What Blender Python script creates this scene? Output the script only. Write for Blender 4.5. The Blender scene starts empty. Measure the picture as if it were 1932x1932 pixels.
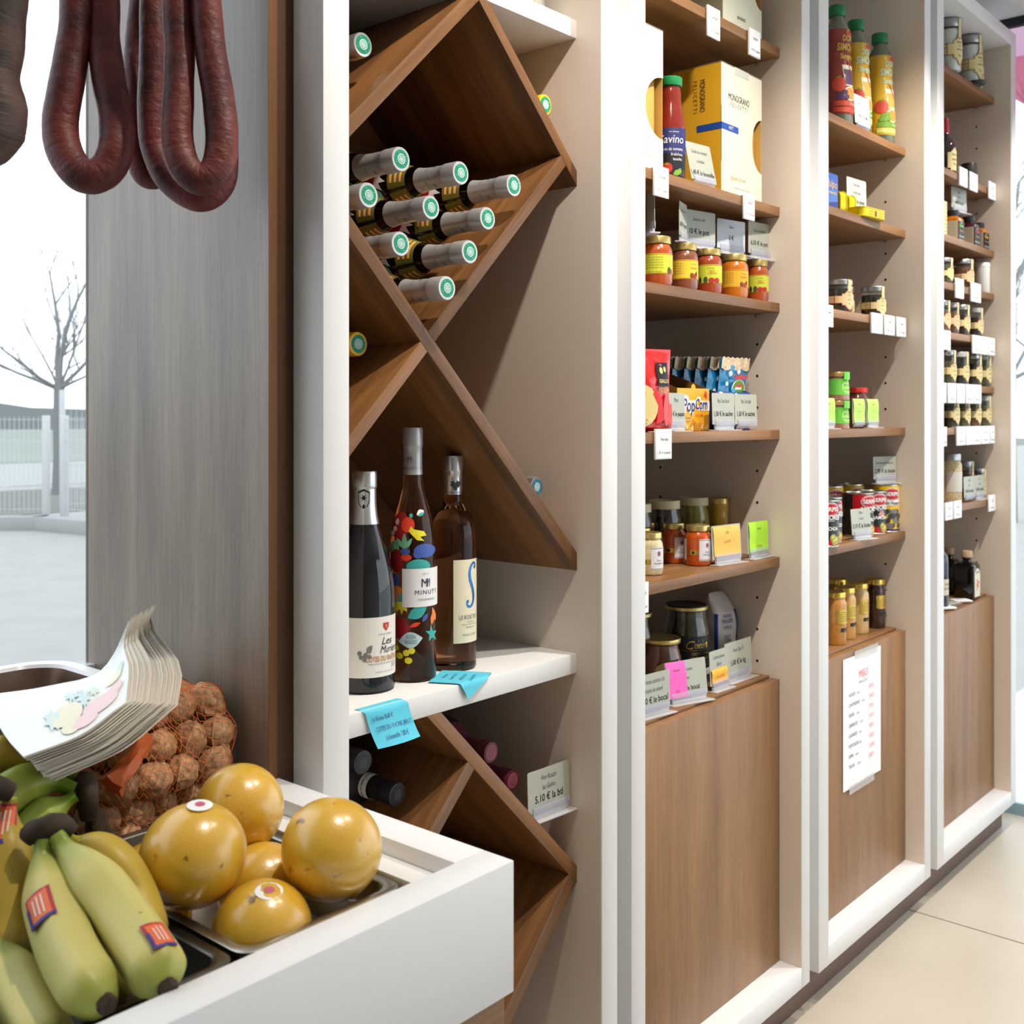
import bpy, bmesh, math, random
from mathutils import Vector, Matrix, noise
random.seed(7)
S = bpy.context.scene
COL = S.collection
PI = math.pi
E = 1.195            # eye height: the floor is z = 0

# ---------------------------------------------------------------- camera, sky, lamps, exposure
cd = bpy.data.cameras.new('camera'); cam = bpy.data.objects.new('camera', cd); COL.objects.link(cam)
YAW = math.atan(1788/2070.0)
cam.location = (0, 0, E); cam.rotation_euler = (PI/2, 0, YAW-PI/2)
cd.sensor_width = 36; cd.lens = 36*2070/1932.0; cd.shift_y = -184/1932.0
cd.clip_start = .05; cd.clip_end = 400
cd.dof.use_dof = True; cd.dof.focus_distance = 1.55; cd.dof.aperture_fstop = 10
S.camera = cam

w = bpy.data.worlds.new('overcast_sky'); S.world = w; w.use_nodes = True
wn = w.node_tree; bg = wn.nodes['Background']
tc = wn.nodes.new('ShaderNodeTexCoord'); sx = wn.nodes.new('ShaderNodeSeparateXYZ'); rp = wn.nodes.new('ShaderNodeValToRGB')
wn.links.new(tc.outputs['Generated'], sx.inputs[0]); wn.links.new(sx.outputs['Z'], rp.inputs[0])
rp.color_ramp.elements[0].position = .0; rp.color_ramp.elements[0].color = (.88, .95, 1, 1)
rp.color_ramp.elements[1].position = .5; rp.color_ramp.elements[1].color = (.82, .92, 1, 1)
wn.links.new(rp.outputs[0], bg.inputs[0]); bg.inputs[1].default_value = 2.5

def lamp(x, y, z, power, color=(1, .90, .79), size=1.25, blend=.5, tx=None, ty=1.05, tz=E-.2):
    l = bpy.data.lights.new('shelf_or_fill_spot', 'SPOT'); o = bpy.data.objects.new('shelf_or_fill_spot', l); COL.objects.link(o)
    l.energy = power; l.color = color; l.spot_size = size; l.spot_blend = blend; l.shadow_soft_size = .022
    o.location = (x, y, z); d = Vector(((x if tx is None else tx)-x, ty-y, tz-z))
    o.rotation_euler = d.to_track_quat('-Z', 'Y').to_euler()
for lx, tx, pw in ((.92, 1.15, 54), (1.50, 1.7, 70), (2.45, 2.6, 68), (3.1, 3.12, 38)):
    lamp(lx, .45, E+1.165, pw, tx=tx, size=1.5, blend=.75, ty=1.03, tz=E-.45)
for lx, ly, pw in ((3.0, -.75, 26), (1.3, -1.1, 34)):
    lamp(lx, ly, E+1.165, pw, ty=ly-.05, tz=0, size=1.75, blend=.6)  # unseen spots added to light the floor and bounce onto the ceiling
S.view_settings.view_transform = 'Standard'; S.view_settings.look = 'None'
S.view_settings.gamma = 1; S.view_settings.exposure = 0; S.view_settings.use_curve_mapping = False
S.cycles.use_denoising = True; S.cycles.sample_clamp_indirect = 6; S.cycles.max_bounces = 10; S.cycles.transparent_max_bounces = 24
S.cycles.caustics_reflective = False; S.cycles.caustics_refractive = False

# ---------------------------------------------------------------- materials
def srgb(r, g, b):
    f = lambda c: (c/255/12.92) if c/255 <= .04045 else ((c/255+.055)/1.055)**2.4
    return (f(r), f(g), f(b))
MATS = {}
def mat(name, col, rough=.5, metal=0, spec=.5, coat=0, trans=0, ior=1.45, bump=0, bscale=200, var=0, vscale=20, sheen=0, emit=0, alpha=1):
    if name in MATS: return MATS[name]
    m = bpy.data.materials.new(name); m.use_nodes = True; n = m.node_tree.nodes; L = m.node_tree.links
    p = n['Principled BSDF']; p.inputs['Base Color'].default_value = (*col, 1)
    p.inputs['Roughness'].default_value = rough; p.inputs['Metallic'].default_value = metal
    p.inputs['Specular IOR Level'].default_value = spec; p.inputs['Coat Weight'].default_value = coat
    p.inputs['Coat Roughness'].default_value = .03
    p.inputs['Transmission Weight'].default_value = trans; p.inputs['IOR'].default_value = ior; p.inputs['Alpha'].default_value = alpha
    if bump or var:
        t = n.new('ShaderNodeTexCoord')
    if bump:
        nz = n.new('ShaderNodeTexNoise'); nz.inputs['Scale'].default_value = bscale; nz.inputs['Detail'].default_value = 4
        b = n.new('ShaderNodeBump'); b.inputs['Strength'].default_value = bump; b.inputs['Distance'].default_value = .002
        L.new(t.outputs['Object'], nz.inputs['Vector']); L.new(nz.outputs[0], b.inputs['Height']); L.new(b.outputs[0], p.inputs['Normal'])
    if var:
        nz = n.new('ShaderNodeTexNoise'); nz.inputs['Scale'].default_value = vscale; nz.inputs['Detail'].default_value = 5
        mx = n.new('ShaderNodeMix'); mx.data_type = 'RGBA'; L.new(t.outputs['Object'], nz.inputs['Vector'])
        mr = n.new('ShaderNodeMapRange'); mr.inputs[1].default_value = .3; mr.inputs[2].default_value = .7
        L.new(nz.outputs[0], mr.inputs[0]); L.new(mr.outputs[0], mx.inputs['Factor'])
        mx.inputs['A'].default_value = (*[c*(1-var) for c in col], 1); mx.inputs['B'].default_value = (*[min(1, c*(1+var*.6)) for c in col], 1)
        L.new(mx.outputs['Result'], p.inputs['Base Color'])
    MATS[name] = m
    return m
def P(name, r, g, b, **k): return mat(name, srgb(r, g, b), **k)

def wood(name, dark, light, rough=.42, axis='X', streak=38, spec=.45):
    if name in MATS: return MATS[name]
    m = bpy.data.materials.new(name); m.use_nodes = True; n = m.node_tree.nodes; L = m.node_tree.links
    p = n['Principled BSDF']; p.inputs['Roughness'].default_value = rough; p.inputs['Specular IOR Level'].default_value = spec
    t = n.new('ShaderNodeTexCoord'); oi = n.new('ShaderNodeObjectInfo')
    ad = n.new('ShaderNodeVectorMath'); ad.operation = 'ADD'
    ml = n.new('ShaderNodeMath'); ml.operation = 'MULTIPLY'; ml.inputs[1].default_value = 9
    L.new(oi.outputs['Random'], ml.inputs[0]); L.new(t.outputs['Object'], ad.inputs[0]); L.new(ml.outputs[0], ad.inputs[1])
    mp = n.new('ShaderNodeMapping'); L.new(ad.outputs[0], mp.inputs[0])
    s = [streak]*3; s['XYZ'.index(axis)] = 1.6; mp.inputs['Scale'].default_value = s
    a = n.new('ShaderNodeTexNoise'); a.inputs['Scale'].default_value = 1; a.inputs['Detail'].default_value = 7; a.inputs['Roughness'].default_value = .62; a.inputs['Distortion'].default_value = .25
    L.new(mp.outputs[0], a.inputs['Vector'])
    mp2 = n.new('ShaderNodeMapping'); L.new(ad.outputs[0], mp2.inputs[0]); s2 = [x*.22 for x in s]; s2['XYZ'.index(axis)] = .7; mp2.inputs['Scale'].default_value = s2
    b = n.new('ShaderNodeTexNoise'); b.inputs['Scale'].default_value = 1; b.inputs['Detail'].default_value = 3; b.inputs['Distortion'].default_value = 1.2
    L.new(mp2.outputs[0], b.inputs['Vector'])
    mp3 = n.new('ShaderNodeMapping'); L.new(ad.outputs[0], mp3.inputs[0]); s3 = [x*9 for x in s]; s3['XYZ'.index(axis)] = 14; mp3.inputs['Scale'].default_value = s3
    c = n.new('ShaderNodeTexNoise'); c.inputs['Scale'].default_value = 1; c.inputs['Detail'].default_value = 2; L.new(mp3.outputs[0], c.inputs['Vector'])
    m1 = n.new('ShaderNodeMath'); m1.operation = 'ADD'; L.new(a.outputs[0], m1.inputs[0]); L.new(b.outputs[0], m1.inputs[1])
    m2 = n.new('ShaderNodeMath'); m2.operation = 'MULTIPLY_ADD'; L.new(c.outputs[0], m2.inputs[0]); m2.inputs[1].default_value = .45; L.new(m1.outputs[0], m2.inputs[2])
    mr = n.new('ShaderNodeMapRange'); L.new(m2.outputs[0], mr.inputs[0]); mr.inputs[1].default_value = .85; mr.inputs[2].default_value = 1.6
    mx = n.new('ShaderNodeMix'); mx.data_type = 'RGBA'; mx.inputs['A'].default_value = (*dark, 1); mx.inputs['B'].default_value = (*light, 1)
    L.new(mr.outputs[0], mx.inputs['Factor']); L.new(mx.outputs['Result'], p.inputs['Base Color'])
    bu = n.new('ShaderNodeBump'); bu.inputs['Strength'].default_value = .12; bu.inputs['Distance'].default_value = .001
    L.new(m2.outputs[0], bu.inputs['Height']); L.new(bu.outputs[0], p.inputs['Normal'])
    MATS[name] = m
    return m

def pane_glass(name, tint=(1, 1, 1), refl=.06, rough=.0):
    if name in MATS: return MATS[name]
    m = bpy.data.materials.new(name); m.use_nodes = True; n = m.node_tree.nodes; L = m.node_tree.links
    n.remove(n['Principled BSDF']); o = n['Material Output']
    tr = n.new('ShaderNodeBsdfTransparent'); tr.inputs[0].default_value = (*tint, 1)
    gl = n.new('ShaderNodeBsdfGlossy'); gl.inputs['Roughness'].default_value = rough
    lw = n.new('ShaderNodeLayerWeight'); lw.inputs['Blend'].default_value = .25
    ma = n.new('ShaderNodeMath'); ma.operation = 'MULTIPLY_ADD'; ma.inputs[1].default_value = .55; ma.inputs[2].default_value = refl
    L.new(lw.outputs['Facing'], ma.inputs[0])
    pw = n.new('ShaderNodeMath'); pw.operation = 'MULTIPLY'; pw.inputs[1].default_value = .6; L.new(ma.outputs[0], pw.inputs[0])
    mx = n.new('ShaderNodeMixShader'); L.new(pw.outputs[0], mx.inputs[0]); L.new(tr.outputs[0], mx.inputs[1]); L.new(gl.outputs[0], mx.inputs[2])
    L.new(mx.outputs[0], o.inputs[0]); MATS[name] = m
    return m

WHITE = mat('white_laminate', (.80, .80, .80), rough=.38, var=.015, vscale=3)
WARM_LIT = mat('warm_lit_laminate', (.72, .635, .55), rough=.45, bump=.05, bscale=900)  # white laminate with the lamps' warm light put into its colour
WD_D, WD_L = srgb(100, 67, 38), srgb(162, 117, 73)
WOODX = wood('walnut_laminate', WD_D, WD_L)
WOODZ = wood('walnut_laminate_upright', srgb(112, 78, 48), srgb(164, 122, 81), axis='Z', streak=26)
LATT = wood('walnut_lattice', srgb(80, 51, 27), srgb(150, 103, 58))
PANELW = wood('sheen_grey_walnut', srgb(104, 90, 78), srgb(166, 150, 134), axis='Z', rough=.34, streak=30, spec=.75)  # same walnut, its colour greyed for the daylight sheen on it
PLINTH = wood('dark_plinth_wood', srgb(84, 62, 52), srgb(106, 82, 70))
GLASS = pane_glass('clear_glass')
JARGL = pane_glass('jar_glass', (.96, .98, .97), .05)
CLEAR = mat('clear_plastic', (.62, .64, .76), rough=.2, spec=.5, alpha=.36)
STEEL = mat('brushed_steel', (.55, .55, .54), rough=.28, metal=1)
STEELW = mat('steel_pan', (.52, .5, .46), rough=.32, metal=1)
INK = P('black_ink', 30, 30, 34, rough=.7)
INKB = P('blue_ink', 60, 80, 120, rough=.7)
INKG = P('grey_ink', 120, 118, 118, rough=.7)
PAPER = P('white_card', 245, 245, 247, rough=.6)
CARD = P('sage_grey_card', 176, 180, 168, rough=.4)
GOLD = mat('gold_lid', srgb(214, 190, 120), rough=.3, metal=.85)
GOLDF = mat('gold_foil', srgb(226, 190, 90), rough=.25, metal=.8)

# ---------------------------------------------------------------- mesh helpers
class MB:
    def __init__(s): s.v = []; s.f = []; s.m = []; s.uv = []
    def add(s, vs, fs, mi=0, uv=None):
        o = len(s.v); s.v += [tuple(v) for v in vs]; s.f += [tuple(i+o for i in f) for f in fs]; s.m += [mi]*len(fs)
        s.uv += uv if uv else [(0, 0)]*len(vs)
        return s
    def box(s, x0, x1, y0, y1, z0, z1, mi=0):
        vs = [(x, y, z) for z in (z0, z1) for y in (y0, y1) for x in (x0, x1)]
        return s.add(vs, [(0, 2, 3, 1), (4, 5, 7, 6), (0, 1, 5, 4), (2, 6, 7, 3), (0, 4, 6, 2), (1, 3, 7, 5)], mi)
    def prism(s, poly, y0, y1, mi=0):               # poly in (x, z), CCW seen from -y
        n = len(poly); vs = [(x, y0, z) for x, z in poly]+[(x, y1, z) for x, z in poly]
        fs = [tuple(range(n)), tuple(range(2*n-1, n-1, -1))]+[(i, i+n, (i+1) % n+n, (i+1) % n) for i in range(n)]
        return s.add(vs, fs, mi)
    def slab(s, poly, z0, z1, mi=0):                # poly in (x, y)
        n = len(poly); vs = [(x, y, z0) for x, y in poly]+[(x, y, z1) for x, y in poly]
        fs = [tuple(range(n-1, -1, -1)), tuple(range(n, 2*n))]+[(i, (i+1) % n, (i+1) % n+n, i+n) for i in range(n)]
        return s.add(vs, fs, mi)
    def lathe(s, prof, n=28, c=(0, 0), mi=0):
        vs = []; fs = []; k = len(prof)
        for r, z in prof:
            for j in range(n):
                a = 2*PI*j/n; vs.append((c[0]+r*math.cos(a), c[1]+r*math.sin(a), z))
        for i in range(k-1):
            for j in range(n):
                fs.append((i*n+j, i*n+(j+1) % n, (i+1)*n+(j+1) % n, (i+1)*n+j))
        if prof[0][0] > 1e-6: fs.append(tuple(range(n-1, -1, -1)))
        if prof[-1][0] > 1e-6: fs.append(tuple(range((k-1)*n, k*n)))
        return s.add(vs, fs, mi)
    def sweep(s, pts, rad, n=12, mi=0, up=(0, 0, 1), sq=1, ang=None, wob=None):
        pts = [Vector(p) for p in pts]; m = len(pts); vs = []; fs = []; uv = []
        T = [(pts[min(i+1, m-1)]-pts[max(i-1, 0)]).normalized() for i in range(m)]
        u = Vector(up); u = (u-T[0]*u.dot(T[0]));
        if u.length < 1e-3: u = Vector((1, 0, 0))-T[0]*T[0].x
        u.normalize()
        for i in range(m):
            if i:
                u = u-T[i]*u.dot(T[i]); u.normalize()
            b = T[i].cross(u)
            for j in range(n):
                a = 2*PI*j/n; r = rad[i]
                if ang: r *= ang(a)
                if wob: r *= wob(i, a)
                vs.append(pts[i]+u*(r*math.cos(a))+b*(r*sq*math.sin(a))); uv.append((i/(m-1), j/n))
        for i in range(m-1):
            for j in range(n): fs.append((i*n+j, i*n+(j+1) % n, (i+1)*n+(j+1) % n, (i+1)*n+j))
        fs.append(tuple(range(n-1, -1, -1))); fs.append(tuple(range((m-1)*n, m*n)))
        return s.add(vs, fs, mi, uv)
    def grid(s, fn, nu, nv, mi=0):
        vs = [fn(i/nu, j/nv) for j in range(nv+1) for i in range(nu+1)]
        uv = [(i/nu, j/nv) for j in range(nv+1) for i in range(nu+1)]
        fs = [(j*(nu+1)+i, j*(nu+1)+i+1, (j+1)*(nu+1)+i+1, (j+1)*(nu+1)+i) for j in range(nv) for i in range(nu)]
        return s.add(vs, fs, mi, uv)
    def ball(s, c, rx, ry=None, rz=None, n=20, k=12, mi=0):
        ry = ry or rx; rz = rz or rx; vs = []; fs = []
        for i in range(k+1):
            t = PI*i/k
            for j in range(n):
                a = 2*PI*j/n; vs.append((c[0]+rx*math.sin(t)*math.cos(a), c[1]+ry*math.sin(t)*math.sin(a), c[2]-rz*math.cos(t)))
        for i in range(k):
            for j in range(n): fs.append((i*n+j, i*n+(j+1) % n, (i+1)*n+(j+1) % n, (i+1)*n+j))
        return s.add(vs, fs, mi)
    def xf(s, M, start=0):
        s.v[start:] = [tuple(M @ Vector(v)) for v in s.v[start:]]; return s

def spline(pts, rad, n):
    """Catmull-Rom through pts; radii follow."""
    P_ = [Vector(p) for p in pts]; out = []; ro = []; m = len(P_)
    for k in range(n+1):
        t = k/n*(m-1); i = min(int(t), m-2); f = t-i
        p0, p1, p2, p3 = P_[max(i-1, 0)], P_[i], P_[i+1], P_[min(i+2, m-1)]
        out.append(.5*((2*p1)+(p2-p0)*f+(2*p0-5*p1+4*p2-p3)*f*f+(3*p1-p0-3*p2+p3)*f**3))
        ro.append(rad[i]*(1-f)+rad[i+1]*f)
    return out, ro

def obj(name, mb, mats, parent=None, smooth=0, bevel=0, loc=None, rot=None, label=None):
    me = bpy.data.meshes.new(name); me.from_pydata(mb.v, [], mb.f)
    for m in (mats if isinstance(mats, (list, tuple)) else [mats]): me.materials.append(m)
    me.polygons.foreach_set('material_index', mb.m)
    if any(u != (0, 0) for u in mb.uv):
        ul = me.uv_layers.new(name='UVMap'); li = [0]*len(me.loops); me.loops.foreach_get('vertex_index', li)
        ul.data.foreach_set('uv', [c for i in li for c in mb.uv[i]])
    if bevel:
        bm = bmesh.new(); bm.from_mesh(me)
        ed = [e for e in bm.edges if len(e.link_faces) == 2 and e.calc_face_angle(0) > .5]
        bmesh.ops.bevel(bm, geom=ed, offset=bevel, segments=2, profile=.5, affect='EDGES', clamp_overlap=True)
        bm.to_mesh(me); bm.free(); smooth = smooth or 40
    me.validate()
    if smooth:
        me.polygons.foreach_set('use_smooth', [True]*len(me.polygons)); me.set_sharp_from_angle(angle=math.radians(smooth))
    o = bpy.data.objects.new(name, me); COL.objects.link(o)
    if parent: o.parent = parent
    if loc: o.location = loc
    if rot: o.rotation_euler = rot
    if label: o['label'] = label
    return o
def thing(name, label, cat, loc=(0, 0, 0), rz=0, group=None, rot=None):
    o = bpy.data.objects.new(name, None); COL.objects.link(o); o.empty_display_size = .05
    o.location = loc; o.rotation_euler = rot or (0, 0, rz); o['label'] = label; o['category'] = cat
    if group: o['group'] = group
    return o
def tag(o, label, cat, group=None):
    o['label'] = label; o['category'] = cat
    if group: o['group'] = group
    return o
def struct(name, mb, m, parent=None, **k):
    o = obj(name, mb, m, parent, **k)
    if not parent: o['kind'] = 'structure'
    return o
def dup(root, loc, label=None, group=None, rz=None):
    r = root.copy(); COL.objects.link(r); r.location = loc
    if rz is not None: r.rotation_euler.z = rz
    if label: r['label'] = label
    if group: r['group'] = group
    for ch in list(root.children):
        c = ch.copy(); COL.objects.link(c); c.parent = r
        for g in list(ch.children):
            d = g.copy(); COL.objects.link(d); d.parent = c
    return r

# lettering: glyph meshes come from the built-in font, laid flat or bent round a cylinder
_TX = {}
def glyphs(body, shear=0, bold=0, space=1):
    k = (body, shear, bold, space)
    if k not in _TX:
        c = bpy.data.curves.new('lettering', 'FONT'); c.body = body; c.shear = shear; c.offset = bold; c.space_character = space
        c.resolution_u = 3; c.fill_mode = 'FRONT'; o = bpy.data.objects.new('lettering', c)
        me = bpy.data.meshes.new_from_object(o)
        vs = [(v.co.x, v.co.y) for v in me.vertices]; fs = [tuple(p.vertices) for p in me.polygons]
        bpy.data.objects.remove(o); bpy.data.curves.remove(c); bpy.data.meshes.remove(me)
        _TX[k] = (vs, fs)
    return _TX[k]
def txt(mb, body, x, z, h, y=-.0005, al='C', wmax=None, sx=1, shear=0, bold=0, mi=0, space=1, vert=False):
    """write on the plane y = const facing -y; h = cap height, x = anchor, z = baseline"""
    vs, fs = glyphs(body, shear, bold, space)
    if not vs: return mb
    k = h/.70; x0 = min(v[0] for v in vs); x1 = max(v[0] for v in vs); wd = (x1-x0)*k*sx
    if wmax and wd > wmax: sx *= wmax/wd; wd = wmax
    ox = {'C': -wd/2, 'L': 0, 'R': -wd}[al]
    pts = [((v[0]-x0)*k*sx+ox, v[1]*k) for v in vs]
    if vert: pts = [(q[1], -q[0]) for q in pts]
    return mb.add([(x+p, y, z+q) for p, q in pts], fs, mi)
def bend(mb, start, R, phi0, rof=None, off=.0004):
    """wrap what was written on y=const (x = arc length) round a vertical cylinder facing phi0"""
    out = []
    for x, y, z in mb.v[start:]:
        r = (rof(z) if rof else R)+off-y*0; a = phi0+x/R
        out.append((r*math.cos(a), r*math.sin(a), z))
    mb.v[start:] = out; return mb
def arc(mb, R, z0, z1, a0, a1, n=10, off=.0003, mi=0, rof=None, nz=1):
    def fn(u, v):
        z = z0+(z1-z0)*v; r = (rof(z) if rof else R)+off; a = a0+(a1-a0)*u
        return (r*math.cos(a), r*math.sin(a), z)
    return mb.grid(fn, n, nz, mi)
def cyl_poly(mb, poly, R, phi0, rof=None, off=.0006, mi=0, sub=3):
    """a filled outline (arc length, z) laid on a body of revolution, as a fan from its centre"""
    cx = sum(p[0] for p in poly)/len(poly); cz = sum(p[1] for p in poly)/len(poly); fine = []
    for i, p in enumerate(poly):
        q = poly[(i+1) % len(poly)]; c = max(1, math.ceil(abs(q[0]-p[0])/(R*.12))); fine += [(p[0]+(q[0]-p[0])*k/c, p[1]+(q[1]-p[1])*k/c) for k in range(c)]
    poly = fine; n = len(poly); sub = max(sub, math.ceil(max(abs(p[0]-cx) for p in poly)/(R*.15)))
    pts = [(cx, cz)]
    for k in range(1, sub+1): pts += [(cx+(p[0]-cx)*k/sub, cz+(p[1]-cz)*k/sub) for p in poly]
    fs = [(0, 1+i, 1+(i+1) % n) for i in range(n)]
    for k in range(sub-1):
        o = 1+k*n; fs += [(o+i, o+n+i, o+n+(i+1) % n, o+(i+1) % n) for i in range(n)]
    vs = []
    for x, z in pts:
        r = (rof(z) if rof else R)+off; a = phi0+x/R; vs.append((r*math.cos(a), r*math.sin(a), z))
    return mb.add(vs, fs, mi)
def rprof(prof):
    def f(z):
        for (r0, z0), (r1, z1) in zip(prof, prof[1:]):
            if z0 <= z <= z1 and z1 > z0: return r0+(r1-r0)*(z-z0)/(z1-z0)
        return prof[-1][0]
    return f
def facing(x, y): return math.atan2(-y, -x)      # angle from a thing towards the room's middle
# ================================================================ THE SETTING
CEIL = E+1.185
fl = struct('floor', MB().box(-2.6, 3.47, -2.5, 1.42, -.06, -.004), P('grout', 176, 160, 132, rough=.9))
TILE = mat('beige_floor_tile', srgb(192, 183, 168), rough=.36, var=.09, vscale=2.6, bump=.03, bscale=60)
for i in range(8):
    for j in range(5):
        x0 = max(-2.6, 2.63+.9*(i-6)); y0 = -3.05+.9*j
        obj('tile', MB().box(x0+.0025, min(2.63+.9*(i-5)-.0025, 3.468), max(y0+.0025, -2.4), min(y0+.8975, 1.41), -.004, 0), TILE, fl)
struct('ceiling', MB().box(-2.7, 3.47, -2.5, 1.42, CEIL, CEIL+.06), mat('ceiling_paint', (.88, .90, .89), rough=.8))
struct('wall_back', MB().box(.774, 3.47, 1.37, 1.42, 0, CEIL), mat('wall_paint', (.72, .70, .67), rough=.8))
struct('wall_under_window', MB().box(-4, .7617, 1.40, 1.46, 0, E-.362), mat('wall_paint', (.72, .70, .67)))
struct('wall_left', MB().box(-2.7, -2.6, -2.5, 1.40, 0, CEIL), mat('wall_left_wood', (.20, .17, .14)))
struct('wall_front', MB().box(-2.6, 3.47, -2.5, -2.4, 0, .3).box(-2.6, 3.47, -2.5, -2.4, 2.2, CEIL).box(-2.6, 1.85, -2.5, -2.4, .3, 2.2), mat('wall_paint', (.72, .70, .67)))
struct('forecourt', MB().box(-20, 3.489, -40, -2.51, -.06, -.025), mat('forecourt_paving', (.75, .75, .74)))
# window beside the counter
wf = struct('window_1', MB().box(-4, .7617, 1.40, 1.46, E-.362, E-.349), mat('window_sill_white', (.84, .86, .88), rough=.4))
obj('pane', MB().box(-4, .7617, 1.428, 1.434, E-.349, CEIL), GLASS, wf)
obj('glazing_bead', MB().box(-4, .7617, 1.41, 1.428, E-.349, E-.341), mat('window_bead', (.8, .84, .86), rough=.35), wf)
# glass end wall, its black head rail and grey foot rail
wg = struct('window_2', MB().box(3.462, 3.476, -2.5, 1.42, .0, .035), mat('foot_rail_grey', srgb(140, 165, 178), rough=.4))
obj('pane', MB().box(3.466, 3.472, -2.5, 1.42, .035, CEIL-.03), GLASS, wg)
obj('head_rail', MB().box(3.455, 3.476, -2.5, 1.42, CEIL-.026, CEIL), mat('black_rail', (.012, .016, .018), rough=.4), wg)
obj('jamb', MB().box(3.455, 3.476, 1.2, 1.37, .035, CEIL-.03), mat('foot_rail_grey', srgb(140, 165, 178)), wg)
FILM1 = pane_glass('pale_pink_film', (.58, .45, .52), .02); FILM2 = pane_glass('crimson_film', (.54, .28, .35), .02)
bm_ = MB()
def yz(poly, x0, x1, mi):
    n = len(poly); vs = [(x0, y, z) for y, z in poly]+[(x1, y, z) for y, z in poly]
    bm_.add(vs, [tuple(range(n)), tuple(range(2*n-1, n-1, -1))]+[(i, i+n, (i+1) % n+n, (i+1) % n) for i in range(n)], mi)
yz([(1.06, CEIL+.05), (.3, CEIL+.05), (.3, E+1.045), (1.06, E+1.075)], 3.4785, 3.480, 0)
yz([(1.06, E+1.075), (.3, E+1.045), (.3, E+.6), (.95, E+.90), (1.06, E+.985)], 3.4785, 3.480, 1)
tag(obj('window_decal', bm_, [FILM1, FILM2]), 'pink and crimson film stuck on the glass end wall under the black rail', 'decal')

# upright walnut panel, greyed for window sheen, that closes the shelving off beside the window
pn = obj('end_panel', MB().box(.7617, .773, 1.0232, 1.436, 0, CEIL-.002), PANELW); pn['kind'] = 'structure'; pn.name = 'wall_panel'
obj('edge_strip', MB().box(.7615, .7732, 1.0222, 1.0232, 0, CEIL-.002), wood('edge_strip_wood', srgb(92, 60, 29), srgb(122, 81, 41), axis='Z'), pn)
obj('filler_strip', MB().box(.7732, .7978, 1.024, 1.045, 0, CEIL-.002), wood('filler_wood', srgb(58, 36, 19), srgb(84, 54, 31), axis='Z'), pn)

# ---------------------------------------------------------------- shelving bays
YF, YS, YB = .971, 1.0175, 1.345
ZB, ZT = .075, E+1.0977
def board(name, x0, x1, y0, y1, z0, z1, m, parent, bevel=.0012):
    c = ((x0+x1)/2, (y0+y1)/2, (z0+z1)/2)
    return obj(name, MB().box(x0-c[0], x1-c[0], y0-c[1], y1-c[1], z0-c[2], z1-c[2]), m, parent, bevel=bevel, loc=c)
_peg = MB(); _peg.lathe([(.0001, -.004), (.0032, -.002), (.0036, .0015), (.002, .004), (.0001, .0042)], 8)
_hole = MB(); _hole.lathe([(.0029, 0), (.0023, -.001), (.0001, -.0014)], 10)
HOLE = mat('peg_hole_dark', (.012, .009, .008), rough=.9)
peg_o = hole_o = None
def bay(label, x0, xi0, xi1, x1, shelves, door=True, holes=()):
    global peg_o, hole_o
    b = thing('shelving_bay', label, 'shelving', (0, 0, 0))
    board('side_panel', x0, xi0, YF, 1.365, ZB, ZT, WHITE, b)
    board('side_panel', xi1, x1, YF, 1.365, ZB, ZT, WHITE, b)
    # added lining tints the inside faces with the lamps' warm light
    board('warm_tint_lining', xi1-.0008, xi1, YF+.0015, YB, ZB+.04, ZT-.04, WARM_LIT, b, 0)
    board('warm_tint_lining', xi0, xi0+.0008, YF+.0015, YB, ZB+.04, ZT-.04, WARM_LIT, b, 0)
    board('top_panel', xi0, xi1, YF, 1.365, ZT-.04, ZT, WHITE, b)
    board('bottom_panel', xi0, xi1, YF, 1.365, ZB, ZB+.04, WHITE, b)
    board('back_panel', xi0, xi1, YB, 1.365, ZB+.04, ZT-.04, WARM_LIT if door else LATT, b, 0)
    for z in shelves:
        s = board('shelf', xi0+.001, xi1-.001, YS, YB, E+z-.0185, E+z, WOODX, b)
        for px in (xi0+.002, xi1-.002):
            if not peg_o: peg_o = obj('shelf_peg', _peg, STEEL, s, smooth=40)
            else: peg_o = peg_o.copy(); COL.objects.link(peg_o); peg_o.parent = s
            sc = s.location; peg_o.location = (px-sc[0]+(.003 if px < xi1-.1 else -.003), 1.067-sc[1], -.0185+.0185/2-.004)
    if door:
        d = board('door', xi0+.0015, xi1-.0015, YS, 1.0365, ZB+.0415, E-.5235, WOODZ, b)
        board('cupboard_top', xi0+.001, xi1-.001, 1.040, YB, E-.5385, E-.5195, WOODX, b)
    for y, z in holes:
        if not hole_o: hole_o = obj('peg_hole', _hole, HOLE, b)
        else: hole_o = hole_o.copy(); COL.objects.link(hole_o); hole_o.parent = b
        hole_o.location = (xi1-.0012, y, E+z); hole_o.rotation_euler = (0, -PI/2, 0)
    return b
def holes(shelves, ks, y=1.067):
    out = []
    for k in ks:
        z = .0138+.0635*k
        if all(abs(z-(s-.009)) > .016 for s in shelves) and z > -.50: out.append((y, z))
    return out
SH2 = (.7241, .4096, .2202, -.0303, -.2816)
SH3 = (.6453, .4462, .2083+.0185, -.0321, -.283)
SH4 = (.9145, .646, .4718, .3476, .2174, .0796, -.0352, -.2419)
b1 = bay('white framed bay of crossed wine rack boards beside the grey panel', .7982, .8365, 1.3304, 1.37, (), door=False)
b2 = bay('white framed shelving bay holding pasta boxes, sauce jars and popcorn', 1.4076, 1.4462, 1.9893, 2.0239, SH2, holes=holes(SH2, range(-8, 11))+holes(SH2, (-1, -2, -3), 1.297))
b3 = bay('white framed shelving bay holding juice bottles, tins and honey', 2.0642, 2.1093, 2.6396, 2.6779, SH3, holes=holes(SH3, range(-8, 9)))
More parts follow.
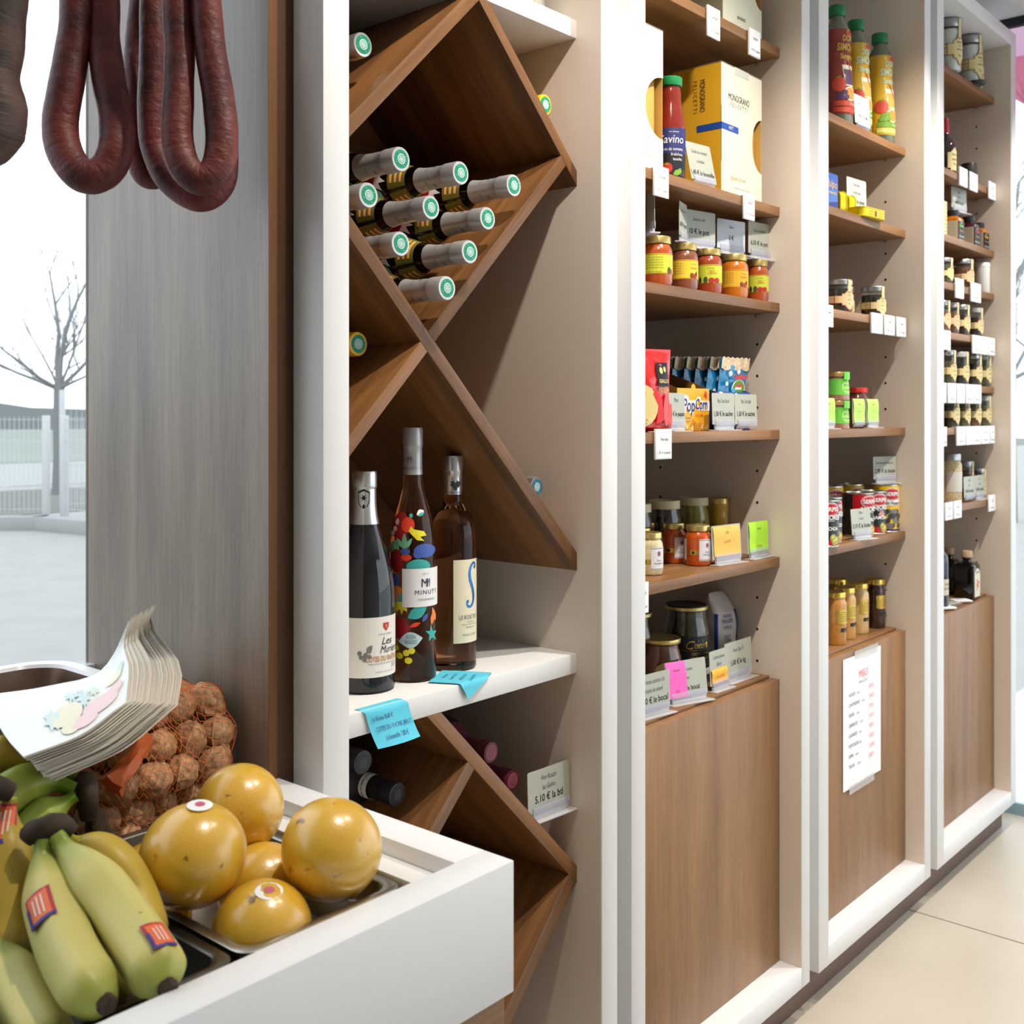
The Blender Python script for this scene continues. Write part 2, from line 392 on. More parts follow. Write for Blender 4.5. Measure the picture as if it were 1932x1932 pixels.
b4 = bay('white framed shelving bay of small glass jars beside the glass end wall', 2.7225, 2.7683, 3.3097, 3.3544, SH4, holes=holes(SH4, range(-8, 14)))
struct('baseboard_back', MB().box(.80, 3.34, 1.006, 1.03, 0, ZB), PLINTH)

# wine bay: white shelves and the 45 degree lattice
board('white_shelf', .8365, 1.3304, 1.019, YB, E+.573, E+.601, WHITE, b1)
board('white_shelf', .8365, 1.3304, 1.019, YB, E-.394, E-.364, WHITE, b1)
def clip(poly, a, b, c):            # keep a*x + b*z <= c
    out = []
    for i, p in enumerate(poly):
        q = poly[(i+1) % len(poly)]; dp = a*p[0]+b*p[1]-c; dq = a*q[0]+b*q[1]-c
        if dp <= 0: out.append(p)
        if dp*dq < 0: t = dp/(dp-dq); out.append((p[0]+(q[0]-p[0])*t, p[1]+(q[1]-p[1])*t))
    return out
X0, X1 = .8373, 1.3296
def rack(sgn, lo, hi, zlo, zhi, extra=()):
    """a 45 degree board: lo <= z + sgn*x <= hi, cut by the bay's inside and by extra half planes"""
    poly = [(X0, zlo), (X1, zlo), (X1, zhi), (X0, zhi)]
    for h in [(sgn, 1, hi), (-sgn, -1, -lo), *extra]: poly = clip(poly, *h)
    c = Vector((sum(p[0] for p in poly)/len(poly), sum(p[1] for p in poly)/len(poly)))
    a = -sgn*PI/4; ca_, sa_ = math.cos(a), math.sin(a)      # local x runs along the grain
    loc = [((p[0]-c.x)*ca_+(p[1]-c.y)*sa_, -(p[0]-c.x)*sa_+(p[1]-c.y)*ca_) for p in poly]
    mb = MB().prism(loc, YS, YB)
    obj('rack_board', mb, LATT, b1, loc=(c.x, 0, E+c.y), rot=(0, -a, 0), bevel=.0008)
rack(1, 1.677, 1.7005, -.364, .573)
rack(-1, -.541, -.5155, -.364, .573, [(1, 1, 1.677)])
rack(1, 1.0915, 1.119, -.364, .573)
rack(-1, -.928, -.9025, -.364, .573, [(1, 1, 1.677), (-1, -1, -1.119)])
rack(-1, -.928, -.9025, -.364, .573, [(1, 1, 1.0915)])
rack(1, .6155, .642, -1.08, -.394)
rack(-1, -1.584, -1.557, -1.08, -.394, [(1, 1, .6155)])
rack(-1, -2.0385, -2.004, -1.08, -.394, [(1, 1, .6155)])
rack(1, -.14, -.113, -1.08, -.394, [(-1, 1, -2.0385)])

# ================================================================ THE COUNTER
CT = E-.415
cn = thing('display_counter', 'white rimmed fruit display counter over a walnut base in front of the wine bay', 'counter', (.3, 1.0, 0))
def cpart(name, mb, m, **k):
    mb.xf(Matrix.Translation((-.3, -1.0, 0))); return obj(name, mb, m, cn, **k)
CWH = mat('counter_white', (.84, .84, .85), rough=.33, var=.012, vscale=4)
cpart('front_fascia', MB().box(-1.3, .7745, .6665, .7035, CT-.1225, CT), CWH, bevel=.0012)
cpart('side_fascia', MB().box(.7341, .7745, .7036, 1.0215, CT-.1225, CT), CWH, bevel=.0012)
cpart('back_rim', MB().box(-1.3, .7610, 1.365, 1.3995, CT-.1225, CT), CWH, bevel=.0012)
cpart('ledge', MB().box(.7045, .7341, .7036, 1.36, CT-.06, CT-.0165).box(-1.3, .7045, .7036, .732, CT-.06, CT-.0165), CWH, bevel=.001)
cpart('inner_ledge', MB().box(.685, .7046, .7036, 1.36, CT-.12, CT-.045), CWH, bevel=.001)
cpart('well', MB().box(-1.3, .7341, .7036, 1.365, CT-.24, CT-.2).box(.7045, .7341, .7036, 1.36, CT-.2, CT-.061).box(-1.3, .7045, .7036, .72, CT-.2, CT-.061), mat('well_dark', (.05, .05, .05), rough=.5))
cpart('base', MB().box(-1.3, .7695, .674, 1.395, .0, CT-.241).box(-1.3, .7695, .674, .70, CT-.24, CT-.1265).box(.744, .7695, .70, 1.0215, CT-.24, CT-.1265), WOODX, bevel=.001)

def rrect(x0, x1, y0, y1, r, n=5):
    out = []
    for cx, cy, a0 in ((x1-r, y1-r, 0), (x0+r, y1-r, PI/2), (x0+r, y0+r, PI), (x1-r, y0+r, 1.5*PI)):
        for k in range(n+1):
            a = a0+PI/2*k/n; out.append((cx+r*math.cos(a), cy+r*math.sin(a)))
    return out
def pan(label, x0, x1, y0, y1, zt, depth, m, rim=.011, cat='pan', name='steel_pan'):
    mb = MB(); rings = []
    for ins, z, r in ((.0005, -.005, .018), (0, -.001, .018), (.0015, 0, .018), (rim-.002, 0, .016), (rim, -.0015, .016), (rim+.004, -depth+.012, .018), (rim+.010, -depth+.002, .016), (rim+.018, -depth, .012),
                      (rim+.014, -depth-.0012, .016), (rim+.004, -depth+.008, .018), (rim-.0015, -.003, .016)):
        rings.append([(x, y, zt+z) for x, y in rrect(x0+ins, x1-ins, y0+ins, y1-ins, r)])
    n = len(rings[0])
    vs = [v for r in rings for v in r]; fs = [(i*n+j, i*n+(j+1) % n, (i+1)*n+(j+1) % n, (i+1)*n+j) for i in range(len(rings)-1) for j in range(n)]
    fs.append(tuple(range(7*n, 8*n))); fs.append(tuple(range(9*n-1, 8*n-1, -1)))
    mb.add(vs, fs)
    return tag(obj(name, mb, m, smooth=35), label, cat)
pan('shallow steel pan holding the grapefruits at the counter corner', .525, .703, .736, 1.046, E-.434, .062, STEELW)
pan('steel pan under the bananas darkened for the shade inside', .343, .520, .736, 1.046, E-.4345, .085, mat('shaded_steel', (.2, .2, .2), rough=.3, metal=1))  # darker metal stands for the shade inside this pan
pan('steel pan under the walnut net against the grey panel', .43, .7035, 1.056, 1.355, E-.4345, .06, STEELW)
TR = mat('tray_daylit_rim', (.85, .86, .9), rough=.25)  # steel tray, its rim coloured white for the window daylight
mbt = MB(); rings = []
for ins, z, r in ((.004, -.09, .04), (0, -.006, .05), (.002, 0, .05), (.016, 0, .045), (.019, -.004, .04), (.03, -.07, .04)):
    rings.append([(x, y, E-.302+z) for x, y in rrect(.05, .665, 1.12, 1.325, r, 8)] if not ins else [(x, y, E-.302+z) for x, y in rrect(.05+ins, .665-ins, 1.12+ins, 1.325-ins, r, 8)])
n_ = len(rings[0]); vs_ = [v for r in rings for v in r]
mbt.add(vs_, [tuple(range(n_-1, -1, -1))]+[(i*n_+j, i*n_+(j+1) % n_, (i+1)*n_+(j+1) % n_, (i+1)*n_+j) for i in range(4) for j in range(n_)])
mbt.add(vs_[4*n_:], [(j, (j+1) % n_, n_+(j+1) % n_, n_+j) for j in range(n_)]+[tuple(range(n_, 2*n_))], 1)
tag(obj('serving_tray', mbt, [TR, mat('tray_inside', srgb(120, 98, 82), rough=.35, metal=.6)], smooth=40), 'pale rimmed round cornered tray under the window behind the paper bags', 'tray')
tag(obj('tray_riser', MB().box(.1, .42, 1.16, 1.30, E-.6148, E-.3925), mat('well_dark', (.05, .05, .05))), 'dark block that lifts the pale tray above the counter well', 'stand')

# ================================================================ OUTDOORS
struct('pavement', MB().box(-60, 60, 1.47, 90, -.06, -.03), mat('pale_asphalt', (.335, .325, .31), rough=.9, var=.06, vscale=3))
struct('terrace', MB().box(3.49, 60, -30, 1.469, -.06, -.025), mat('pale_paving', (.62, .64, .64), rough=.9, var=.05, vscale=2))
def strip_ground(name, x0, x1, y0, y1, z, m): return struct(name, MB().box(x0, x1, y0, y1, z-.02, z), m)
strip_ground('verge', -60, 60, 13.2, 17.5, -.02, mat('winter_grass', (.16, .17, .145), rough=1, var=.15, vscale=.8))
strip_ground('road', -60, 60, 18.5, 27, -.018, mat('pale_road', (.33, .335, .33), rough=.9))
strip_ground('field', -80, 90, 27.5, 88, -.016, mat('pale_field', (.23, .26, .22), rough=1, var=.1, vscale=.1))
hb = MB(); hp = [(-90+i*6, 1.9+.5*math.sin(i*.7)+.35*math.sin(i*1.9)) for i in range(36)]
hb.prism([(-90, -.1)]+[(120, -.1)]+hp[::-1], 88, 92)
struct('hills', hb, mat('far_hedge', (.22, .235, .24), rough=1))
KERB = mat('kerb_concrete', (.33, .335, .33), rough=.9, var=.06, vscale=6)
WIRE = mat('white_fence_paint', (.5, .51, .51), rough=.45)
def run(p, q, h0, h1, label, n_post, gap=.05):
    p, q = Vector((*p, 0)), Vector((*q, 0)); d = (q-p); L = d.length; d.normalize(); nrm = Vector((-d.y, d.x, 0)); rz = math.atan2(d.y, d.x)
    f = thing('wire_fence', label, 'fence', p, rz)
    mb = MB()
    for k in range(int(L/gap)):
        x = .03+k*gap; mb.box(x-.0025, x+.0025, -.0025, .0025, h0+.02, h1)
    for z in (h0+.06, h0+.3, h0+.55, h0+.8, h1-.14, h1-.03): mb.box(0, L, -.004, .004, z-.003, z+.003)
    obj('wire_mesh', mb, WIRE, f)['kind'] = 'stuff'
    for k in range(n_post): 
        x = L*k/max(1, n_post-1)
        obj('post', MB().box(x-.035, x+.035, -.035, .035, h0-.03, h1+.015), WIRE, f, bevel=.006)
    return f
def kerb(p, q):
    p, q = Vector((*p, 0)), Vector((*q, 0)); d = q-p; L = d.length
    return struct('kerb', MB().box(-.05, L, 0, .2, -.04, .115), KERB, loc=p, rot=(0, 0, math.atan2(d.y, d.x)), bevel=.01)
c0 = (5.66, 11.50)
kerb(c0, (c0[0]-.73*7, c0[1]+.68*7)).rotation_euler.z += 0
k2 = kerb((c0[0]+.14*5, c0[1]-.99*5), c0)
run((c0[0]+.05, c0[1]+.12), (c0[0]-.73*6.6+.05, c0[1]+.68*6.6+.12), .11, 1.17, 'white welded wire fence on the kerb behind the car park, run with the corner post', 4)
run((c0[0]+.17, c0[1]-.05), (c0[0]+.14*4.6+.17, c0[1]-.99*4.6), .11, 1.17, 'white wire fence run on the kerb that meets the corner post from beside the panel', 3)
run((6.99, 13.78), (10.6, 11.4), -.03, 1.5, 'taller white wire fence standing behind the kerb fence by the tree trunk', 3, .07)
# the bare tree outside the window, and one beyond the end wall
BARK = mat('grey_bark', (.22, .22, .22), rough=1)
def tree(loc, label, k=1, seed=3):
    rnd = random.Random(seed); t = thing('bare_tree', label, 'tree', loc)
    tr = MB(); tr.sweep([(0, 0, -.05), (.01, 0, .5), (0, 0, 1.1), (.02, 0, 1.66)], [.10, .085, .08, .085], 8); obj('trunk', tr, BARK, t, smooth=60)
    mb = MB()
    def limb(p, d, L, r, lev):
        pts = [p]; n = 4; v = Vector(d)
        for i in range(n):
            v = (v+Vector((rnd.uniform(-.25, .25), rnd.uniform(-.25, .25), rnd.uniform(-.08, .2)))).normalized(); pts.append(pts[-1]+v*L/n)
        mb.sweep(pts, [r*(1-.65*i/n) for i in range(n+1)], 4 if lev else 6)
        if lev < 4:
            for i in range(1, n+1):
                for _ in range(1 if lev < 1 else rnd.choice((1, 1, 2))):
                    s = Vector((rnd.uniform(-1, 1), rnd.uniform(-1, 1), rnd.uniform(-.1, .8))).normalized()
                    limb(pts[i], (v*.75+s*.75).normalized(), L*rnd.uniform(.42, .62), r*.48*(1-.1*i), lev+1)
    R = Vector((.6537, -.7568, 0)); U = Vector((0, 0, 1)); Fw = Vector((.757, .653, 0))
    for a, b, f, L, r in ((-.12, 1, .1, 1.5, .045), (.30, 1, -.1, 1.55, .045), (-.9, .22, .2, 1.2, .032), (.85, .75, .3, 1.35, .034), (-.5, .6, -.6, 1.1, .03), (.1, .8, .7, 1.2, .03), (1, .3, -.3, 1.0, .026), (-.7, .9, .4, 1.1, .026)):
        limb(Vector((.01, 0, 1.58)), (R*a+U*b+Fw*f).normalized(), L*k*1.22, r, 1)
    obj('branches', mb, BARK, t, smooth=60)
    return t
tree((8.13, 16.16, 0), 'bare winter tree outside the window behind the white wire fence', seed=5)
tree((13.2, 3.9, 0), 'bare branched tree seen through the glass end wall past the jars', 1.2, seed=9)

# ================================================================ SAUSAGES
def skin_mat(name, a, b, mould):
    m = bpy.data.materials.new(name); m.use_nodes = True; n = m.node_tree.nodes; L = m.node_tree.links; p = n['Principled BSDF']
    t = n.new('ShaderNodeTexCoord'); z1 = n.new('ShaderNodeTexNoise'); z1.inputs['Scale'].default_value = 28; z1.inputs['Detail'].default_value = 8; L.new(t.outputs['Object'], z1.inputs['Vector'])
    mx = n.new('ShaderNodeMix'); mx.data_type = 'RGBA'; mx.inputs['A'].default_value = (*a, 1); mx.inputs['B'].default_value = (*b, 1)
    mr = n.new('ShaderNodeMapRange'); mr.inputs[1].default_value = .35; mr.inputs[2].default_value = .68; L.new(z1.outputs[0], mr.inputs[0]); L.new(mr.outputs[0], mx.inputs['Factor'])
    z2 = n.new('ShaderNodeTexNoise'); z2.inputs['Scale'].default_value = 70; z2.inputs['Detail'].default_value = 6; z2.inputs['Roughness'].default_value = .75; L.new(t.outputs['Object'], z2.inputs['Vector'])
    m2 = n.new('ShaderNodeMapRange'); m2.inputs[1].default_value = .60; m2.inputs[2].default_value = .78; m2.inputs[4].default_value = .45; L.new(z2.outputs[0], m2.inputs[0])
    mx2 = n.new('ShaderNodeMix'); mx2.data_type = 'RGBA'; L.new(mx.outputs['Result'], mx2.inputs['A']); mx2.inputs['B'].default_value = (*mould, 1); L.new(m2.outputs[0], mx2.inputs['Factor'])
    L.new(mx2.outputs['Result'], p.inputs['Base Color']); p.inputs['Roughness'].default_value = .5; p.inputs['Specular IOR Level'].default_value = .4
    # fine wrinkles round the casing (u runs along it)
    mp = n.new('ShaderNodeMapping'); mp.inputs['Scale'].default_value = (70, 7, 1); L.new(t.outputs['UV'], mp.inputs[0])
    z3 = n.new('ShaderNodeTexNoise'); z3.inputs['Scale'].default_value = 1; z3.inputs['Detail'].default_value = 4; L.new(mp.outputs[0], z3.inputs['Vector'])
    b_ = n.new('ShaderNodeBump'); b_.inputs['Strength'].default_value = .45; b_.inputs['Distance'].default_value = .004; L.new(z3.outputs[0], b_.inputs['Height'])
    b2_ = n.new('ShaderNodeBump'); b2_.inputs['Strength'].default_value = .4; b2_.inputs['Distance'].default_value = .002; L.new(z2.outputs[0], b2_.inputs['Height']); L.new(b_.outputs[0], b2_.inputs['Normal'])
    L.new(b2_.outputs[0], p.inputs['Normal'])
    return m
SAUS = skin_mat('dry_sausage_skin', srgb(72, 28, 28), srgb(114, 48, 42), srgb(160, 130, 120))
SAUSD = skin_mat('dark_sausage_skin', srgb(62, 45, 40), srgb(98, 74, 62), srgb(112, 98, 90))
TWINE = P('twine', 220, 205, 180, rough=.9)
def sausage(label, pts, rad, top, m=SAUS, seed=1, group='dry sausages hung beside the window', n=130):
    pp, rr = spline([(x, y, E+z) for x, y, z in pts], rad, n)
    t = thing('dry_sausage', label, 'sausage', pp[0], group=group); o = pp[0].copy()
    mb = MB()
    def wob(i, a): 
        q = pp[i]; return 1+.055*noise.noise((q.x*30+seed*9, q.y*30+math.cos(a)*.6, q.z*30+math.sin(a)*.6))+.012*noise.noise((i*1.9+seed, math.cos(a)*1.2, math.sin(a)*1.2))
    rr = [r*min(1, .35+.65*min(i, n-i)/4) for i, r in enumerate(rr)]
    mb.sweep([q-o for q in pp], rr, 22, wob=wob, up=(.757, .653, 0)); obj('casing', mb, m, t, smooth=80)
    s = MB(); e = [pp[0]-o, pp[-1]-o] if (pp[-1].z > pp[len(pp)//2].z+.1) else [pp[0]-o]
    tp = Vector((sum(q.x for q in e)/len(e), sum(q.y for q in e)/len(e), CEIL-.002-o.z))
    for q in e: s.sweep([q-Vector((0, 0, .005)), q+Vector((0, 0, .01)), (q.x*.4+tp.x*.6, q.y*.4+tp.y*.6, q.z+.06), tp], [.0015]*4, 5)
    obj('string', s, TWINE, t)
    return t
L1 = [(0.576, 1.107, 0.584), (0.576, 1.107, 0.505), (0.577, 1.107, 0.438), (0.575, 1.109, 0.399), (0.568, 1.109, 0.353), (0.561, 1.11, 0.307), (0.561, 1.102, 0.275), (0.567, 1.087, 0.253), (0.577, 1.076, 0.247), (0.591, 1.068, 0.257), (0.599, 1.065, 0.279), (0.604, 1.075, 0.315), (0.602, 1.086, 0.356), (0.601, 1.094, 0.402), (0.601, 1.094, 0.442), (0.599, 1.097, 0.51), (0.587, 1.095, 0.584)]
LA = [(0.674, 1.117, 0.624), (0.667, 1.125, 0.528), (0.664, 1.128, 0.468), (0.661, 1.132, 0.409), (0.658, 1.128, 0.347), (0.656, 1.122, 0.298), (0.662, 1.115, 0.27), (0.675, 1.108, 0.271), (0.686, 1.103, 0.295), (0.689, 1.1, 0.349), (0.686, 1.103, 0.409), (0.684, 1.105, 0.468), (0.68, 1.11, 0.624)]
LB = [(0.656, 1.077, 0.604), (0.653, 1.08, 0.511), (0.652, 1.081, 0.453), (0.652, 1.081, 0.395), (0.651, 1.082, 0.337), (0.653, 1.079, 0.291), (0.662, 1.061, 0.255), (0.678, 1.035, 0.236), (0.695, 1.023, 0.249), (0.702, 1.023, 0.279), (0.707, 1.04, 0.342), (0.703, 1.052, 0.402), (0.698, 1.059, 0.461), (0.677, 1.068, 0.609)]
LC = [(0.634, 1.01, 0.574), (0.635, 1.009, 0.486), (0.635, 1.009, 0.431), (0.637, 1.007, 0.376), (0.633, 1.003, 0.319), (0.63, 0.999, 0.279), (0.633, 0.989, 0.252), (0.644, 0.976, 0.241), (0.657, 0.968, 0.255), (0.663, 0.969, 0.286), (0.663, 0.977, 0.332), (0.658, 0.982, 0.381), (0.655, 0.986, 0.431), (0.65, 0.992, 0.486), (0.641, 1.002, 0.574)]
sausage('dry sausage loop hanging alone in front of the bright window', L1, [.0155, .0162, .0168, .0172, .0178, .0185, .0185, .018, .018, .018, .0182, .018, .0175, .0165, .0162, .016, .0155], 0, seed=1)
sausage('dry sausage loop hanging behind, mostly hidden between the other loops', LA, [.0125]*3+[.0135]*3+[.015]*7, 0, seed=2)
sausage('dry sausage loop whose bend hangs lowest of all, behind the front loop', LB, [.0135, .014, .0145, .0155, .016, .016, .0165, .0165, .0165, .016, .016, .0155, .015, .014], 0, seed=3)
sausage('dry sausage in a narrow closed loop, frontmost beside the grey panel', LC, [.014, .0145, .0148, .0155, .016, .0162, .0162, .0162, .0165, .0168, .0165, .016, .0152, .015, .014], 0, seed=4)
sausage('thick dark rough sausage cut by the edge of the frame beside the window', [(0.454, 1.034, 0.50), (0.455, 1.034, 0.415), (0.454, 1.034, 0.356), (0.453, 1.036, 0.316), (0.453, 1.034, 0.287), (0.451, 1.036, 0.262), (0.448, 1.04, 0.241), (.446, 1.041, .234)], [.034, .0345, .031, .0285, .0335, .0335, .023, .006], 0, SAUSD, 6, n=70)

# ================================================================ FRUIT
def fruit_mat():
    m = bpy.data.materials.new('grapefruit_peel'); m.use_nodes = True; n = m.node_tree.nodes; L = m.node_tree.links; p = n['Principled BSDF']
    t = n.new('ShaderNodeTexCoord'); oi = n.new('ShaderNodeObjectInfo')
    ad = n.new('ShaderNodeVectorMath'); ad.operation = 'ADD'; L.new(t.outputs['Object'], ad.inputs[0]); L.new(oi.outputs['Random'], ad.inputs[1])
    z = n.new('ShaderNodeTexNoise'); z.inputs['Scale'].default_value = 14; z.inputs['Detail'].default_value = 3; L.new(ad.outputs[0], z.inputs['Vector'])
    mx = n.new('ShaderNodeMix'); mx.data_type = 'RGBA'; mx.inputs['A'].default_value = (*srgb(212, 174, 50), 1); mx.inputs['B'].default_value = (*srgb(222, 164, 40), 1); L.new(z.outputs[0], mx.inputs['Factor'])
    z2 = n.new('ShaderNodeTexNoise'); z2.inputs['Scale'].default_value = 55; z2.inputs['Detail'].default_value = 8; L.new(ad.outputs[0], z2.inputs['Vector'])
    mr = n.new('ShaderNodeMapRange'); mr.inputs[1].default_value = .645; mr.inputs[2].default_value = .70; L.new(z2.outputs[0], mr.inputs[0])
    m2 = n.new('ShaderNodeMix'); m2.data_type = 'RGBA'; L.new(mx.outputs['Result'], m2.inputs['A']); m2.inputs['B'].default_value = (*srgb(128, 92, 32), 1); L.new(mr.outputs[0], m2.inputs['Factor'])
    L.new(m2.outputs['Result'], p.inputs['Base Color'])
    v = n.new('ShaderNodeTexVoronoi'); v.inputs['Scale'].default_value = 380; L.new(t.outputs['Object'], v.inputs['Vector'])
    b = n.new('ShaderNodeBump'); b.inputs['Strength'].default_value = .14; b.inputs['Distance'].default_value = .0008; L.new(v.outputs[0], b.inputs['Height']); L.new(b.outputs[0], p.inputs['Normal'])
    p.inputs['Roughness'].default_value = .34; p.inputs['Specular IOR Level'].default_value = .6; p.inputs['Coat Weight'].default_value = .6; p.inputs['Coat Roughness'].default_value = .22; p.inputs['Coat IOR'].default_value = 1.7
    return m
PEEL = fruit_mat()
STK = [P('sticker_white', 240, 240, 240), P('sticker_red', 196, 96, 120), P('sticker_blue', 50, 60, 140)]
def grapefruit(label, c, r, sticker=None, tilt=0, seed=0):
    t = thing('grapefruit', label, 'fruit', (c[0], c[1], E+c[2]), seed*1.3, 'grapefruits in the steel pan')
    mb = MB(); mb.ball((0, 0, 0), r, r, r*.965, 40, 24)
    mb.v = [tuple(Vector(v)*(1+.02*noise.noise((v[0]*14+seed*3, v[1]*14, v[2]*14))-(.05*max(0, (v[2]/r)-.9)*4 if v[2] > 0 else 0))) for v in mb.v]
    o = obj('peel', mb, PEEL, t, smooth=80); o.rotation_euler = (tilt, .3*seed, seed)
    s = MB(); s.lathe([(.0001, r*.97+.0028), (.0032, r*.955+.0028), (.0036, r*.94)], 8); so = obj('stem_scar', s, P('stem_scar', 150, 125, 60, rough=.8), t, smooth=50); so.rotation_euler = (2.2+tilt, .3, seed)
    if sticker:
        d = Vector(sticker).normalized(); q = d.to_track_quat('Z', 'Y').to_matrix().to_4x4(); mb = MB()
        for mi, (ra, k) in enumerate(((.0108, 1.006), (.0042, 1.010))):
            pts = [(0, 0, math.sqrt(max(0, (r*k)**2)))]+[(ra*math.cos(a)*1.15, ra*math.sin(a), math.sqrt((r*k)**2-ra**2)) for a in [2*PI*j/18 for j in range(18)]]
            mb.add(pts, [(0, 1+j, 1+(j+1) % 18) for j in range(18)], mi)
        mb.xf(q); so = obj('fruit_sticker', mb, STK, t); so.rotation_euler = (0, 0, -seed*1.3)
    return t
grapefruit('big grapefruit with a sticker on top, on the banana side of its pan', (.551, .849, -.390), .0465, (.05, -.15, 1), .2, 1)
grapefruit('orange yellow grapefruit at the back of the pan below the walnut net', (.648, .918, -.392), .0435, None, .6, 2)
grapefruit('speckled grapefruit resting toward the outer counter corner', (.654, .784, -.399), .0462, None, .4, 3)
grapefruit('grapefruit lying lowest in front with a white sticker on its crown', (.577, .784, -.4495), .0445, (-.05, -.3, 1), .1, 4)
grapefruit('grapefruit in the middle of the heap, seen between three others', (.635, .862, -.452), .0425, None, .8, 5)
grapefruit('small grapefruit half hidden behind the sticker topped one', (.565, .938, -.449), .0425, None, 1.1, 6)
grapefruit('yellow grapefruit peeping out low beside the bananas', (.548, .905, -.459), .033, None, .5, 7)
def banana_mat(name, g, mid, tip):
    m = bpy.data.materials.new(name); m.use_nodes = True; n = m.node_tree.nodes; L = m.node_tree.links; p = n['Principled BSDF']
    t = n.new('ShaderNodeTexCoord'); s = n.new('ShaderNodeSeparateXYZ'); L.new(t.outputs['UV'], s.inputs[0])
    z = n.new('ShaderNodeTexNoise'); z.inputs['Scale'].default_value = 22; z.inputs['Detail'].default_value = 4; L.new(t.outputs['Object'], z.inputs['Vector'])
    ma = n.new('ShaderNodeMath'); ma.operation = 'MULTIPLY_ADD'; ma.inputs[1].default_value = .16; L.new(z.outputs[0], ma.inputs[0]); L.new(s.outputs['X'], ma.inputs[2])
    r = n.new('ShaderNodeValToRGB'); L.new(ma.outputs[0], r.inputs[0]); e = r.color_ramp.elements
    e[0].position = .18; e[0].color = (*g, 1); e[1].position = .42; e[1].color = (*mid, 1); k = e.new(.90); k.color = (*mid, 1); k = e.new(1.12 if 0 else 1.0); k.color = (*tip, 1)
    z2 = n.new('ShaderNodeTexNoise'); z2.inputs['Scale'].default_value = 120; z2.inputs['Detail'].default_value = 6; L.new(t.outputs['Object'], z2.inputs['Vector'])
    mr = n.new('ShaderNodeMapRange'); mr.inputs[1].default_value = .70; mr.inputs[2].default_value = .8; L.new(z2.outputs[0], mr.inputs[0])
    m2 = n.new('ShaderNodeMix'); m2.data_type = 'RGBA'; L.new(r.outputs[0], m2.inputs['A']); m2.inputs['B'].default_value = (*srgb(120, 92, 50), 1); L.new(mr.outputs[0], m2.inputs['Factor'])
    L.new(m2.outputs['Result'], p.inputs['Base Color']); p.inputs['Roughness'].default_value = .42; p.inputs['Specular IOR Level'].default_value = .4
    return m
BAN = banana_mat('banana_peel', srgb(128, 146, 52), srgb(204, 194, 116), srgb(164, 166, 76))
BANG = banana_mat('green_banana_peel', srgb(108, 138, 36), srgb(168, 180, 76), srgb(160, 168, 70))
BANY = banana_mat('yellow_banana_peel', srgb(150, 146, 44), srgb(190, 160, 62), srgb(140, 124, 50))
BTIP = mat('banana_tip', srgb(64, 48, 36), rough=.9, var=.4, vscale=120)
CROWN = mat('banana_crown', srgb(58, 42, 26), rough=.75, var=.5, vscale=60, bump=.5, bscale=120)
SO = [P('sticker_rim_red', 176, 44, 58), P('sticker_orange', 232, 110, 56), P('sticker_rim_blue', 56, 50, 130), P('sticker_pale', 235, 215, 205)]
def banana(parent, o, pts, rmax, m, stickers=(), neck=.32, tip=True):
    pp, _ = spline([(x-o[0], y-o[1], E+z-o[2]) for x, y, z in pts], [1]*len(pts), 30)
    def pr(t): 
        a = min(1, max(0, (t-.08)/.34)); b = min(1, max(0, (1.0-t)/.17)); sm = lambda q: q*q*(3-2*q)
        return rmax*(neck+(1-neck)*sm(a))*(.36+.64*math.sqrt(sm(b)))
    rr = [pr(i/30) for i in range(31)]
    mb = MB(); mb.sweep(pp, rr, 20, ang=lambda a: 1+.06*math.cos(5*a)); b = obj('banana', mb, m, parent, smooth=60)
    if tip:
        d = (pp[-1]-pp[-2]).normalized(); tb = MB(); q = pp[-1]
        tb.sweep([q-d*.002, q+d*.003, q+d*.0065, q+d*.007], [rr[-1]*1.02, rr[-1]*.92, rr[-1]*.78, rr[-1]*.3], 10, wob=lambda i, a: 1+.12*math.sin(a*5+i)); obj('blossom_tip', tb, BTIP, b, smooth=50)
    for tt, dirv, sc in stickers:
        i = int(tt*30); c = pp[i]; T = (pp[i+1]-pp[i-1]).normalized(); d = Vector(dirv); d = (d-T*d.dot(T)).normalized(); w_ = T.cross(d); R = rr[i]
        mb = MB()
        for mi, (hw, hl, of, sh) in enumerate(((.0115*sc, .0155*sc, .0005, 0), (.0088*sc, .0125*sc, .0009, 0))):
            def fn(u, v, hw=hw, hl=hl, of=of):
                s_ = (u-.5)*2*hw; l_ = (v-.5)*2*hl; k = i+l_/max(1e-6, (pp[i+1]-pp[i]).length); k0 = int(math.floor(k)); f = k-k0; cc = pp[k0]*(1-f)+pp[k0+1]*f; r_ = (rr[k0]*(1-f)+rr[k0+1]*f)*1.035+of
                a = s_/r_; return cc+d*(r_*math.cos(a))+w_*(r_*math.sin(a))
            mb.grid(fn, 6, 6, (0, 1)[mi])
        f0 = len(mb.f)
        for kk, (u0, u1, v0, v1, mi) in enumerate(((.0, 1, .9, 1, 2), (.86, 1, .35, 1, 2), (.3, .36, .2, .8, 3), (.46, .52, .2, .8, 3), (.62, .68, .25, .75, 3))):
            def fn2(u, v, u0=u0, u1=u1, v0=v0, v1=v1, of=.0014):
                uu = u0+(u1-u0)*u; vv = v0+(v1-v0)*v; s_ = (uu-.5)*2*.0115*sc; l_ = (vv-.5)*2*.0155*sc; k = i+l_/max(1e-6, (pp[i+1]-pp[i]).length); k0 = int(math.floor(k)); f = k-k0; cc = pp[k0]*(1-f)+pp[k0+1]*f; r_ = (rr[k0]*(1-f)+rr[k0+1]*f)*1.035+of
                a = s_/r_; return cc+d*(r_*math.cos(a))+w_*(r_*math.sin(a))
            mb.grid(fn2, 4, 2, mi)
        obj('banana_sticker', mb, SO, b)
    return b
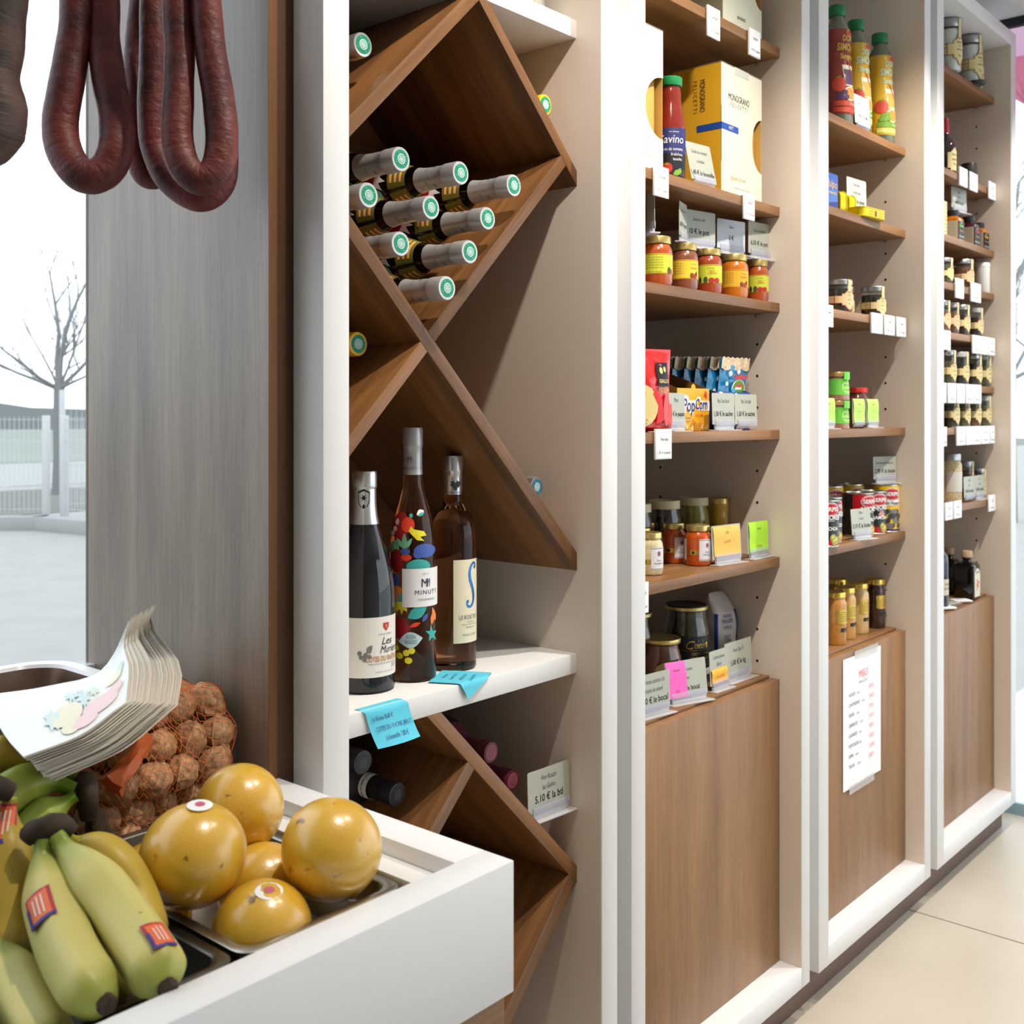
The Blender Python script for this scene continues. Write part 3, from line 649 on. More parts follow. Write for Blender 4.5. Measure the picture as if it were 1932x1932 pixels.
CAMD = (-.6, -.5, .62)
o1 = (0.436, 0.88, E-0.34)
bb = thing('banana_bunch', 'pale yellow banana bunch with dark crown and orange stickers, tips over the counter rim', 'fruit', o1, group='banana bunches')
A_ = [(0.43, 0.879, -0.348), (0.427, 0.874, -0.362), (0.423, 0.856, -0.378), (0.415, 0.827, -0.392), (0.407, 0.791, -0.406), (0.402, 0.754, -0.416), (0.402, 0.73, -0.419)]
B_ = [(0.437, 0.871, -0.345), (0.44, 0.859, -0.356), (0.444, 0.832, -0.369), (0.447, 0.798, -0.386), (0.445, 0.762, -0.399), (0.441, 0.729, -0.408), (0.438, 0.709, -0.414)]
C_ = [(0.447, 0.882, -0.348), (0.461, 0.889, -0.365), (0.473, 0.875, -0.37), (0.48, 0.852, -0.381), (0.486, 0.838, -0.401), (0.483, 0.817, -0.419), (0.477, 0.794, -0.433)]
D_ = [(0.442, 0.896, -0.364), (0.45, 0.886, -0.399), (0.457, 0.863, -0.43), (0.46, 0.829, -0.451), (0.457, 0.802, -0.455), (0.456, 0.788, -0.459)]
banana(bb, o1, A_, .0210, BAN, [(.50, (-.75, -.5, .45), 1)])
banana(bb, o1, B_, .0212, BAN, [(.80, (.1, -.5, .9), .85)])
banana(bb, o1, C_, .0185, BANY)
banana(bb, o1, D_, .0180, BANY)
cr = MB(); pp, rr = spline([(-.0165, .010, -.009), (-.011, .007, -.004), (0, .001, -.001), (.010, -.004, -.003), (.0155, -.008, -.008)], [.006, .0100, .0112, .0102, .006], 14); cr.sweep(pp, rr, 12, wob=lambda i, a: 1+.1*math.sin(3*a+i)); obj('crown', cr, CROWN, bb, smooth=50)
o2 = (.517, .985, E-.36)
bb2 = thing('banana_bunch', 'greener banana bunch lying behind with its cut stem toward the walnuts', 'fruit', o2, group='banana bunches')
G_ = [(0.511, 0.984, -0.352), (0.498, 0.999, -0.345), (0.477, 1.008, -0.344), (0.452, 1.007, -0.352), (0.43, 1.001, -0.373), (0.415, 0.988, -0.403)]
H_ = [(0.522, 1.002, -0.349), (0.507, 1.019, -0.341), (0.491, 1.038, -0.33), (0.47, 1.047, -0.323), (0.445, 1.046, -0.329), (0.423, 1.04, -0.357)]
I_ = [(0.509, 0.978, -0.356), (0.495, 0.983, -0.364), (0.479, 0.986, -0.372), (0.46, 0.983, -0.385), (.445, .975, -.40)]
banana(bb2, o2, G_, .020, BANG); banana(bb2, o2, H_, .0185, BANY, tip=False); banana(bb2, o2, I_, .017, BANG)
cr = MB(); pp, rr = spline([(.002, .008, .014), (.006, .001, .009), (.006, -.004, -.006), (.006, -.004, -.022)], [.008, .0105, .010, .008], 10); cr.sweep(pp, rr, 12, wob=lambda i, a: 1+.1*math.sin(3*a+i)); obj('crown', cr, CROWN, bb2, smooth=50)
o3 = (.415, .92, E-.33)
bb3 = thing('banana_bunch', 'banana bunch cut by the frame edge, hanging straight down with an orange sticker', 'fruit', o3, group='banana bunches')
banana(bb3, o3, [(0.425, 0.93, -0.325), (0.421, 0.928, -0.348), (0.414, 0.913, -0.377), (0.407, 0.89, -0.412), (0.4, 0.868, -0.437)], .0195, BANY, [(.22, (-.5, -.75, .4), 1)])
banana(bb3, o3, [(0.407, 0.936, -0.315), (0.398, 0.931, -0.346), (0.395, 0.919, -0.382), (0.39, 0.895, -0.416), (0.389, 0.881, -0.44)], .0185, BANY)
banana(bb3, o3, [(0.389, 0.896, -0.39), (0.394, 0.874, -0.424), (0.392, 0.846, -0.439), (0.387, 0.814, -0.448), (0.382, 0.782, -0.455), (0.381, 0.768, -0.463)], .0215, BAN)
cr = MB(); pp, rr = spline([(-.022, .012, .012), (-.008, .006, .020), (.008, .0, .012)], [.009, .011, .008], 8); cr.sweep(pp, rr, 10); obj('crown', cr, CROWN, bb3, smooth=50)
bs = MB(); pp, rr = spline([(0, 0, -.032), (.001, 0, -.012), (-.001, .002, .004), (.004, .004, .012)], [.0085, .0085, .010, .008], 10); bs.sweep(pp, rr, 12, wob=lambda i, a: 1+.14*math.sin(3*a+i*.8)); pp, rr = spline([(.011, -.002, -.034), (.009, 0, -.016), (.003, .002, .0)], [.007, .008, .008], 6); bs.sweep(pp, rr, 10)
tag(obj('banana_stalk', bs, CROWN, smooth=50, loc=(.5335, .985, E-.392)), 'dark dried banana stalk standing between the bananas and the walnuts', 'stalk')

# ================================================================ WALNUTS IN THEIR NET
WAL = mat('walnut_shell', srgb(188, 146, 104), rough=.6, var=.5, vscale=110, bump=1.0, bscale=120)
rw = random.Random(11); wal = []
def wmesh(k):
    mb = MB(); r = .0195; n, kk = 36, 22; base = len(mb.v); mb.ball((0, 0, 0), r*.93, r*.98, r*1.14, n, kk)
    out = []
    for v in mb.v:
        q = Vector(v); a = math.atan2(q.y, q.x); rid = max(0, 1-abs(math.sin(a))*6); gr = noise.noise((q.x*150+k*5, q.y*150, q.z*95)); g2 = noise.noise((q.x*420+k*5, q.y*420, q.z*260))
        s = 1+.14*rid+.10*gr+.05*g2+(.10 if q.z > r*1.08 else 0); out.append(tuple(q*s))
    mb.v = out; return mb
W3 = []
for k in range(3):
    me = obj('walnut', wmesh(k), WAL, smooth=80); W3.append(me)
HC = Vector((.640, 1.135, E-.478))
cand = []
def inside(p):     # the heap: a mound leaning on the panel
    q = p-HC; top = .172 - .55*max(0, .0-q.x)*1.2 - abs(q.y)*.55 - max(0, -q.x)*.35
    return abs(q.x) < .105 and -.085 < q.y < .125 and 0 <= q.z < top and q.x < .1
tries = 0
for layer in range(6):
    z = .0205+layer*.031
    for i in range(-4, 5):
        for j in range(-4, 5):
            p = HC+Vector((i*.037+(.017 if (j+layer) % 2 else 0)+rw.uniform(-.003, .003), j*.035+(.012 if layer % 2 else 0)+rw.uniform(-.003, .003), z+rw.uniform(-.003, .003)))
            if inside(p): cand.append(p)
wal = cand
def shows(p):
    for ex, ey in ((0, 0), (-.35, .25), (.4, -.4)):
        c = Vector((ex, ey, E)); d0 = (p-c).normalized(); u = d0.cross(Vector((0, 0, 1))).normalized(); v = u.cross(d0)
        for a, b in ((0, 0), (.8, 0), (-.8, 0), (0, .8), (0, -.8), (.6, .6), (-.6, .6)):
            q = p+(u*a+v*b)*.018; d = q-c; L = d.length; d = d/L; hit = False
            for o in cand:
                if o is p: continue
                w_ = o-c; t_ = w_.dot(d)
                if 0 < t_ < L-.004 and (w_-d*t_).length < .0185: hit = True; break
            if not hit: return True
    return False
seen = sorted([p for p in cand if shows(p) or p.z < HC.z+.03], key=lambda p: -p.z)
HT = {0: 'high in', 1: 'halfway up', 2: 'low in'}; WH = {0: 'toward the paper bags', 1: 'in its middle', 2: 'against the grey panel'}
for k, p in enumerate(seen):
    o = W3[k % 3] if k < 3 else W3[k % 3].copy()
    if k >= 3: COL.objects.link(o)
    o.location = p; o.rotation_euler = (rw.uniform(0, 6), rw.uniform(0, 6), rw.uniform(0, 6)); s = rw.uniform(.94, 1.07); o.scale = (s, s, s)
    hz = 0 if p.z > HC.z+.10 else 1 if p.z > HC.z+.05 else 2; wx = 0 if p.x < HC.x-.03 else 1 if p.x < HC.x+.04 else 2
    lab = 'topmost brown walnut of the orange net' if k == 0 else f'wrinkled brown walnut {HT[hz]} the orange net, {WH[wx]}'
    tag(o, lab, 'walnut', 'walnuts in the orange net')
NET = P('orange_net', 214, 104, 44, rough=.5)
cen = HC+Vector((.01, 0, .03))
def hull(th, ph):
    d = Vector((math.cos(ph)*math.cos(th), math.cos(ph)*math.sin(th), math.sin(ph))); best = .03
    for p in wal:
        q = p-cen; b = q.dot(d); c2 = q.length_squared-.0228**2; D = b*b-c2
        if D > 0: best = max(best, b+math.sqrt(D))
    return best
NT, NP = 66, 28; hr = [[hull(2*PI*i/NT, -.30+(PI/2+.30)*j/NP) for i in range(NT)] for j in range(NP+1)]
for _ in range(2): hr = [[max(hr[j][i], (hr[j][i-1]+hr[j][(i+1) % NT]+hr[max(j-1, 0)][i]+hr[min(j+1, NP)][i])/4) for i in range(NT)] for j in range(NP+1)]
def npos(i, j):
    j0 = min(int(j), NP-1); f = j-j0; i0 = int(math.floor(i)) % NT; fi = i-math.floor(i)
    g = lambda jj: hr[jj][i0]*(1-fi)+hr[jj][(i0+1) % NT]*fi
    r = g(j0)*(1-f)+g(j0+1)*f; th = 2*PI*i/NT; ph = -.30+(PI/2+.30)*j/NP
    q = cen+Vector((math.cos(ph)*math.cos(th), math.cos(ph)*math.sin(th), math.sin(ph)))*r
    q.x = min(q.x, .7600); q.z = max(q.z, E-.49); return q
nb = MB(); r_ = .00034
def seg(a, b):
    d = (b-a);
    if d.length < 1e-5: return
    d.normalize(); u = d.cross(Vector((.3, .5, .8))).normalized()*r_; v = d.cross(u).normalized()*r_
    o_ = [u, -u*.5+v*.87, -u*.5-v*.87]; nb.add([a+q for q in o_]+[b+q for q in o_], [(0, 1, 4, 3), (1, 2, 5, 4), (2, 0, 3, 5)])
for j in range(NP-1):
    for i in range(NT):
        for s in (0, 1):
            a = npos(i+(.5 if j % 2 else 0), j+.15); b = npos(i+(.5 if j % 2 else 0)+(.5 if s else -.5), j+.85); seg(a, b)
        a = npos(i+(0 if j % 2 else .5), j+.85); b = npos(i+(0 if j % 2 else .5), j+1.15); seg(a, b)
nt = tag(obj('net_bag', nb, NET), 'orange plastic net bag stretched over the walnuts', 'bag')
nm = MB(); pp, rr = spline([(HC.x-.02, HC.y-.085, E-.345), (HC.x-.045, HC.y-.11, E-.352), (HC.x-.075, HC.y-.12, E-.37)], [.012, .007, .013], 8); nm.sweep(pp, rr, 10, wob=lambda i, a: 1+.25*math.sin(5*a+i)); obj('gathered_neck', nm, NET, nt, smooth=50)

# ================================================================ STACK OF PAPER BAGS
BAG_SHADE = P('bag_paper_shaded', 216, 208, 194, rough=.75); KRAFTW = P('bag_paper_top', 236, 240, 240, rough=.7)  # lower bags tinted tan for the shade on the stack's side
rows_t = [[(0.447, 0.950, -0.298), (0.499, 0.952, -0.291), (0.540, 0.962, -0.278), (0.553, 0.966, -0.274)],
          [(0.468, 1.03, -0.300), (0.532, 1.036, -0.281), (0.575, 1.03, -0.268), (0.592, 1.028, -0.257)],
          [(0.497, 1.142, -0.290), (0.565, 1.135, -0.291), (0.606, 1.119, -0.284), (0.632, 1.108, -0.252)],
          [(0.500, 1.155, -0.291), (0.570, 1.150, -0.292), (0.618, 1.128, -0.280), (0.641, 1.112, -0.226)]]
rows_b = [[(0.480, 0.964, -0.332), (0.549, 0.971, -0.322), (0.590, 0.972, -0.303), (0.613, 0.974, -0.291)],
          [(0.505, 1.04, -0.335), (0.575, 1.045, -0.312), (0.625, 1.034, -0.290), (0.650, 1.027, -0.266)],
          [(0.515, 1.15, -0.325), (0.585, 1.150, -0.318), (0.640, 1.130, -0.290), (0.668, 1.112, -0.238)],
          [(0.517, 1.165, -0.325), (0.590, 1.165, -0.318), (0.648, 1.142, -0.286), (0.676, 1.118, -0.216)]]
def crv(c, t):
    m = len(c)-1; i = min(int(t*m), m-1); f = t*m-i; g = lambda k: Vector(c[max(0, min(m, k))]); p0, p1, p2, p3 = g(i-1), g(i), g(i+1), g(i+2)
    if i == 0: p0 = 2*p1-p2
    if i == m-1: p3 = 2*p2-p1
    return .5*((2*p1)+(p2-p0)*f+(2*p0-5*p1+4*p2-p3)*f*f+(3*p1-p0-3*p2+p3)*f**3)
NB = 30
def bag_pt(k, u, v):
    f = k/(NB-1); ff = f
    rows = [[tuple(Vector(a)*(1-ff)+Vector(b)*ff) for a, b in zip(ra, rb)] for ra, rb in zip(rows_t, rows_b)]
    p = crv([tuple(crv(r, u)) for r in rows], v)
    p = p+Vector((0, 0, E)); return p
brand = random.Random(4)
for k in range(NB):
    du = brand.uniform(-.014, .014); dv = brand.uniform(-.012, .012); wv = brand.uniform(-.0006, .0006)
    mb = MB(); nu, nv = 12, 8
    def top(u, v): return bag_pt(k, min(1.03, u+du), min(1.02, max(-.02, v+dv)))+Vector((0, 0, wv*math.sin(u*9+k)))
    th = Vector((.0002, -.0002, -.0006))
    mb.grid(lambda u, v: top(u, v), nu, nv); n0 = len(mb.v); mb.grid(lambda u, v: top(u, v)+th, nu, nv)
    W = nu+1
    ring = [i for i in range(W)]+[j*W+nu for j in range(1, nv+1)]+[nv*W+i for i in range(nu-1, -1, -1)]+[j*W for j in range(nv-1, 0, -1)]
    mb.f += [(ring[i], ring[(i+1) % len(ring)], ring[(i+1) % len(ring)]+n0, ring[i]+n0) for i in range(len(ring))]; mb.m += [0]*len(ring)
    if k == 0:
        t = tag(obj('paper_bag', mb, KRAFTW, smooth=60), 'topmost white paper bag printed with faint coloured fruit, curled up against the panel', 'paper bag', 'paper fruit bags in a stack')
        pm = MB(); cols = [P('print_teal', 208, 228, 230, rough=.7), P('print_pink', 236, 212, 218, rough=.7), P('print_yellow', 234, 231, 212, rough=.7), P('print_green', 212, 230, 218, rough=.7)]
        def blob(cu, cv, ru, rv, mi, n=14, sp=0, rot=0):
            def q(u, v): return bag_pt(0, u+du, v+dv)+Vector((-.0002, -.0004, .0016))
            pts = []
            for j in range(n):
                a = 2*PI*j/n; rr = 1 if not sp else (1 if j % 2 else 1-sp); x, y = ru*rr*math.cos(a), rv*rr*math.sin(a); pts.append((cu+x*math.cos(rot)-y*math.sin(rot), cv+x*math.sin(rot)+y*math.cos(rot)))
            pm.add([q(cu, cv)]+[q(*p) for p in pts], [(0, 1+j, 1+(j+1) % n) for j in range(n)], mi)
        for b_ in ((.30, .20, .10, .10, 2), (.42, .28, .05, .16, 0, 18, .55), (.36, .36, .04, .1, 0, 14, .6), (.55, .14, .16, .07, 1), (.68, .2, .13, .05, 1, 14, 0, .3), (.40, .08, .1, .05, 1), (.30, .08, .06, .05, 2), (.22, .22, .05, .12, 0, 14, .4), (.72, .34, .14, .04, 2, 14, 0, .5), (.84, .42, .1, .035, 3, 14, 0, .6), (.5, .3, .04, .08, 3, 12, .5)): blob(*b_)
        obj('fruit_print', pm, cols, t)
    else: tag(obj('paper_bag', mb, BAG_SHADE, smooth=60), 'white paper fruit bag in the stack under the printed top one', 'paper bag', 'paper fruit bags in a stack')
# ================================================================ WINE
SILV = mat('silver_capsule', (.56, .56, .57), rough=.38, metal=.55, bump=.02, bscale=400)
SILVB = mat('bright_silver_capsule', (.66, .66, .67), rough=.26, metal=.9)
ROSE = mat('rose_wine_glass', srgb(246, 178, 130), rough=.015, trans=1, ior=1.36)
ROSED = mat('rose_wine_lying', srgb(236, 160, 96), rough=.02, trans=1, ior=1.36)
REDW = mat('red_wine_glass', (.006, .005, .007), rough=.05, spec=.6, coat=.3)
GRN_CAP = P('green_cap_print', 0, 140, 100, rough=.5); EMB = P('cap_emblem', 190, 215, 215, rough=.5); TEALC = P('teal_cap_print', 30, 120, 150, rough=.5)
BLKCAP = mat('black_capsule', (.018, .018, .021), rough=.4, spec=.5); WINECAP = mat('wine_red_capsule', srgb(92, 32, 48), rough=.4)
YELCAP = mat('yellow_capsule', srgb(226, 178, 20), rough=.35)
PROFS = {
 'tall': [(0, .004), (.62, .002), (.93, .003), (1, .012), (1, .46), (.985, .52), (.93, .58), (.82, .645), (.64, .705), (.49, .755), (.415, .795), (.39, .83), (.38, .86), (.38, .99), (.36, 1), (0, 1)],
 'round': [(0, .004), (.62, .002), (.93, .003), (1, .012), (1, .60), (.985, .645), (.93, .685), (.80, .72), (.60, .745), (.47, .765), (.405, .79), (.385, .82), (.385, .99), (.36, 1), (0, 1)],
 'slope': [(0, .004), (.62, .002), (.93, .003), (1, .012), (1, .42), (.975, .48), (.90, .55), (.77, .62), (.62, .69), (.50, .74), (.42, .79), (.375, .84), (.36, .99), (.34, 1), (0, 1)],
}
def bottle(label, loc, L, r, kind, glass, cap, capr, rot=(0, 0, 0), group=None, capdisc=None, cap_lo=.80, name='wine_bottle', rnd=None):
    t = thing(name, label, 'bottle', loc, group=group, rot=rot)
    pf = [(max(.00001, a*r), b*L) for a, b in PROFS[kind]]
    g = obj('glass', MB().lathe(pf, 40), glass, t, smooth=40)
    rf = rprof(pf[3:]); k = rf(L*.9)+.0006
    lo = L*cap_lo
    cp = [(rf(lo+(L*.91-lo)*q)+.0006, lo+(L*.91-lo)*q) for q in (0, .12, .25, .4, .6, .8)]+[(k, L*.922), (k*1.06, L*.926), (k*1.075, L*.935), (k*1.07, L*.993), (k*1.02, L*1.002), (k*.9, L*1.003), (.00001, L*1.003)]
    c = obj('capsule', MB().lathe(cp, 32), cap, t, smooth=35)
    if capdisc:
        mb = MB(); z = L*1.003
        for mi, (a, b, dz) in enumerate(((.0, .80, .0004), (.0, .46, .0008))):
            n = 28; mb.add([(0, 0, z+dz)]+[(k*b*math.cos(2*PI*j/n), k*b*math.sin(2*PI*j/n), z+dz) for j in range(n)], [(0, 1+j, 1+(j+1) % n) for j in range(n)], mi)
        n = 20
        mb.add([(k*q*math.cos(2*PI*j/n), k*q*math.sin(2*PI*j/n), z+.0011) for q in (.30, .34) for j in range(n)], [(j, (j+1) % n, n+(j+1) % n, n+j) for j in range(n)], 0)
        for j in range(5):
            a = 2*PI*j/5+.3; c_ = (k*.16*math.cos(a), k*.16*math.sin(a)); mb.add([(c_[0]+k*.06*math.cos(q), c_[1]+k*.06*math.sin(q), z+.0011) for q in (0, 2.1, 4.2)], [(0, 1, 2)], 0)
        for j in range(4):
            a = 2*PI*j/4+.5; c_ = (k*.63*math.cos(a), k*.63*math.sin(a)); mb.add([(c_[0]+k*.05*math.cos(q), c_[1]+k*.05*math.sin(q), z+.0009) for q in (0, 1.57, 3.14, 4.71)], [(0, 1, 2, 3)], 1)
        obj('cap_seal', mb, list(capdisc), t)
    return t, rf
def pcol(nm, r, g, b): return P('print_'+nm, r, g, b, rough=.45)
PC = [pcol('dark_red', 150, 30, 32), pcol('orange_red', 228, 64, 40), pcol('lemon', 226, 216, 50), pcol('white', 236, 232, 226), pcol('aqua', 60, 170, 165), pcol('leaf_green', 112, 178, 140), pcol('royal_blue', 66, 92, 170), pcol('orange', 236, 132, 60), pcol('pale_blue', 190, 216, 222), pcol('olive', 110, 104, 36), pcol('peach', 238, 170, 104), pcol('blush', 214, 190, 182)]
def ell(cx, cz, rx, rz, n=16, rot=0, spike=0):
    o = []
    for j in range(n):
        a = 2*PI*j/n; q = 1-spike if (spike and j % 2) else 1; x, z = rx*q*math.cos(a), rz*q*math.sin(a); o.append((cx+x*math.cos(rot)-z*math.sin(rot), cz+x*math.sin(rot)+z*math.cos(rot)))
    return o
def leaf(cx, cz, L, w_, rot=0):
    o = [(L*(-1+2*t), w_*math.sin(PI*t)) for t in [i/7 for i in range(8)]]+[(L*(1-2*t), -w_*math.sin(PI*t)) for t in [i/7 for i in range(1, 7)]]
    return [(cx+x*math.cos(rot)-z*math.sin(rot), cz+x*math.sin(rot)+z*math.cos(rot)) for x, z in o]

# --- nine rosé bottles lying in the diamond
LB_, RB_ = .325, .0373
def lying(label, x, y, z, group=None): return (x, y+LB_*1.003, E+z)
g0, rf0 = bottle('silver capped rosé bottle lying lowest in the diamond, alone in its corner', lying('', 1.0107, .983, .1622), LB_, RB_, 'tall', ROSED, SILV, 0, rot=(PI/2, 0, 0), group='rosé bottles lying in the diamond rack', capdisc=(GRN_CAP, EMB), cap_lo=.775)
pm = MB()
for k in range(3):
    a0 = k*2*PI/3+.5
    arc(pm, RB_, .213, .239, a0-.95, a0+.95, 16, .0005, 9, rf0, 3)
    for zz, hw in ((.2185, .0017), (.2255, .0017), (.2325, .0017)): arc(pm, RB_, zz-hw, zz+hw, a0-.62, a0+.66, 12, .0009, 10, rf0, 2)
    cyl_poly(pm, ell(0, .186, .030, .025, 22, .2, .42), RB_, a0+.35, rf0, .0007, 3)
    cyl_poly(pm, ell(0, .178, .018, .015, 12), RB_, a0+.35, rf0, .0011, 0)
    cyl_poly(pm, ell(0, .172, .034, .034, 14), RB_, a0-.55, rf0, .0005, 0)
    cyl_poly(pm, ell(0, .185, .012, .012), RB_, a0-.75, rf0, .0007, 1)
    cyl_poly(pm, leaf(0, .195, .012, .006, .6), RB_, a0+1.05, rf0, .0007, 5)
    cyl_poly(pm, ell(0, .10, .025, .02), RB_, a0+.2, rf0, .0006, 6); cyl_poly(pm, ell(0, .12, .012, .014, 14, 0, .4), RB_, a0-.4, rf0, .001, 2)
obj('printed_flowers', pm, PC, g0)
cm = MB(); s0 = 0
for k in range(3):
    st = len(cm.v); txt(cm, 'M', 0, LB_*.87, .006, al='C'); txt(cm, 'MINUTY', 0, LB_*.835, .0028, al='C', space=1.3)
    bend(cm, st, .0152, k*2*PI/3, rof=lambda z: .0152)
obj('capsule_lettering', cm, P('dark_grey_print', 74, 74, 78), g0)
for x, y, z, lab in ((1.0642, .993, .2157, 'second from below toward the shelves'), (1.1177, 1.0095, .2692, 'third from below toward the shelves'), (1.1712, 1.008, .3227, 'far out on the bare board'),
                     (.9572, 1.0125, .2157, 'just above the lowest one beside the crossing board'), (1.0107, 1.012, .2692, 'in the middle of the heap with bottles all round'), (1.0642, 1.0095, .3227, 'upper row, second from its outer end'),
                     (.9037, 1.013, .2692, 'half cut off by the white post'), (.9572, 1.012, .3227, 'topmost of the heap beside the white post')):
    dup(g0, lying('', x, y, z), 'rosé bottle in the diamond, '+lab)
bottle('silver capped bottle lying above the upper rack board beside the white post', lying('', .9318, 1.055, .4703), LB_, RB_, 'tall', ROSED, SILVB, 0, rot=(PI/2, 0, 0), capdisc=(GRN_CAP, EMB), cap_lo=.775)
bottle('yellow capped bottle lying in the notch behind the upper rack board', lying('', 1.2915, 1.0485, .4697), LB_, .0368, 'round', ROSED, YELCAP, 0, rot=(PI/2, 0, 0), capdisc=(GRN_CAP, EMB), cap_lo=.775)
bottle('yellow capped bottle lying in the side triangle beside the white post', (.937, 1.07+.271, E+.0905), .27, .0368, 'round', ROSED, YELCAP, 0, rot=(PI/2, 0, 0), capdisc=(GRN_CAP, EMB), cap_lo=.775)
bottle('blue capped bottle lying in the notch at the lower end of the long board', (1.2915, 1.0651+.271, E-.1105), .27, .0368, 'round', ROSED, SILVB, 0, rot=(PI/2, 0, 0), capdisc=(TEALC, EMB), cap_lo=.775)
for x, y, z, lab in ((1.002, 1.067, -.5045, 'lower black capped wine bottle lying behind the grapefruits'), (.9487, 1.075, -.4505, 'upper black capped wine bottle lying beside the white post')):
    t, rf = bottle(lab, (x, y+.27, E+z), .27, .0368, 'round', REDW, BLKCAP, 0, rot=(PI/2, 0, 0), capdisc=(BLKCAP, P('dark_grey_print', 74, 74, 78)), cap_lo=.72)
    if z < -.47:
        mb = MB(); arc(mb, .0155, .208, .226, 0, 2*PI, 24, .0011, 0); arc(mb, .0155, .2015, .208, 0, 2*PI, 24, .0011, 1)
        for k in range(6):
            st = len(mb.v); txt(mb, 'VIN DE PAYS', 0, .2155, .003, al='C', mi=2); bend(mb, st, .0155, k*PI/3, off=.0014)
        obj('neck_band', mb, [PAPER, P('cap_blue', 60, 120, 160), INK], t)
for x, y, z, lab in ((1.1825, 1.062, -.4895, 'upper wine red capped bottle lying on the lower long board'), (1.239, 1.07, -.546, 'lower wine red capped bottle lying behind the price card')):
    bottle(lab, (x, y+.27, E+z), .27, .0365, 'round', REDW, WINECAP, 0, rot=(PI/2, 0, 0), capdisc=(P('dull_pink_seal', 150, 84, 100), P('dull_pink_seal', 150, 84, 100)), cap_lo=.72)

# --- three bottles standing on the white shelf
ZW = E-.364
fx, fy = .978, 1.104; F1 = facing(fx, fy)
t, rf = bottle('dark red wine bottle with silver capsule and cream label on the white shelf', (fx, fy, ZW), .288, .0402, 'slope', REDW, SILVB, 0, cap_lo=.76)
lb = MB(); arc(lb, .0402, .022, .100, F1-1.25, F1+1.5, 24, .0004); l_ = obj('label', lb, P('cream_label', 228, 225, 218), t)
m = MB()
def cw(body, a, z, h, mi=0, R=.0402, **k):
    st = len(m.v); txt(m, body, 0, z, h, mi=mi, **k); bend(m, st, R, a, off=.0009)
A1 = F1+.72
cw('CAVE LES COTEAUX', A1, .0765, .0019, wmax=.022); cw('Les', A1+.08, .0640, .0095, shear=.35); cw('Muriers', A1+.22, .0530, .0095, shear=.35, sx=.8)
cw('CÔTES DU RHÔNE', A1-.05, .0425, .0068, 1, wmax=.052, bold=.02); cw('APPELLATION CÔTES DU RHÔNE CONTRÔLÉE', A1-.05, .0385, .0016, wmax=.045); cw('PRODUIT DE FRANCE', A1, .0275, .0020, 2, wmax=.030, space=1.3); cw('2017', A1+.45, .0325, .005, 2)
cyl_poly(m, [(-.005, .092), (.005, .092), (.0045, .086), (0, .081), (-.0045, .086)], .0402, A1+.03, None, .0009, 3); cyl_poly(m, ell(0, .0875, .0015, .003, 8), .0402, A1+.03, None, .0012, 1)
for dx, dz in ((-.010, .052), (-.0155, .049), (-.005, .0495), (-.011, .046), (-.0175, .0545), (-.005, .057)): cyl_poly(m, ell(dx-.004, dz, .003, .003, 10), .0402, A1-.35, None, .0009, 2)
cyl_poly(m, leaf(-.009, .0595, .006, .0035, .9), .0402, A1-.35, None, .0009, 2)
obj('lettering', m, [INK, P('copper_print', 190, 138, 84), INKG, P('crest_red', 196, 56, 40)], l_)
sh = MB(); sp = [(-.0078, .262), (0, .2655), (.0078, .262), (.0072, .247), (0, .234), (-.0072, .247)]; cyl_poly(sh, sp, .0152, F1-.08, None, .0007, 0); cyl_poly(sh, [(x*.82, .2495+(z-.2495)*.85) for x, z in sp], .0152, F1-.08, None, .0010, 1); cyl_poly(sh, ell(0, .254, .0042, .005, 12, 0, .6), .0152, F1-.08, None, .0013, 0); cyl_poly(sh, ell(0, .2425, .002, .003, 8), .0152, F1-.08, None, .0013, 0)
obj('capsule_crest', sh, [INK, SILVB], t)
fx, fy = 1.059, 1.096; F2 = facing(fx, fy)
t, rf = bottle('tall rosé bottle printed with bright flowers, middle of three on the white shelf', (fx, fy, ZW), .345, .0325, 'tall', ROSE, SILV, 0, cap_lo=.815)
m = MB(); K = .000733
def pxp(poly_px, mi, off=.0006, sub=3):
    # outline given in millimetre-like steps across the visible front: (steps from the axis, steps up)
    out = []
    for x, z in poly_px: out.append((math.asin(max(-.97, min(.97, x*K/.0325)))*.0325, z*K))
    cyl_poly(m, out, .0325, F2, rf, off, mi, sub)
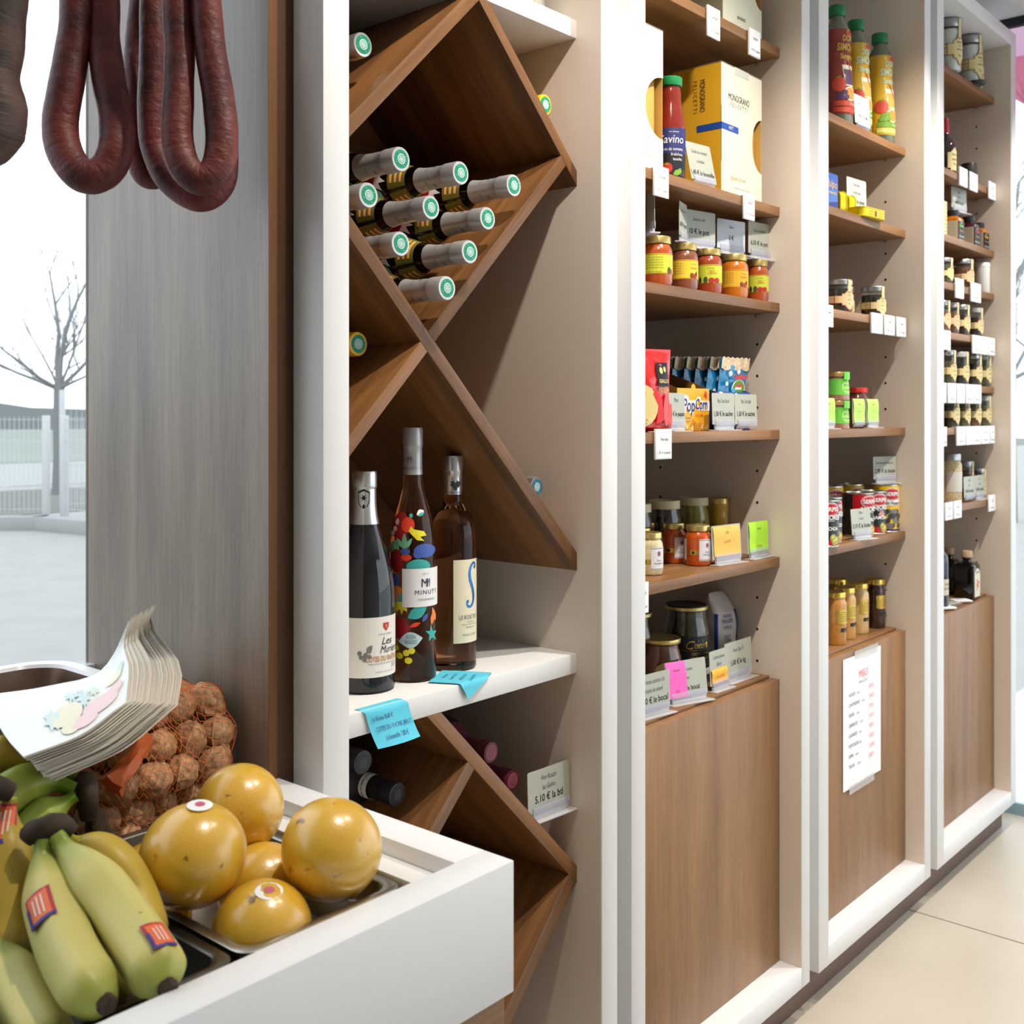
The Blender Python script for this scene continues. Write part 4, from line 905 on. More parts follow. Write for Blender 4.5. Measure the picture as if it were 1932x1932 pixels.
for poly, mi, off in ((ell(-26, 290, 18, 26), 0, .0005), (ell(-10, 292, 14, 14), 1, .0008), ([(-4, 290), (2, 284), (22, 280), (26, 272), (14, 270), (22, 262), (8, 264), (0, 272), (-8, 280)], 2, .0011), (leaf(18, 314, 10, 6, .35), 3, .0007), (leaf(19, 311, 9, 3, .35), 4, .0010),
    (ell(-4, 309, 4, 4), 4, .0008), (ell(-36, 284, 4, 5), 11, .0008), (ell(-33, 297, 4, 6), 11, .0008), (ell(-40, 275, 4, 5), 11, .0008), (leaf(-16, 262, 15, 5, 1.6), 5, .0009), (leaf(-24, 258, 12, 4, 2.2), 5, .0009), (leaf(-8, 258, 12, 4, 1.0), 5, .0009),
    (ell(-14, 243, 9, 6), 6, .0010), (ell(-12, 232, 10, 6), 1, .0008), (ell(22, 244, 20, 13), 6, .0007), (ell(10, 238, 9, 8), 6, .0008), (ell(10, 215, 22, 14), 4, .0005), (ell(-34, 245, 9, 18), 5, .0005), (ell(-30, 225, 12, 22), 0, .0006),
    (ell(-34, 190, 10, 12), 6, .0006), (ell(-30, 165, 14, 14), 7, .0006), (ell(-22, 150, 10, 16), 4, .0006), ([(-30, 150), (-12, 150), (-10, 132), (-16, 138), (-20, 126), (-24, 138), (-32, 130)], 2, .0010), (leaf(8, 130, 20, 11, .5), 4, .0008), (leaf(22, 120, 9, 4, 1.0), 6, .0010), (leaf(36, 118, 14, 4, 1.4), 7, .0011), (leaf(38, 124, 14, 3, 1.8), 7, .0011),
    (ell(-24, 100, 24, 26, 16, .2, .35), 0, .0006), (leaf(4, 108, 11, 4, .35), 1, .0009), (leaf(-4, 80, 22, 15, .15), 8, .0011), (ell(34, 88, 11, 18, 10, .3, .6), 4, .0010), (ell(-30, 64, 5, 5), 2, .0008), (ell(-24, 50, 6, 6), 2, .0008), (ell(-12, 56, 6, 6), 2, .0008), (ell(-2, 60, 6, 6), 2, .0008), (ell(-8, 42, 7, 6), 2, .0008)): pxp(poly, mi, off)
obj('printed_flowers', m, PC, t)
lb = MB(); arc(lb, .0325, .103, .155, F2-.44, F2+1.45, 20, .0014); l_ = obj('label', lb, P('white_label', 236, 236, 238), t)
m = MB(); A1 = F2+.62
def cw2(body, a, z, h, R=.0325, **k):
    st = len(m.v); txt(m, body, 0, z, h, **k); bend(m, st, R, a, off=.0019)
cw2('2019', A1-.1, .1465, .0022, space=1.5); cw2('M', A1-.12, .1300, .0115, sx=.9); cw2('M', A1+.03, .1300, .0115, sx=.6, mi=1); cw2('MINUTY', A1+.02, .1200, .0060, space=1.25, wmax=.036); cw2('CÔTES DE PROVENCE', A1-.02, .1115, .0027, wmax=.026, mi=1)
obj('lettering', m, [P('navy_ink', 40, 44, 70), INKB], l_)
m = MB(); cw2('ROSÉN', F2-.08, .0605, .0052, wmax=.012); cw2('BANDIDO', F2-.08, .0535, .0052, wmax=.015); obj('bottle_lettering', m, P('teal_ink', 60, 120, 130), t)
m = MB(); cw2('M', F2-.3, .298, .008, R=.0139, sx=.7); cw2('MINUTY', F2-.3, .2885, .0035, R=.0139, space=1.2, wmax=.018); cw2('M', F2+.9, .2885, .0035, R=.0139); m.v = [v for v in m.v]; obj('capsule_lettering', m, P('dark_grey_print', 74, 74, 78), t)
fx, fy = 1.143, 1.100; F3 = facing(fx, fy)
t, rf = bottle('round shouldered rosé bottle with a blue S on its cream label, on the white shelf', (fx, fy, ZW), .304, .0337, 'round', ROSE, SILVB, 0, cap_lo=.82)
lb = MB(); arc(lb, .0337, .040, .158, F3+.02, F3+1.5, 18, .0005); l_ = obj('label', lb, P('ivory_label', 232, 224, 196), t)
m = MB(); A1 = F3+.80
def cw3(body, a, z, h, R=.0337, **k):
    st = len(m.v); txt(m, body, 0, z, h, **k); bend(m, st, R, a, off=.0010)
sp_ = [(.0105, .1475), (.0085, .1515), (.0045, .1525), (-.0005, .148), (-.0030, .139), (-.0015, .128), (.0035, .116), (.0055, .105), (.0035, .0955), (-.0015, .091), (-.0065, .0925), (-.0080, .0975)]
sw, _ = spline([(x, 0, z) for x, z in sp_], [1]*len(sp_), 40)
st = len(m.v)
vs = []; 
for i, q in enumerate(sw):
    d = (sw[min(i+1, 40)]-sw[max(i-1, 0)]).normalized(); nrm = Vector((-d.z, 0, d.x)); w_ = .0008+.0016*math.sin(PI*i/40); vs += [q+nrm*w_, q-nrm*w_]
m.add(vs, [(2*i, 2*i+1, 2*i+3, 2*i+2) for i in range(40)], 1)
for c_ in ((.0085, .1465), (-.0065, .0985)): m.add([(c_[0]+.0024*math.cos(a), 0, c_[1]+.0024*math.sin(a)) for a in [2*PI*j/12 for j in range(12)]], [tuple(range(12))], 1)
bend(m, st, .0337, A1+.05, off=.0010)
cw3('LE ROSÉ DE S.', A1, .0735, .0060, wmax=.036, space=1.1); cw3('MÉDITERRANÉE', A1, .0690, .0016, wmax=.012); cw3('INDICATION GÉOGRAPHIQUE PROTÉGÉE', A1, .0655, .0014, wmax=.028); cw3('MILLÉSIME 2019', A1, .0610, .0019, wmax=.016); cw3('FAMILLE SUMEIRE', A1, .0500, .0030, wmax=.026, mi=2, space=1.2)
obj('lettering', m, [P('taupe_ink', 96, 86, 78), P('metal_blue', 40, 120, 200, rough=.25, metal=.5), INKG], l_)
m = MB()
for poly in (ell(-.003, .264, .005, .006, 12, .3, .4), ell(.004, .264, .005, .006, 12, -.3, .4), ell(0, .258, .003, .003, 10)): cyl_poly(m, poly, .0137, F3+.25, None, .0008, 0)
cw3('FAMILLE SUMEIRE', F3+.25, .2505, .0022, R=.0137, wmax=.022); arc(m, .0137, .2535, .2538, F3-.9, F3+1.4, 14, .0008); obj('capsule_crest', m, P('dark_grey_print', 74, 74, 78), t)

# --- sticky notes and price cards
def scribble(mb, x0, x1, z, h, seed=0, mi=0, lw=.00035, y=-.0006):
    r = random.Random(seed); n = max(3, int((x1-x0)/(h*.55))); pts = []
    for i in range(n*4+1):
        x = x0+(x1-x0)*i/(n*4); ph = i % 4; pts.append((x+h*.18*math.sin(i*1.7), z+h*(.0, .55, .1, .75)[ph]*r.uniform(.5, 1.25)))
    for i in range(len(pts)-1):
        if r.random() < .1 and i % 4 == 0: continue
        a, b = pts[i], pts[i+1]; dx, dz = b[0]-a[0], b[1]-a[1]; l = math.hypot(dx, dz) or 1; nx, nz = -dz/l*lw, dx/l*lw
        mb.add([(a[0]+nx, y, a[1]+nz), (a[0]-nx, y, a[1]-nz), (b[0]-nx, y, b[1]-nz), (b[0]+nx, y, b[1]+nz)], [(0, 1, 2, 3)], mi)
def note_text(mb, lines, W, H, seed, ht=.008, script=True):
    for k, (s_, x, z) in enumerate(lines): txt(mb, s_, x, z, ht, al='L', shear=.3, sx=.72, wmax=W*.9)
BLUEN = P('blue_sticky_note', 92, 200, 226, rough=.7); PENC = P('pencil', 60, 90, 140, rough=.8)
t = thing('sticky_note', 'blue sticky note hanging over the front edge of the white shelf under the dark bottle', 'note', (.931, 1.0178, E-.377))
mb = MB()
def nf(u, v):
    x = -.036+.072*u; z = .024-.068*v; 
    if v < .35: return (x+.010*v, .012-.012*v/.35*1.0, .0138) if v < .25 else (x+.010*v, -.001, .0128-(v-.25)*.03)
    return (x+.030*(v-.0)*.6, -.0015-.008*(v-.35)**2*3-.004*math.sin(u*3)*v, .0098-(v-.35)*.068)
mb.grid(nf, 10, 14); n_o = obj('note', mb, BLUEN, t, smooth=50)
m = MB()
for s_, x, z in (('du Rhône 8,60 €', -.026, -.002), ('COTES DU RHONE (BRUT)', -.024, -.015), ('la bouteille 7,80 €', -.014, -.0265)):
    txt(m, s_, x, z, .0058, al='L', shear=.35, sx=.62)
m.v = [(x+.022*((.0098-z)/.068+.35)*.8-.004, -.0036-.010*max(0, (.0098-z)/.068)**2*3, z) for x, y, z in m.v]; obj('handwriting', m, PENC, t)
t = thing('sticky_note', 'blue sticky note lying bent over the shelf edge before the flowered bottles', 'note', (1.098, 1.0420, ZW+.0012))
mb = MB(); 
def nf2(u, v):
    x, y = -.036+.072*u, .036-.072*v; a = .5; xx, yy = x*math.cos(a)-y*math.sin(a), x*math.sin(a)+y*math.cos(a); zz = .0003
    if yy < -.0245: zz = -(abs(yy+.0245))*.95; yy = -.0245-.0015-(abs(yy+.0245))*.12
    return (xx, yy, zz+.0006)
mb.grid(nf2, 16, 16); obj('note', mb, BLUEN, t, smooth=50)
m = MB()
for s_, z in (('Minuty Rosé', .020), ('la bouteille 11,50 €', .008), ('ROSE DE S. 2019', -.006), ('la bouteille 9,90 €', -.019)): txt(m, s_, 0, z, .0052, y=0, shear=.35, sx=.62, wmax=.062)
m.v = [((x*math.cos(.5)-z*math.sin(.5)), (x*math.sin(.5)+z*math.cos(.5)), .0014) for x, y, z in m.v]; m.v = [(x, y, z) if y > -.0245 else (x, -.0262-(abs(y+.0245))*.12-.0006, z-.0008-(abs(y+.0245))*.95) for x, y, z in m.v]
obj('handwriting', m, PENC, t)

def price_card(label, x, y, z, W, H, lines, rz=0, tilt=-.10, base=True, note=None, group='grey price cards', col=None, hold=True, zbase=.0):
    """a card in a clear clip: lines are (words, height above the card's foot, letter height, style)"""
    t = thing('price_card', label, 'sign', (x, y, z), rz, group)
    M = Matrix.Rotation(tilt, 4, 'X')
    h0 = .012 if hold else .0015
    c = MB().prism([(-W/2, h0), (W/2, h0), (W/2, h0+H-.002), (W/2-.002, h0+H), (-W/2+.002, h0+H), (-W/2, h0+H-.002)], -.0004, .0004); c.xf(M); obj('card', c, col or CARD, t)
    m = MB()
    for wd, zz, h, stl in lines:
        if stl == 's': txt(m, wd, 0, h0+zz, h, y=-.0007, shear=.25, sx=.62, wmax=W*.84, bold=-.008)
        elif stl == 'p': txt(m, wd, 0, h0+zz+.003, h, y=-.0007, wmax=W*.92, sx=.86, bold=.012)
        else: txt(m, wd, 0, h0+zz, h, y=-.0007, wmax=W*.9, shear=.2, mi=0)
    m.xf(M); obj('lettering', m, INK, t)
    if note:
        nm_, colr, x0, x1, z0, z1, words_ = note
        n = MB(); n.grid(lambda u, v: (x0+(x1-x0)*u+.002*v, -.0012-.0022*math.sin(v*5)*(1-v)-.0012*v, h0+z0+(z1-z0)*(1-v)), 4, 10)
        n.xf(M); o = obj('sticky_note', n, colr, t, smooth=60)
        q = MB()
        for k, wd in enumerate(words_): txt(q, wd, (x0+x1)/2+.001, h0+z1-(k+.9)*(z1-z0)/(len(words_)+.4), .0048, y=-.0036, shear=.3, sx=.6, wmax=(x1-x0)*.84)
        q.xf(M); obj('handwriting', q, P('note_pencil', 130, 84, 60, rough=.8), o)
    if hold:
        cl = MB().box(-W*.40, W*.46, -.0032, -.0014, h0-.004, h0+.0085).box(-W*.40, W*.46, .0010, .0020, h0-.008, h0+.0085); cl.xf(M); obj('clip', cl, CLEAR, t, bevel=.0006)
        if base: obj('foot', MB().slab([(-W*.48, .008), (-W*.44, -.011), (W*.56, -.013), (W*.52, .008)], 0, .0022).box(-W*.38, W*.44, -.002, .002, .0022, h0-.004), mat('clear_foot', (.80, .81, .84), rough=.25, alpha=.55), t, bevel=.0005)
    return t
def price_tag(label, x, z, W=.032, H=.048, words_=('Pâtes', '4,30 € le paquet'), col=None, y=YS, tilt=0, rz=0, group='white price tags clipped on shelf fronts', zt=.006):
    """a white card in a clear frame clipped on a shelf's front edge; z is the shelf's top"""
    t = thing('price_tag', label, 'sign', (x, y-.0012, z), rz, group)
    obj('frame', MB().box(-W/2-.002, W/2+.001, -.0040, -.0002, zt-H-.001, zt).box(-W/2-.002, W/2, -.0002, .012, .0008, .0018), mat('tag_frame', (.82, .82, .84), rough=.3), t, bevel=.0006)
    obj('card', MB().box(-W/2+.0006, W/2-.0006, -.0046, -.0041, zt-H+.001, zt-.0012), PAPER, t)
    m = MB(); txt(m, words_[0], 0, zt-H*.40, H*.115, y=-.0048, shear=.25, sx=.6, wmax=W*.7); txt(m, words_[1], 0, zt-H*.84, H*.10, y=-.0048, wmax=W*.86)
    obj('lettering', m, col or INK, t)
    return t
REDI = P('red_ink', 200, 50, 70, rough=.7)
price_card('grey price card for rosé wine wedged above the long lower rack board', 1.278, 1.030, E-.6005, .093, .062, (('Vino Rosato', .045, .0078, 's'), ('Isa Giulivo', .031, .0078, 's'), ('5,10 € la btl', .011, .0105, 'p')), rz=-.05, tilt=-.03)
price_card('grey price card at the very top edge of the wine bay', 1.262, 1.06, E+.601, .09, .062, (('Rosé', .043, .008, 's'), ('7,90 € la btl', .011, .0105, 'p')), hold=False)
# ================================================================ JARS, TINS AND BOXES
LID = [GOLD]
def jar(label, x, y, z, r, h, body, lid, name='sauce_jar', cat='jar', group=None, shape='jar', lab=None, face=None, lidh=.13, glass_top=None):
    """glass jar: body (its contents seen through the glass), neck, lid, and a wrap-round label; returns (thing, profile radius, facing angle)"""
    t = thing(name, label, cat, (x, y, E+z), group=group)
    if shape == 'jar': pf = [(.78, .0), (.93, .02), (1, .09), (1, .70), (.95, .76), (.84, .82), (.80, .845), (.80, 1-lidh)]; lr = .90
    elif shape == 'straight': pf = [(.86, 0), (.96, .012), (1, .05), (1, .80), (.97, .84), (.90, .87), (.88, 1-lidh)]; lr = .97
    elif shape == 'tall': pf = [(.84, 0), (.95, .012), (1, .05), (1, .76), (.97, .80), (.86, .85), (.83, .875), (.83, 1-lidh)]; lr = .92
    elif shape == 'flare': pf = [(.98, 0), (1, .01), (.97, .10), (.90, .5), (.86, .72), (.84, .80), (.9, .84), (.9, 1-lidh)]; lr = .98
    elif shape == 'ball': pf = [(.80, 0), (.95, .03), (1, .12), (1.0, .60), (.97, .70), (.88, .80), (.84, .85), (.84, 1-lidh)]; lr = .93
    P_ = [(a*r, b*h) for a, b in pf]; rf = rprof(P_)
    b = obj('contents', MB().lathe(P_, 28), body, t, smooth=40)
    if glass_top:
        zc = [p for p in P_ if p[1] >= h*.66]; gt = MB().lathe([(q+.0007, z_) for q, z_ in zc]+[(.0001, P_[-1][1])], 28); obj('glass_neck', gt, glass_top, t, smooth=40)
    z0 = h*(1-lidh); R = lr*r
    obj('lid', MB().lathe([(R*.99, z0-.001), (R*1.01, z0), (R, z0+.0015), (R, h-.0022), (R*.97, h-.0004), (R*.93, h), (R*.9, h-.0006), (.0001, h-.0006)], 28), lid, t, smooth=35)
    F = facing(x, y) if face is None else face
    return t, rf, F
def wrap(t, rf, r, z0, z1, F, a0, a1, m, lines=(), pics=(), mats=(INK,), name='label', rules=()):
    lb = MB(); arc(lb, r, z0, z1, F+a0, F+a1, 14, .0004, 0, rf, 2); o = obj(name, lb, m, t)
    q = MB()
    for wd, da, z, h, mi, k in lines:
        st = len(q.v); txt(q, wd, 0, z, h, mi=mi, **k); bend(q, st, r, F+da, rof=rf, off=.0009)
    for poly, mi in pics: cyl_poly(q, poly, r, F, rf, .0008, mi, 2)
    for z, hw, mi in rules: arc(q, r, z-hw, z+hw, F+a0, F+a1, 14, .0007, mi, rf)
    if q.f: obj('lettering', q, list(mats), o)
    return o
def sauce(name, col): return mat(name, srgb(*col), rough=.22, coat=.8, var=.18, vscale=90)
S_OR = sauce('orange_sauce', (172, 78, 30)); S_RED = sauce('red_sauce', (160, 66, 34)); S_BR = sauce('brown_sauce', (132, 76, 52)); S_YO = sauce('amber_sauce', (196, 112, 26))
LIME = P('lime_label', 200, 206, 62); YELL = P('yellow_label', 232, 200, 60); AMBL = P('amber_label', 228, 174, 46)
PT = P('tomato_print', 176, 44, 36); PG = P('basil_print', 56, 84, 48); PB = P('brown_print', 120, 70, 40); PRED = P('rule_red', 190, 60, 40)
Z3 = .2202
jl = [('sauce jar with a lime label of small text, beside the white post', 1.597, .0255, .0855, S_OR, LIME, 0), ('brown sauce jar with a yellow label, second from the white post', 1.685, .0232, .084, S_BR, YELL, 1),
      ('red sauce jar with a lime label of tomatoes, middle of the five', 1.768, .0236, .084, S_RED, LIME, 2), ('amber sauce jar with an amber label of text, fourth from the white post', 1.862, .0258, .084, S_YO, AMBL, 1), ('orange sauce jar with a lime label, last of the five beside the side panel', 1.955, .0208, .083, S_OR, LIME, 2)]
for k, (lab, x, r, h, body, lm, kind) in enumerate(jl):
    t, rf, F = jar(lab, x, 1.0475, Z3, r, h, body, GOLD, group='gold lidded sauce jars', lidh=.14)
    z0, z1 = h*.23, h*.635
    small = [('Ingredienti: polpa di pomodoro, carne,', -.25, z1-.007-i*.0044, .0017, 0, dict(wmax=r*1.25)) for i in range(5)]
    pic = [(ell(.2*r, z0+.005, .006, .005, 10), 1), (ell(.65*r, z0+.005, .0055, .005, 10), 1), (ell(-.25*r, z0+.006, .004, .006, 9), 2), (ell(-.7*r, z0+.006, .003, .006, 8), 0)]
    if kind == 0: ln = small+[('Conservare in luogo fresco', -.2, z0+.003, .0018, 0, dict(wmax=r))]; pc = [(ell(.85*r, z0+.006, .004, .006, 9), 2), (ell(1.05*r, z0+.005, .004, .004, 9), 1)]
    elif kind == 1: ln = [(a, -.5, b, .0016, 0, dict(wmax=r*.85)) for a, b, *_ in [(q[0], q[2]) for q in small]]+[('SALSA' if k == 1 else 'GUSTO', .75, z1-.0165, .0034, 3, dict(wmax=r*.8)), ('Le ricette', .75, z1-.009, .002, 0, dict(shear=.3, wmax=r*.6))]; pc = [(ell(.55*r, z0+.006, .004, .005, 9), 4), (ell(.85*r, z0+.005, .0045, .005, 9), 1), (ell(1.0*r, z0+.009, .002, .005, 9), 0)]
    else: ln = [('Le ricette', .15, z1-.0075, .0022, 0, dict(shear=.3, wmax=r*.7)), ('Ragù di', .25, z1-.0125, .0024, 3, dict(wmax=r*.5)), ('CERVO', .3, z1-.0175, .0033, 3, dict(wmax=r*.8))]; pc = pic
    wrap(t, rf, r, z0, z1, F, -1.6, 1.55, lm, ln, pc, (INK, PT, PG, PRED, PB), rules=((z0+.0012, .0003, 3), (z1-.0012, .0003, 3)))
ZJ = Z3+.083+.0006
price_card('price card for sauce turned edge on, standing on the jar beside the white post', 1.572, 1.045, E+Z3+.0858, .052, .062, (('Sauce aux cèpes', .045, .006, 's'), ('6,50 € le pot', .012, .0075, 'p')), rz=.85, tilt=0)
price_card('price card angled toward the viewer, standing on the second jar lid', 1.678, 1.047, E+Z3+.0845, 0.052, .060, (('Sauce aux cèpes', .043, .0062, 's'), ('6,00 € le pot', .014, .0078, 'p')), rz=+.30, tilt=0, hold=True)
price_card('broad price card in shade behind the lids, beside the angled one', 1.764, 1.066, E+Z3+.0845, 0.088, .060, (('Sauce au cerf', .041, .007, 's'), ('10 € le pot', .014, .0098, 'p')), rz=-.2, tilt=0)
price_card('price card tinted for a pale reflection, standing over the amber jar', 1.868, 1.058, E+Z3+.0845, 0.08, .056, (('Sauce', .040, .006, 's'), ('5 €', .015, .008, 'p')), rz=-.2, tilt=0, col=P('pale_reflection_card', 196, 204, 214, rough=.25))  # pale blue colour stands in for a reflection on the card
price_card('price card over the last sauce jar, next to the side panel', 1.955, 1.045, E+Z3+.0835, 0.072, .062, (('Sauce au chevreuil', .043, .006, 's'), ('6,50 € le pot', .014, .0088, 'p')), rz=-.12, tilt=0)

# --- pasta boxes and the tomato bottle on the upper shelves
BOXW = P('pasta_box_white', 226, 222, 200, rough=.5); BOXY = P('pasta_box_yellow', 226, 170, 36, rough=.5); BOXIN = P('pasta_box_inside', 206, 164, 84, rough=.6); BLUEB = P('box_band_blue', 30, 76, 160, rough=.5); SILG = P('box_tape_grey', 200, 200, 190, rough=.4); GREYB = P('pasta_box_grey_side', 168, 160, 134, rough=.5)
def pasta_box(label, x0, x1, y0, y1, z0, z1, side, words_=(), band=None, cut=(.42, .72), cw_=.40):
    t = thing('pasta_box', label, 'box', (x0, y0, z0), group='tall pasta boxes'); W, D, H = x1-x0, y1-y0, z1-z0
    th = .0012
    # front face with a half-round window cut into its far edge
    zc0, zc1 = cut[0]*H-.18*H, cut[1]*H-.05*H; zm = (zc0+zc1)/2; rz_ = (zc1-zc0)/2; rx_ = cw_*W*.62
    n = 20; edge = [(W-rx_*math.cos(PI*(i/n-.5)), zm+rz_*math.sin(PI*(i/n-.5))) for i in range(n+1)]
    poly = [(0, 0), (W, 0)]+edge+[(W, H), (0, H)]
    vs = [(x, 0, z) for x, z in poly]+[(x, th, z) for x, z in poly]; k = len(poly)
    # strips keep the concave outline clean
    f = MB(); f.box(0, W, 0, th, 0, zc0); f.box(0, W, 0, th, zc1, H)
    for i in range(n):
        (xa, za), (xb, zb) = edge[i], edge[i+1]; f.add([(0, 0, za), (xa, 0, za), (xb, 0, zb), (0, 0, zb), (0, th, za), (xa, th, za), (xb, th, zb), (0, th, zb)], [(0, 1, 2, 3), (7, 6, 5, 4), (1, 5, 6, 2)])
    obj('front_panel', f, BOXW, t)
    obj('side_panel', MB().box(0, th, th, D, 0, H), side, t); obj('side_panel', MB().box(W-th, W, th, D, 0, H), BOXIN, t)
    obj('back_panel', MB().box(th, W-th, D-th, D, 0, H), side, t); obj('lid', MB().box(0, W, 0, D, H-th, H+.0004), BOXW, t)
    obj('pasta_bag', MB().box(th*3, W-th*4, .012, D-th*3, th, H*.93), BOXIN, t, bevel=.006)
    m = MB()
    for wd, u, z, h, kw in words_: txt(m, wd, W*u, z*H, h, y=-.0004, **kw)
    if m.f: obj('lettering', m, [INK, INKG, P('box_gold_ink', 196, 180, 130)], t)
    return t, W, D, H
t, W, D, H = pasta_box('yellow sided white pasta box with a blue band, standing whole on the second shelf', 1.7835, 1.937, 1.030, 1.135, E+.4096, E+.652, BOXY, (('MONOGRANO', .42, .735, .0125, dict(wmax=.078, sx=.7)), ('FELICETTI', .42, .685, .0085, dict(wmax=.078, space=1.6, mi=1, sx=.8)), ('tagliatelle all\'uovo', .40, .125, .0085, dict(wmax=.066, sx=.7, mi=2)), ('pasta biologica di grano duro italiano', .50, .062, .0028, dict(wmax=.11, mi=1))))
m = MB().box(-.0004, .062, -.0005, 0, H*.490, H*.540); m.box(-.0006, -.0001, -.0005, .052, H*.490, H*.540); obj('band', m, BLUEB, t)
m = MB(); txt(m, 'MATT', .034, H*.503, .0062, y=-.0008, wmax=.016); obj('band_lettering', m, PAPER, t)
obj('tape', MB().box(.048, .102, -.0005, 0, H*.945, H).box(.048, .102, -.0005, .02, H+.0004, H+.0007), SILG, t)
m = MB(); txt(m, 'MONOGRANO', .014, .046, .0112, y=0, al='L', wmax=.060, sx=.72, vert=True); txt(m, 'FELICETTI', .0, .046, .0080, y=0, al='L', wmax=.060, space=1.5, vert=True, mi=1); txt(m, 'tagliatelle', .004, -.092, .0085, y=0, al='L', wmax=.05, vert=True)
m.v = [(-.0006, .0595-x, H*.89-.046+z) for x, y, z in m.v]; obj('side_lettering', m, [INK, PB], t)
pasta_box('white pasta box half hidden by the white post on the second shelf', 1.448, 1.587, 1.030, 1.13, E+.4096, E+.655, BOXY, (('pasta biologica', .72, .10, .003, dict(mi=2)),), cw_=.62)
pasta_box('grey sided white pasta box on the top shelf, cut by the frame', 1.7886, 1.937, 1.030, 1.135, E+.7241, E+.98, GREYB, (('spiralotti', .46, .085, .0085, dict(wmax=.062, sx=.75)), ('pasta biologica di grano duro italiano', .54, .012, .0028, dict(wmax=.11))))
# tomato purée bottle
t = thing('tomato_bottle', 'tomato purée bottle with a green cap and dark blue label beside the pasta box', 'bottle', (1.657, 1.06, E+.4096))
r, h = .0265, .186; P_ = [(.88*r, 0), (.97*r, .003), (r, .010), (r, h*.50), (.94*r, h*.60), (.78*r, h*.72), (.70*r, h*.80), (.72*r, h*.85), (.66*r, h*.88), (.66*r, h*.93)]; rf = rprof(P_)
obj('glass', MB().lathe(P_, 28), mat('tomato_puree', srgb(128, 34, 22), rough=.12, coat=.9, var=.12, vscale=60), t, smooth=40)
obj('cap', MB().lathe([(.76*r, h*.915), (.80*r, h*.925), (.80*r, h*.992), (.76*r, h), (.0001, h)], 28), P('green_cap', 30, 140, 80, rough=.4), t, smooth=35)
F = facing(1.657, 1.06)
lb = MB(); arc(lb, r, .006, h*.26, F-1.5, F+1.5, 16, .0004, 0, rf); arc(lb, r, h*.26, h*.50, F-1.5, F+1.5, 16, .0004, 1, rf, 2); lo_ = obj('label', lb, [P('label_black', 24, 26, 34), P('label_navy', 46, 50, 110)], t)
q = MB()
def tw(wd, da, z, hh, mi=0, **k):
    st = len(q.v); txt(q, wd, 0, z, hh, mi=mi, **k); bend(q, st, r, F+da, rof=rf, off=.0009)
tw('Les cuisinées', .25, h*.455, .0024, wmax=.02); tw('Savino', .12, h*.355, .0145, shear=.15, wmax=.044); tw('Purée de tomates', .1, h*.285, .0052, wmax=.042); tw('fraîches', .45, h*.235, .005, wmax=.022); tw('basilic', .5, h*.19, .005, wmax=.018)
cyl_poly(q, ell(-.006, h*.12, .0095, .0095, 18), r, F, rf, .0008, 1, 2); cyl_poly(q, ell(-.006, h*.155, .005, .003, 8, 0, .6), r, F, rf, .0012, 2, 2); cyl_poly(q, leaf(.012, h*.075, .008, .005, .5), r, F, rf, .0009, 2, 2); cyl_poly(q, leaf(.017, h*.09, .006, .004, 1.4), r, F, rf, .0009, 2, 2)
obj('lettering', q, [P('white_label', 236, 236, 238), P('tomato_red_print', 206, 46, 32), P('basil_green_print', 120, 168, 60)], lo_)
price_card('grey price card for tomato coulis leaning before the purée bottle', 1.7255, 1.030, E+.4096, .072, .072, (('Coulis de tomates', .052, .0068, 's'), ('au basilic', .034, .0068, 's'), ('1,40 € la bouteille', .006, .0098, 'p')), rz=-.12, tilt=-.22, base=False)
# the shelf's white tags
price_tag('white price tag on the top shelf, the one under the gap between boxes', 1.727, E+.7241, .040, .054, ('Conchiglie', '4,30 € le paquet'))
price_tag('white price tag on the top shelf, next to the side panel', 1.878, E+.7241, .040, .050, ('Spiralotti', '4,30 € le paquet'))
price_tag('white price tag on the second shelf beside the white post', 1.5565, E+.4096, .041, .050, ('Conchiglie', '4,30 € le paquet'))
price_tag('white price tag lettered in red on the second shelf', 1.857, E+.4096, .038, .048, ('Tagliatelle', '4,30 € le paquet'), REDI)
price_tag('white price tag on the popcorn shelf under the red pasta bag', 1.563, E-.0303, .046, .050, ('Pâtes Fidela', '1,95 € le paquet'))
price_tag('white price tag on the shelf of orange sauces, half behind the post', 1.493, E-.2816, .046, .050, ('Pâtes au Fond de', '2,75 € le pot'))

# --- popcorn shelf
Z4 = E-.0303
FILMR = mat('red_pasta_film', srgb(206, 34, 36), rough=.18, coat=.6); FILMB = mat('blue_popcorn_film', srgb(24, 124, 176), rough=.2, coat=.5, var=.2, vscale=40); POP = mat('popcorn_print', srgb(226, 204, 170), rough=.5, var=.35, vscale=180)
def pouch(mb, W, H, T, top=.10, n=14, k=16, ph=0, zig=False):
    """soft filled bag: pillow between a crimped top seam and a flat foot"""
    def fn(side):
        def f(u, v):
            x = (u-.5)*W*(1-.05*math.sin(PI*v)); z = H*v; a = math.sin(PI*u)**.6*(min(1, v/.08)**.5)*max(0, min(1, (1-v)/(1-.62)))**.75 if v < 1-top else 0
            cr = .0018*math.sin(u*23+v*9+ph)+.0014*math.sin(v*31+u*7+ph)
            return (x, side*(T/2*a+.0006)+cr*min(1, a*3+.1), z)
        return f
    mb.grid(fn(-1), n, k, 0); mb.grid(lambda u, v: fn(1)(1-u, v), n, k, 0); return mb
t = thing('pasta_bag', 'glossy red bag of pasta standing beside the white post', 'bag', (1.5575, 1.052, Z4), -.35, 'snack bags')
mb = MB(); W, H, T = .118, .142, .042; pouch(mb, W, H, T); obj('film', mb, FILMR, t, smooth=50)
m = MB()
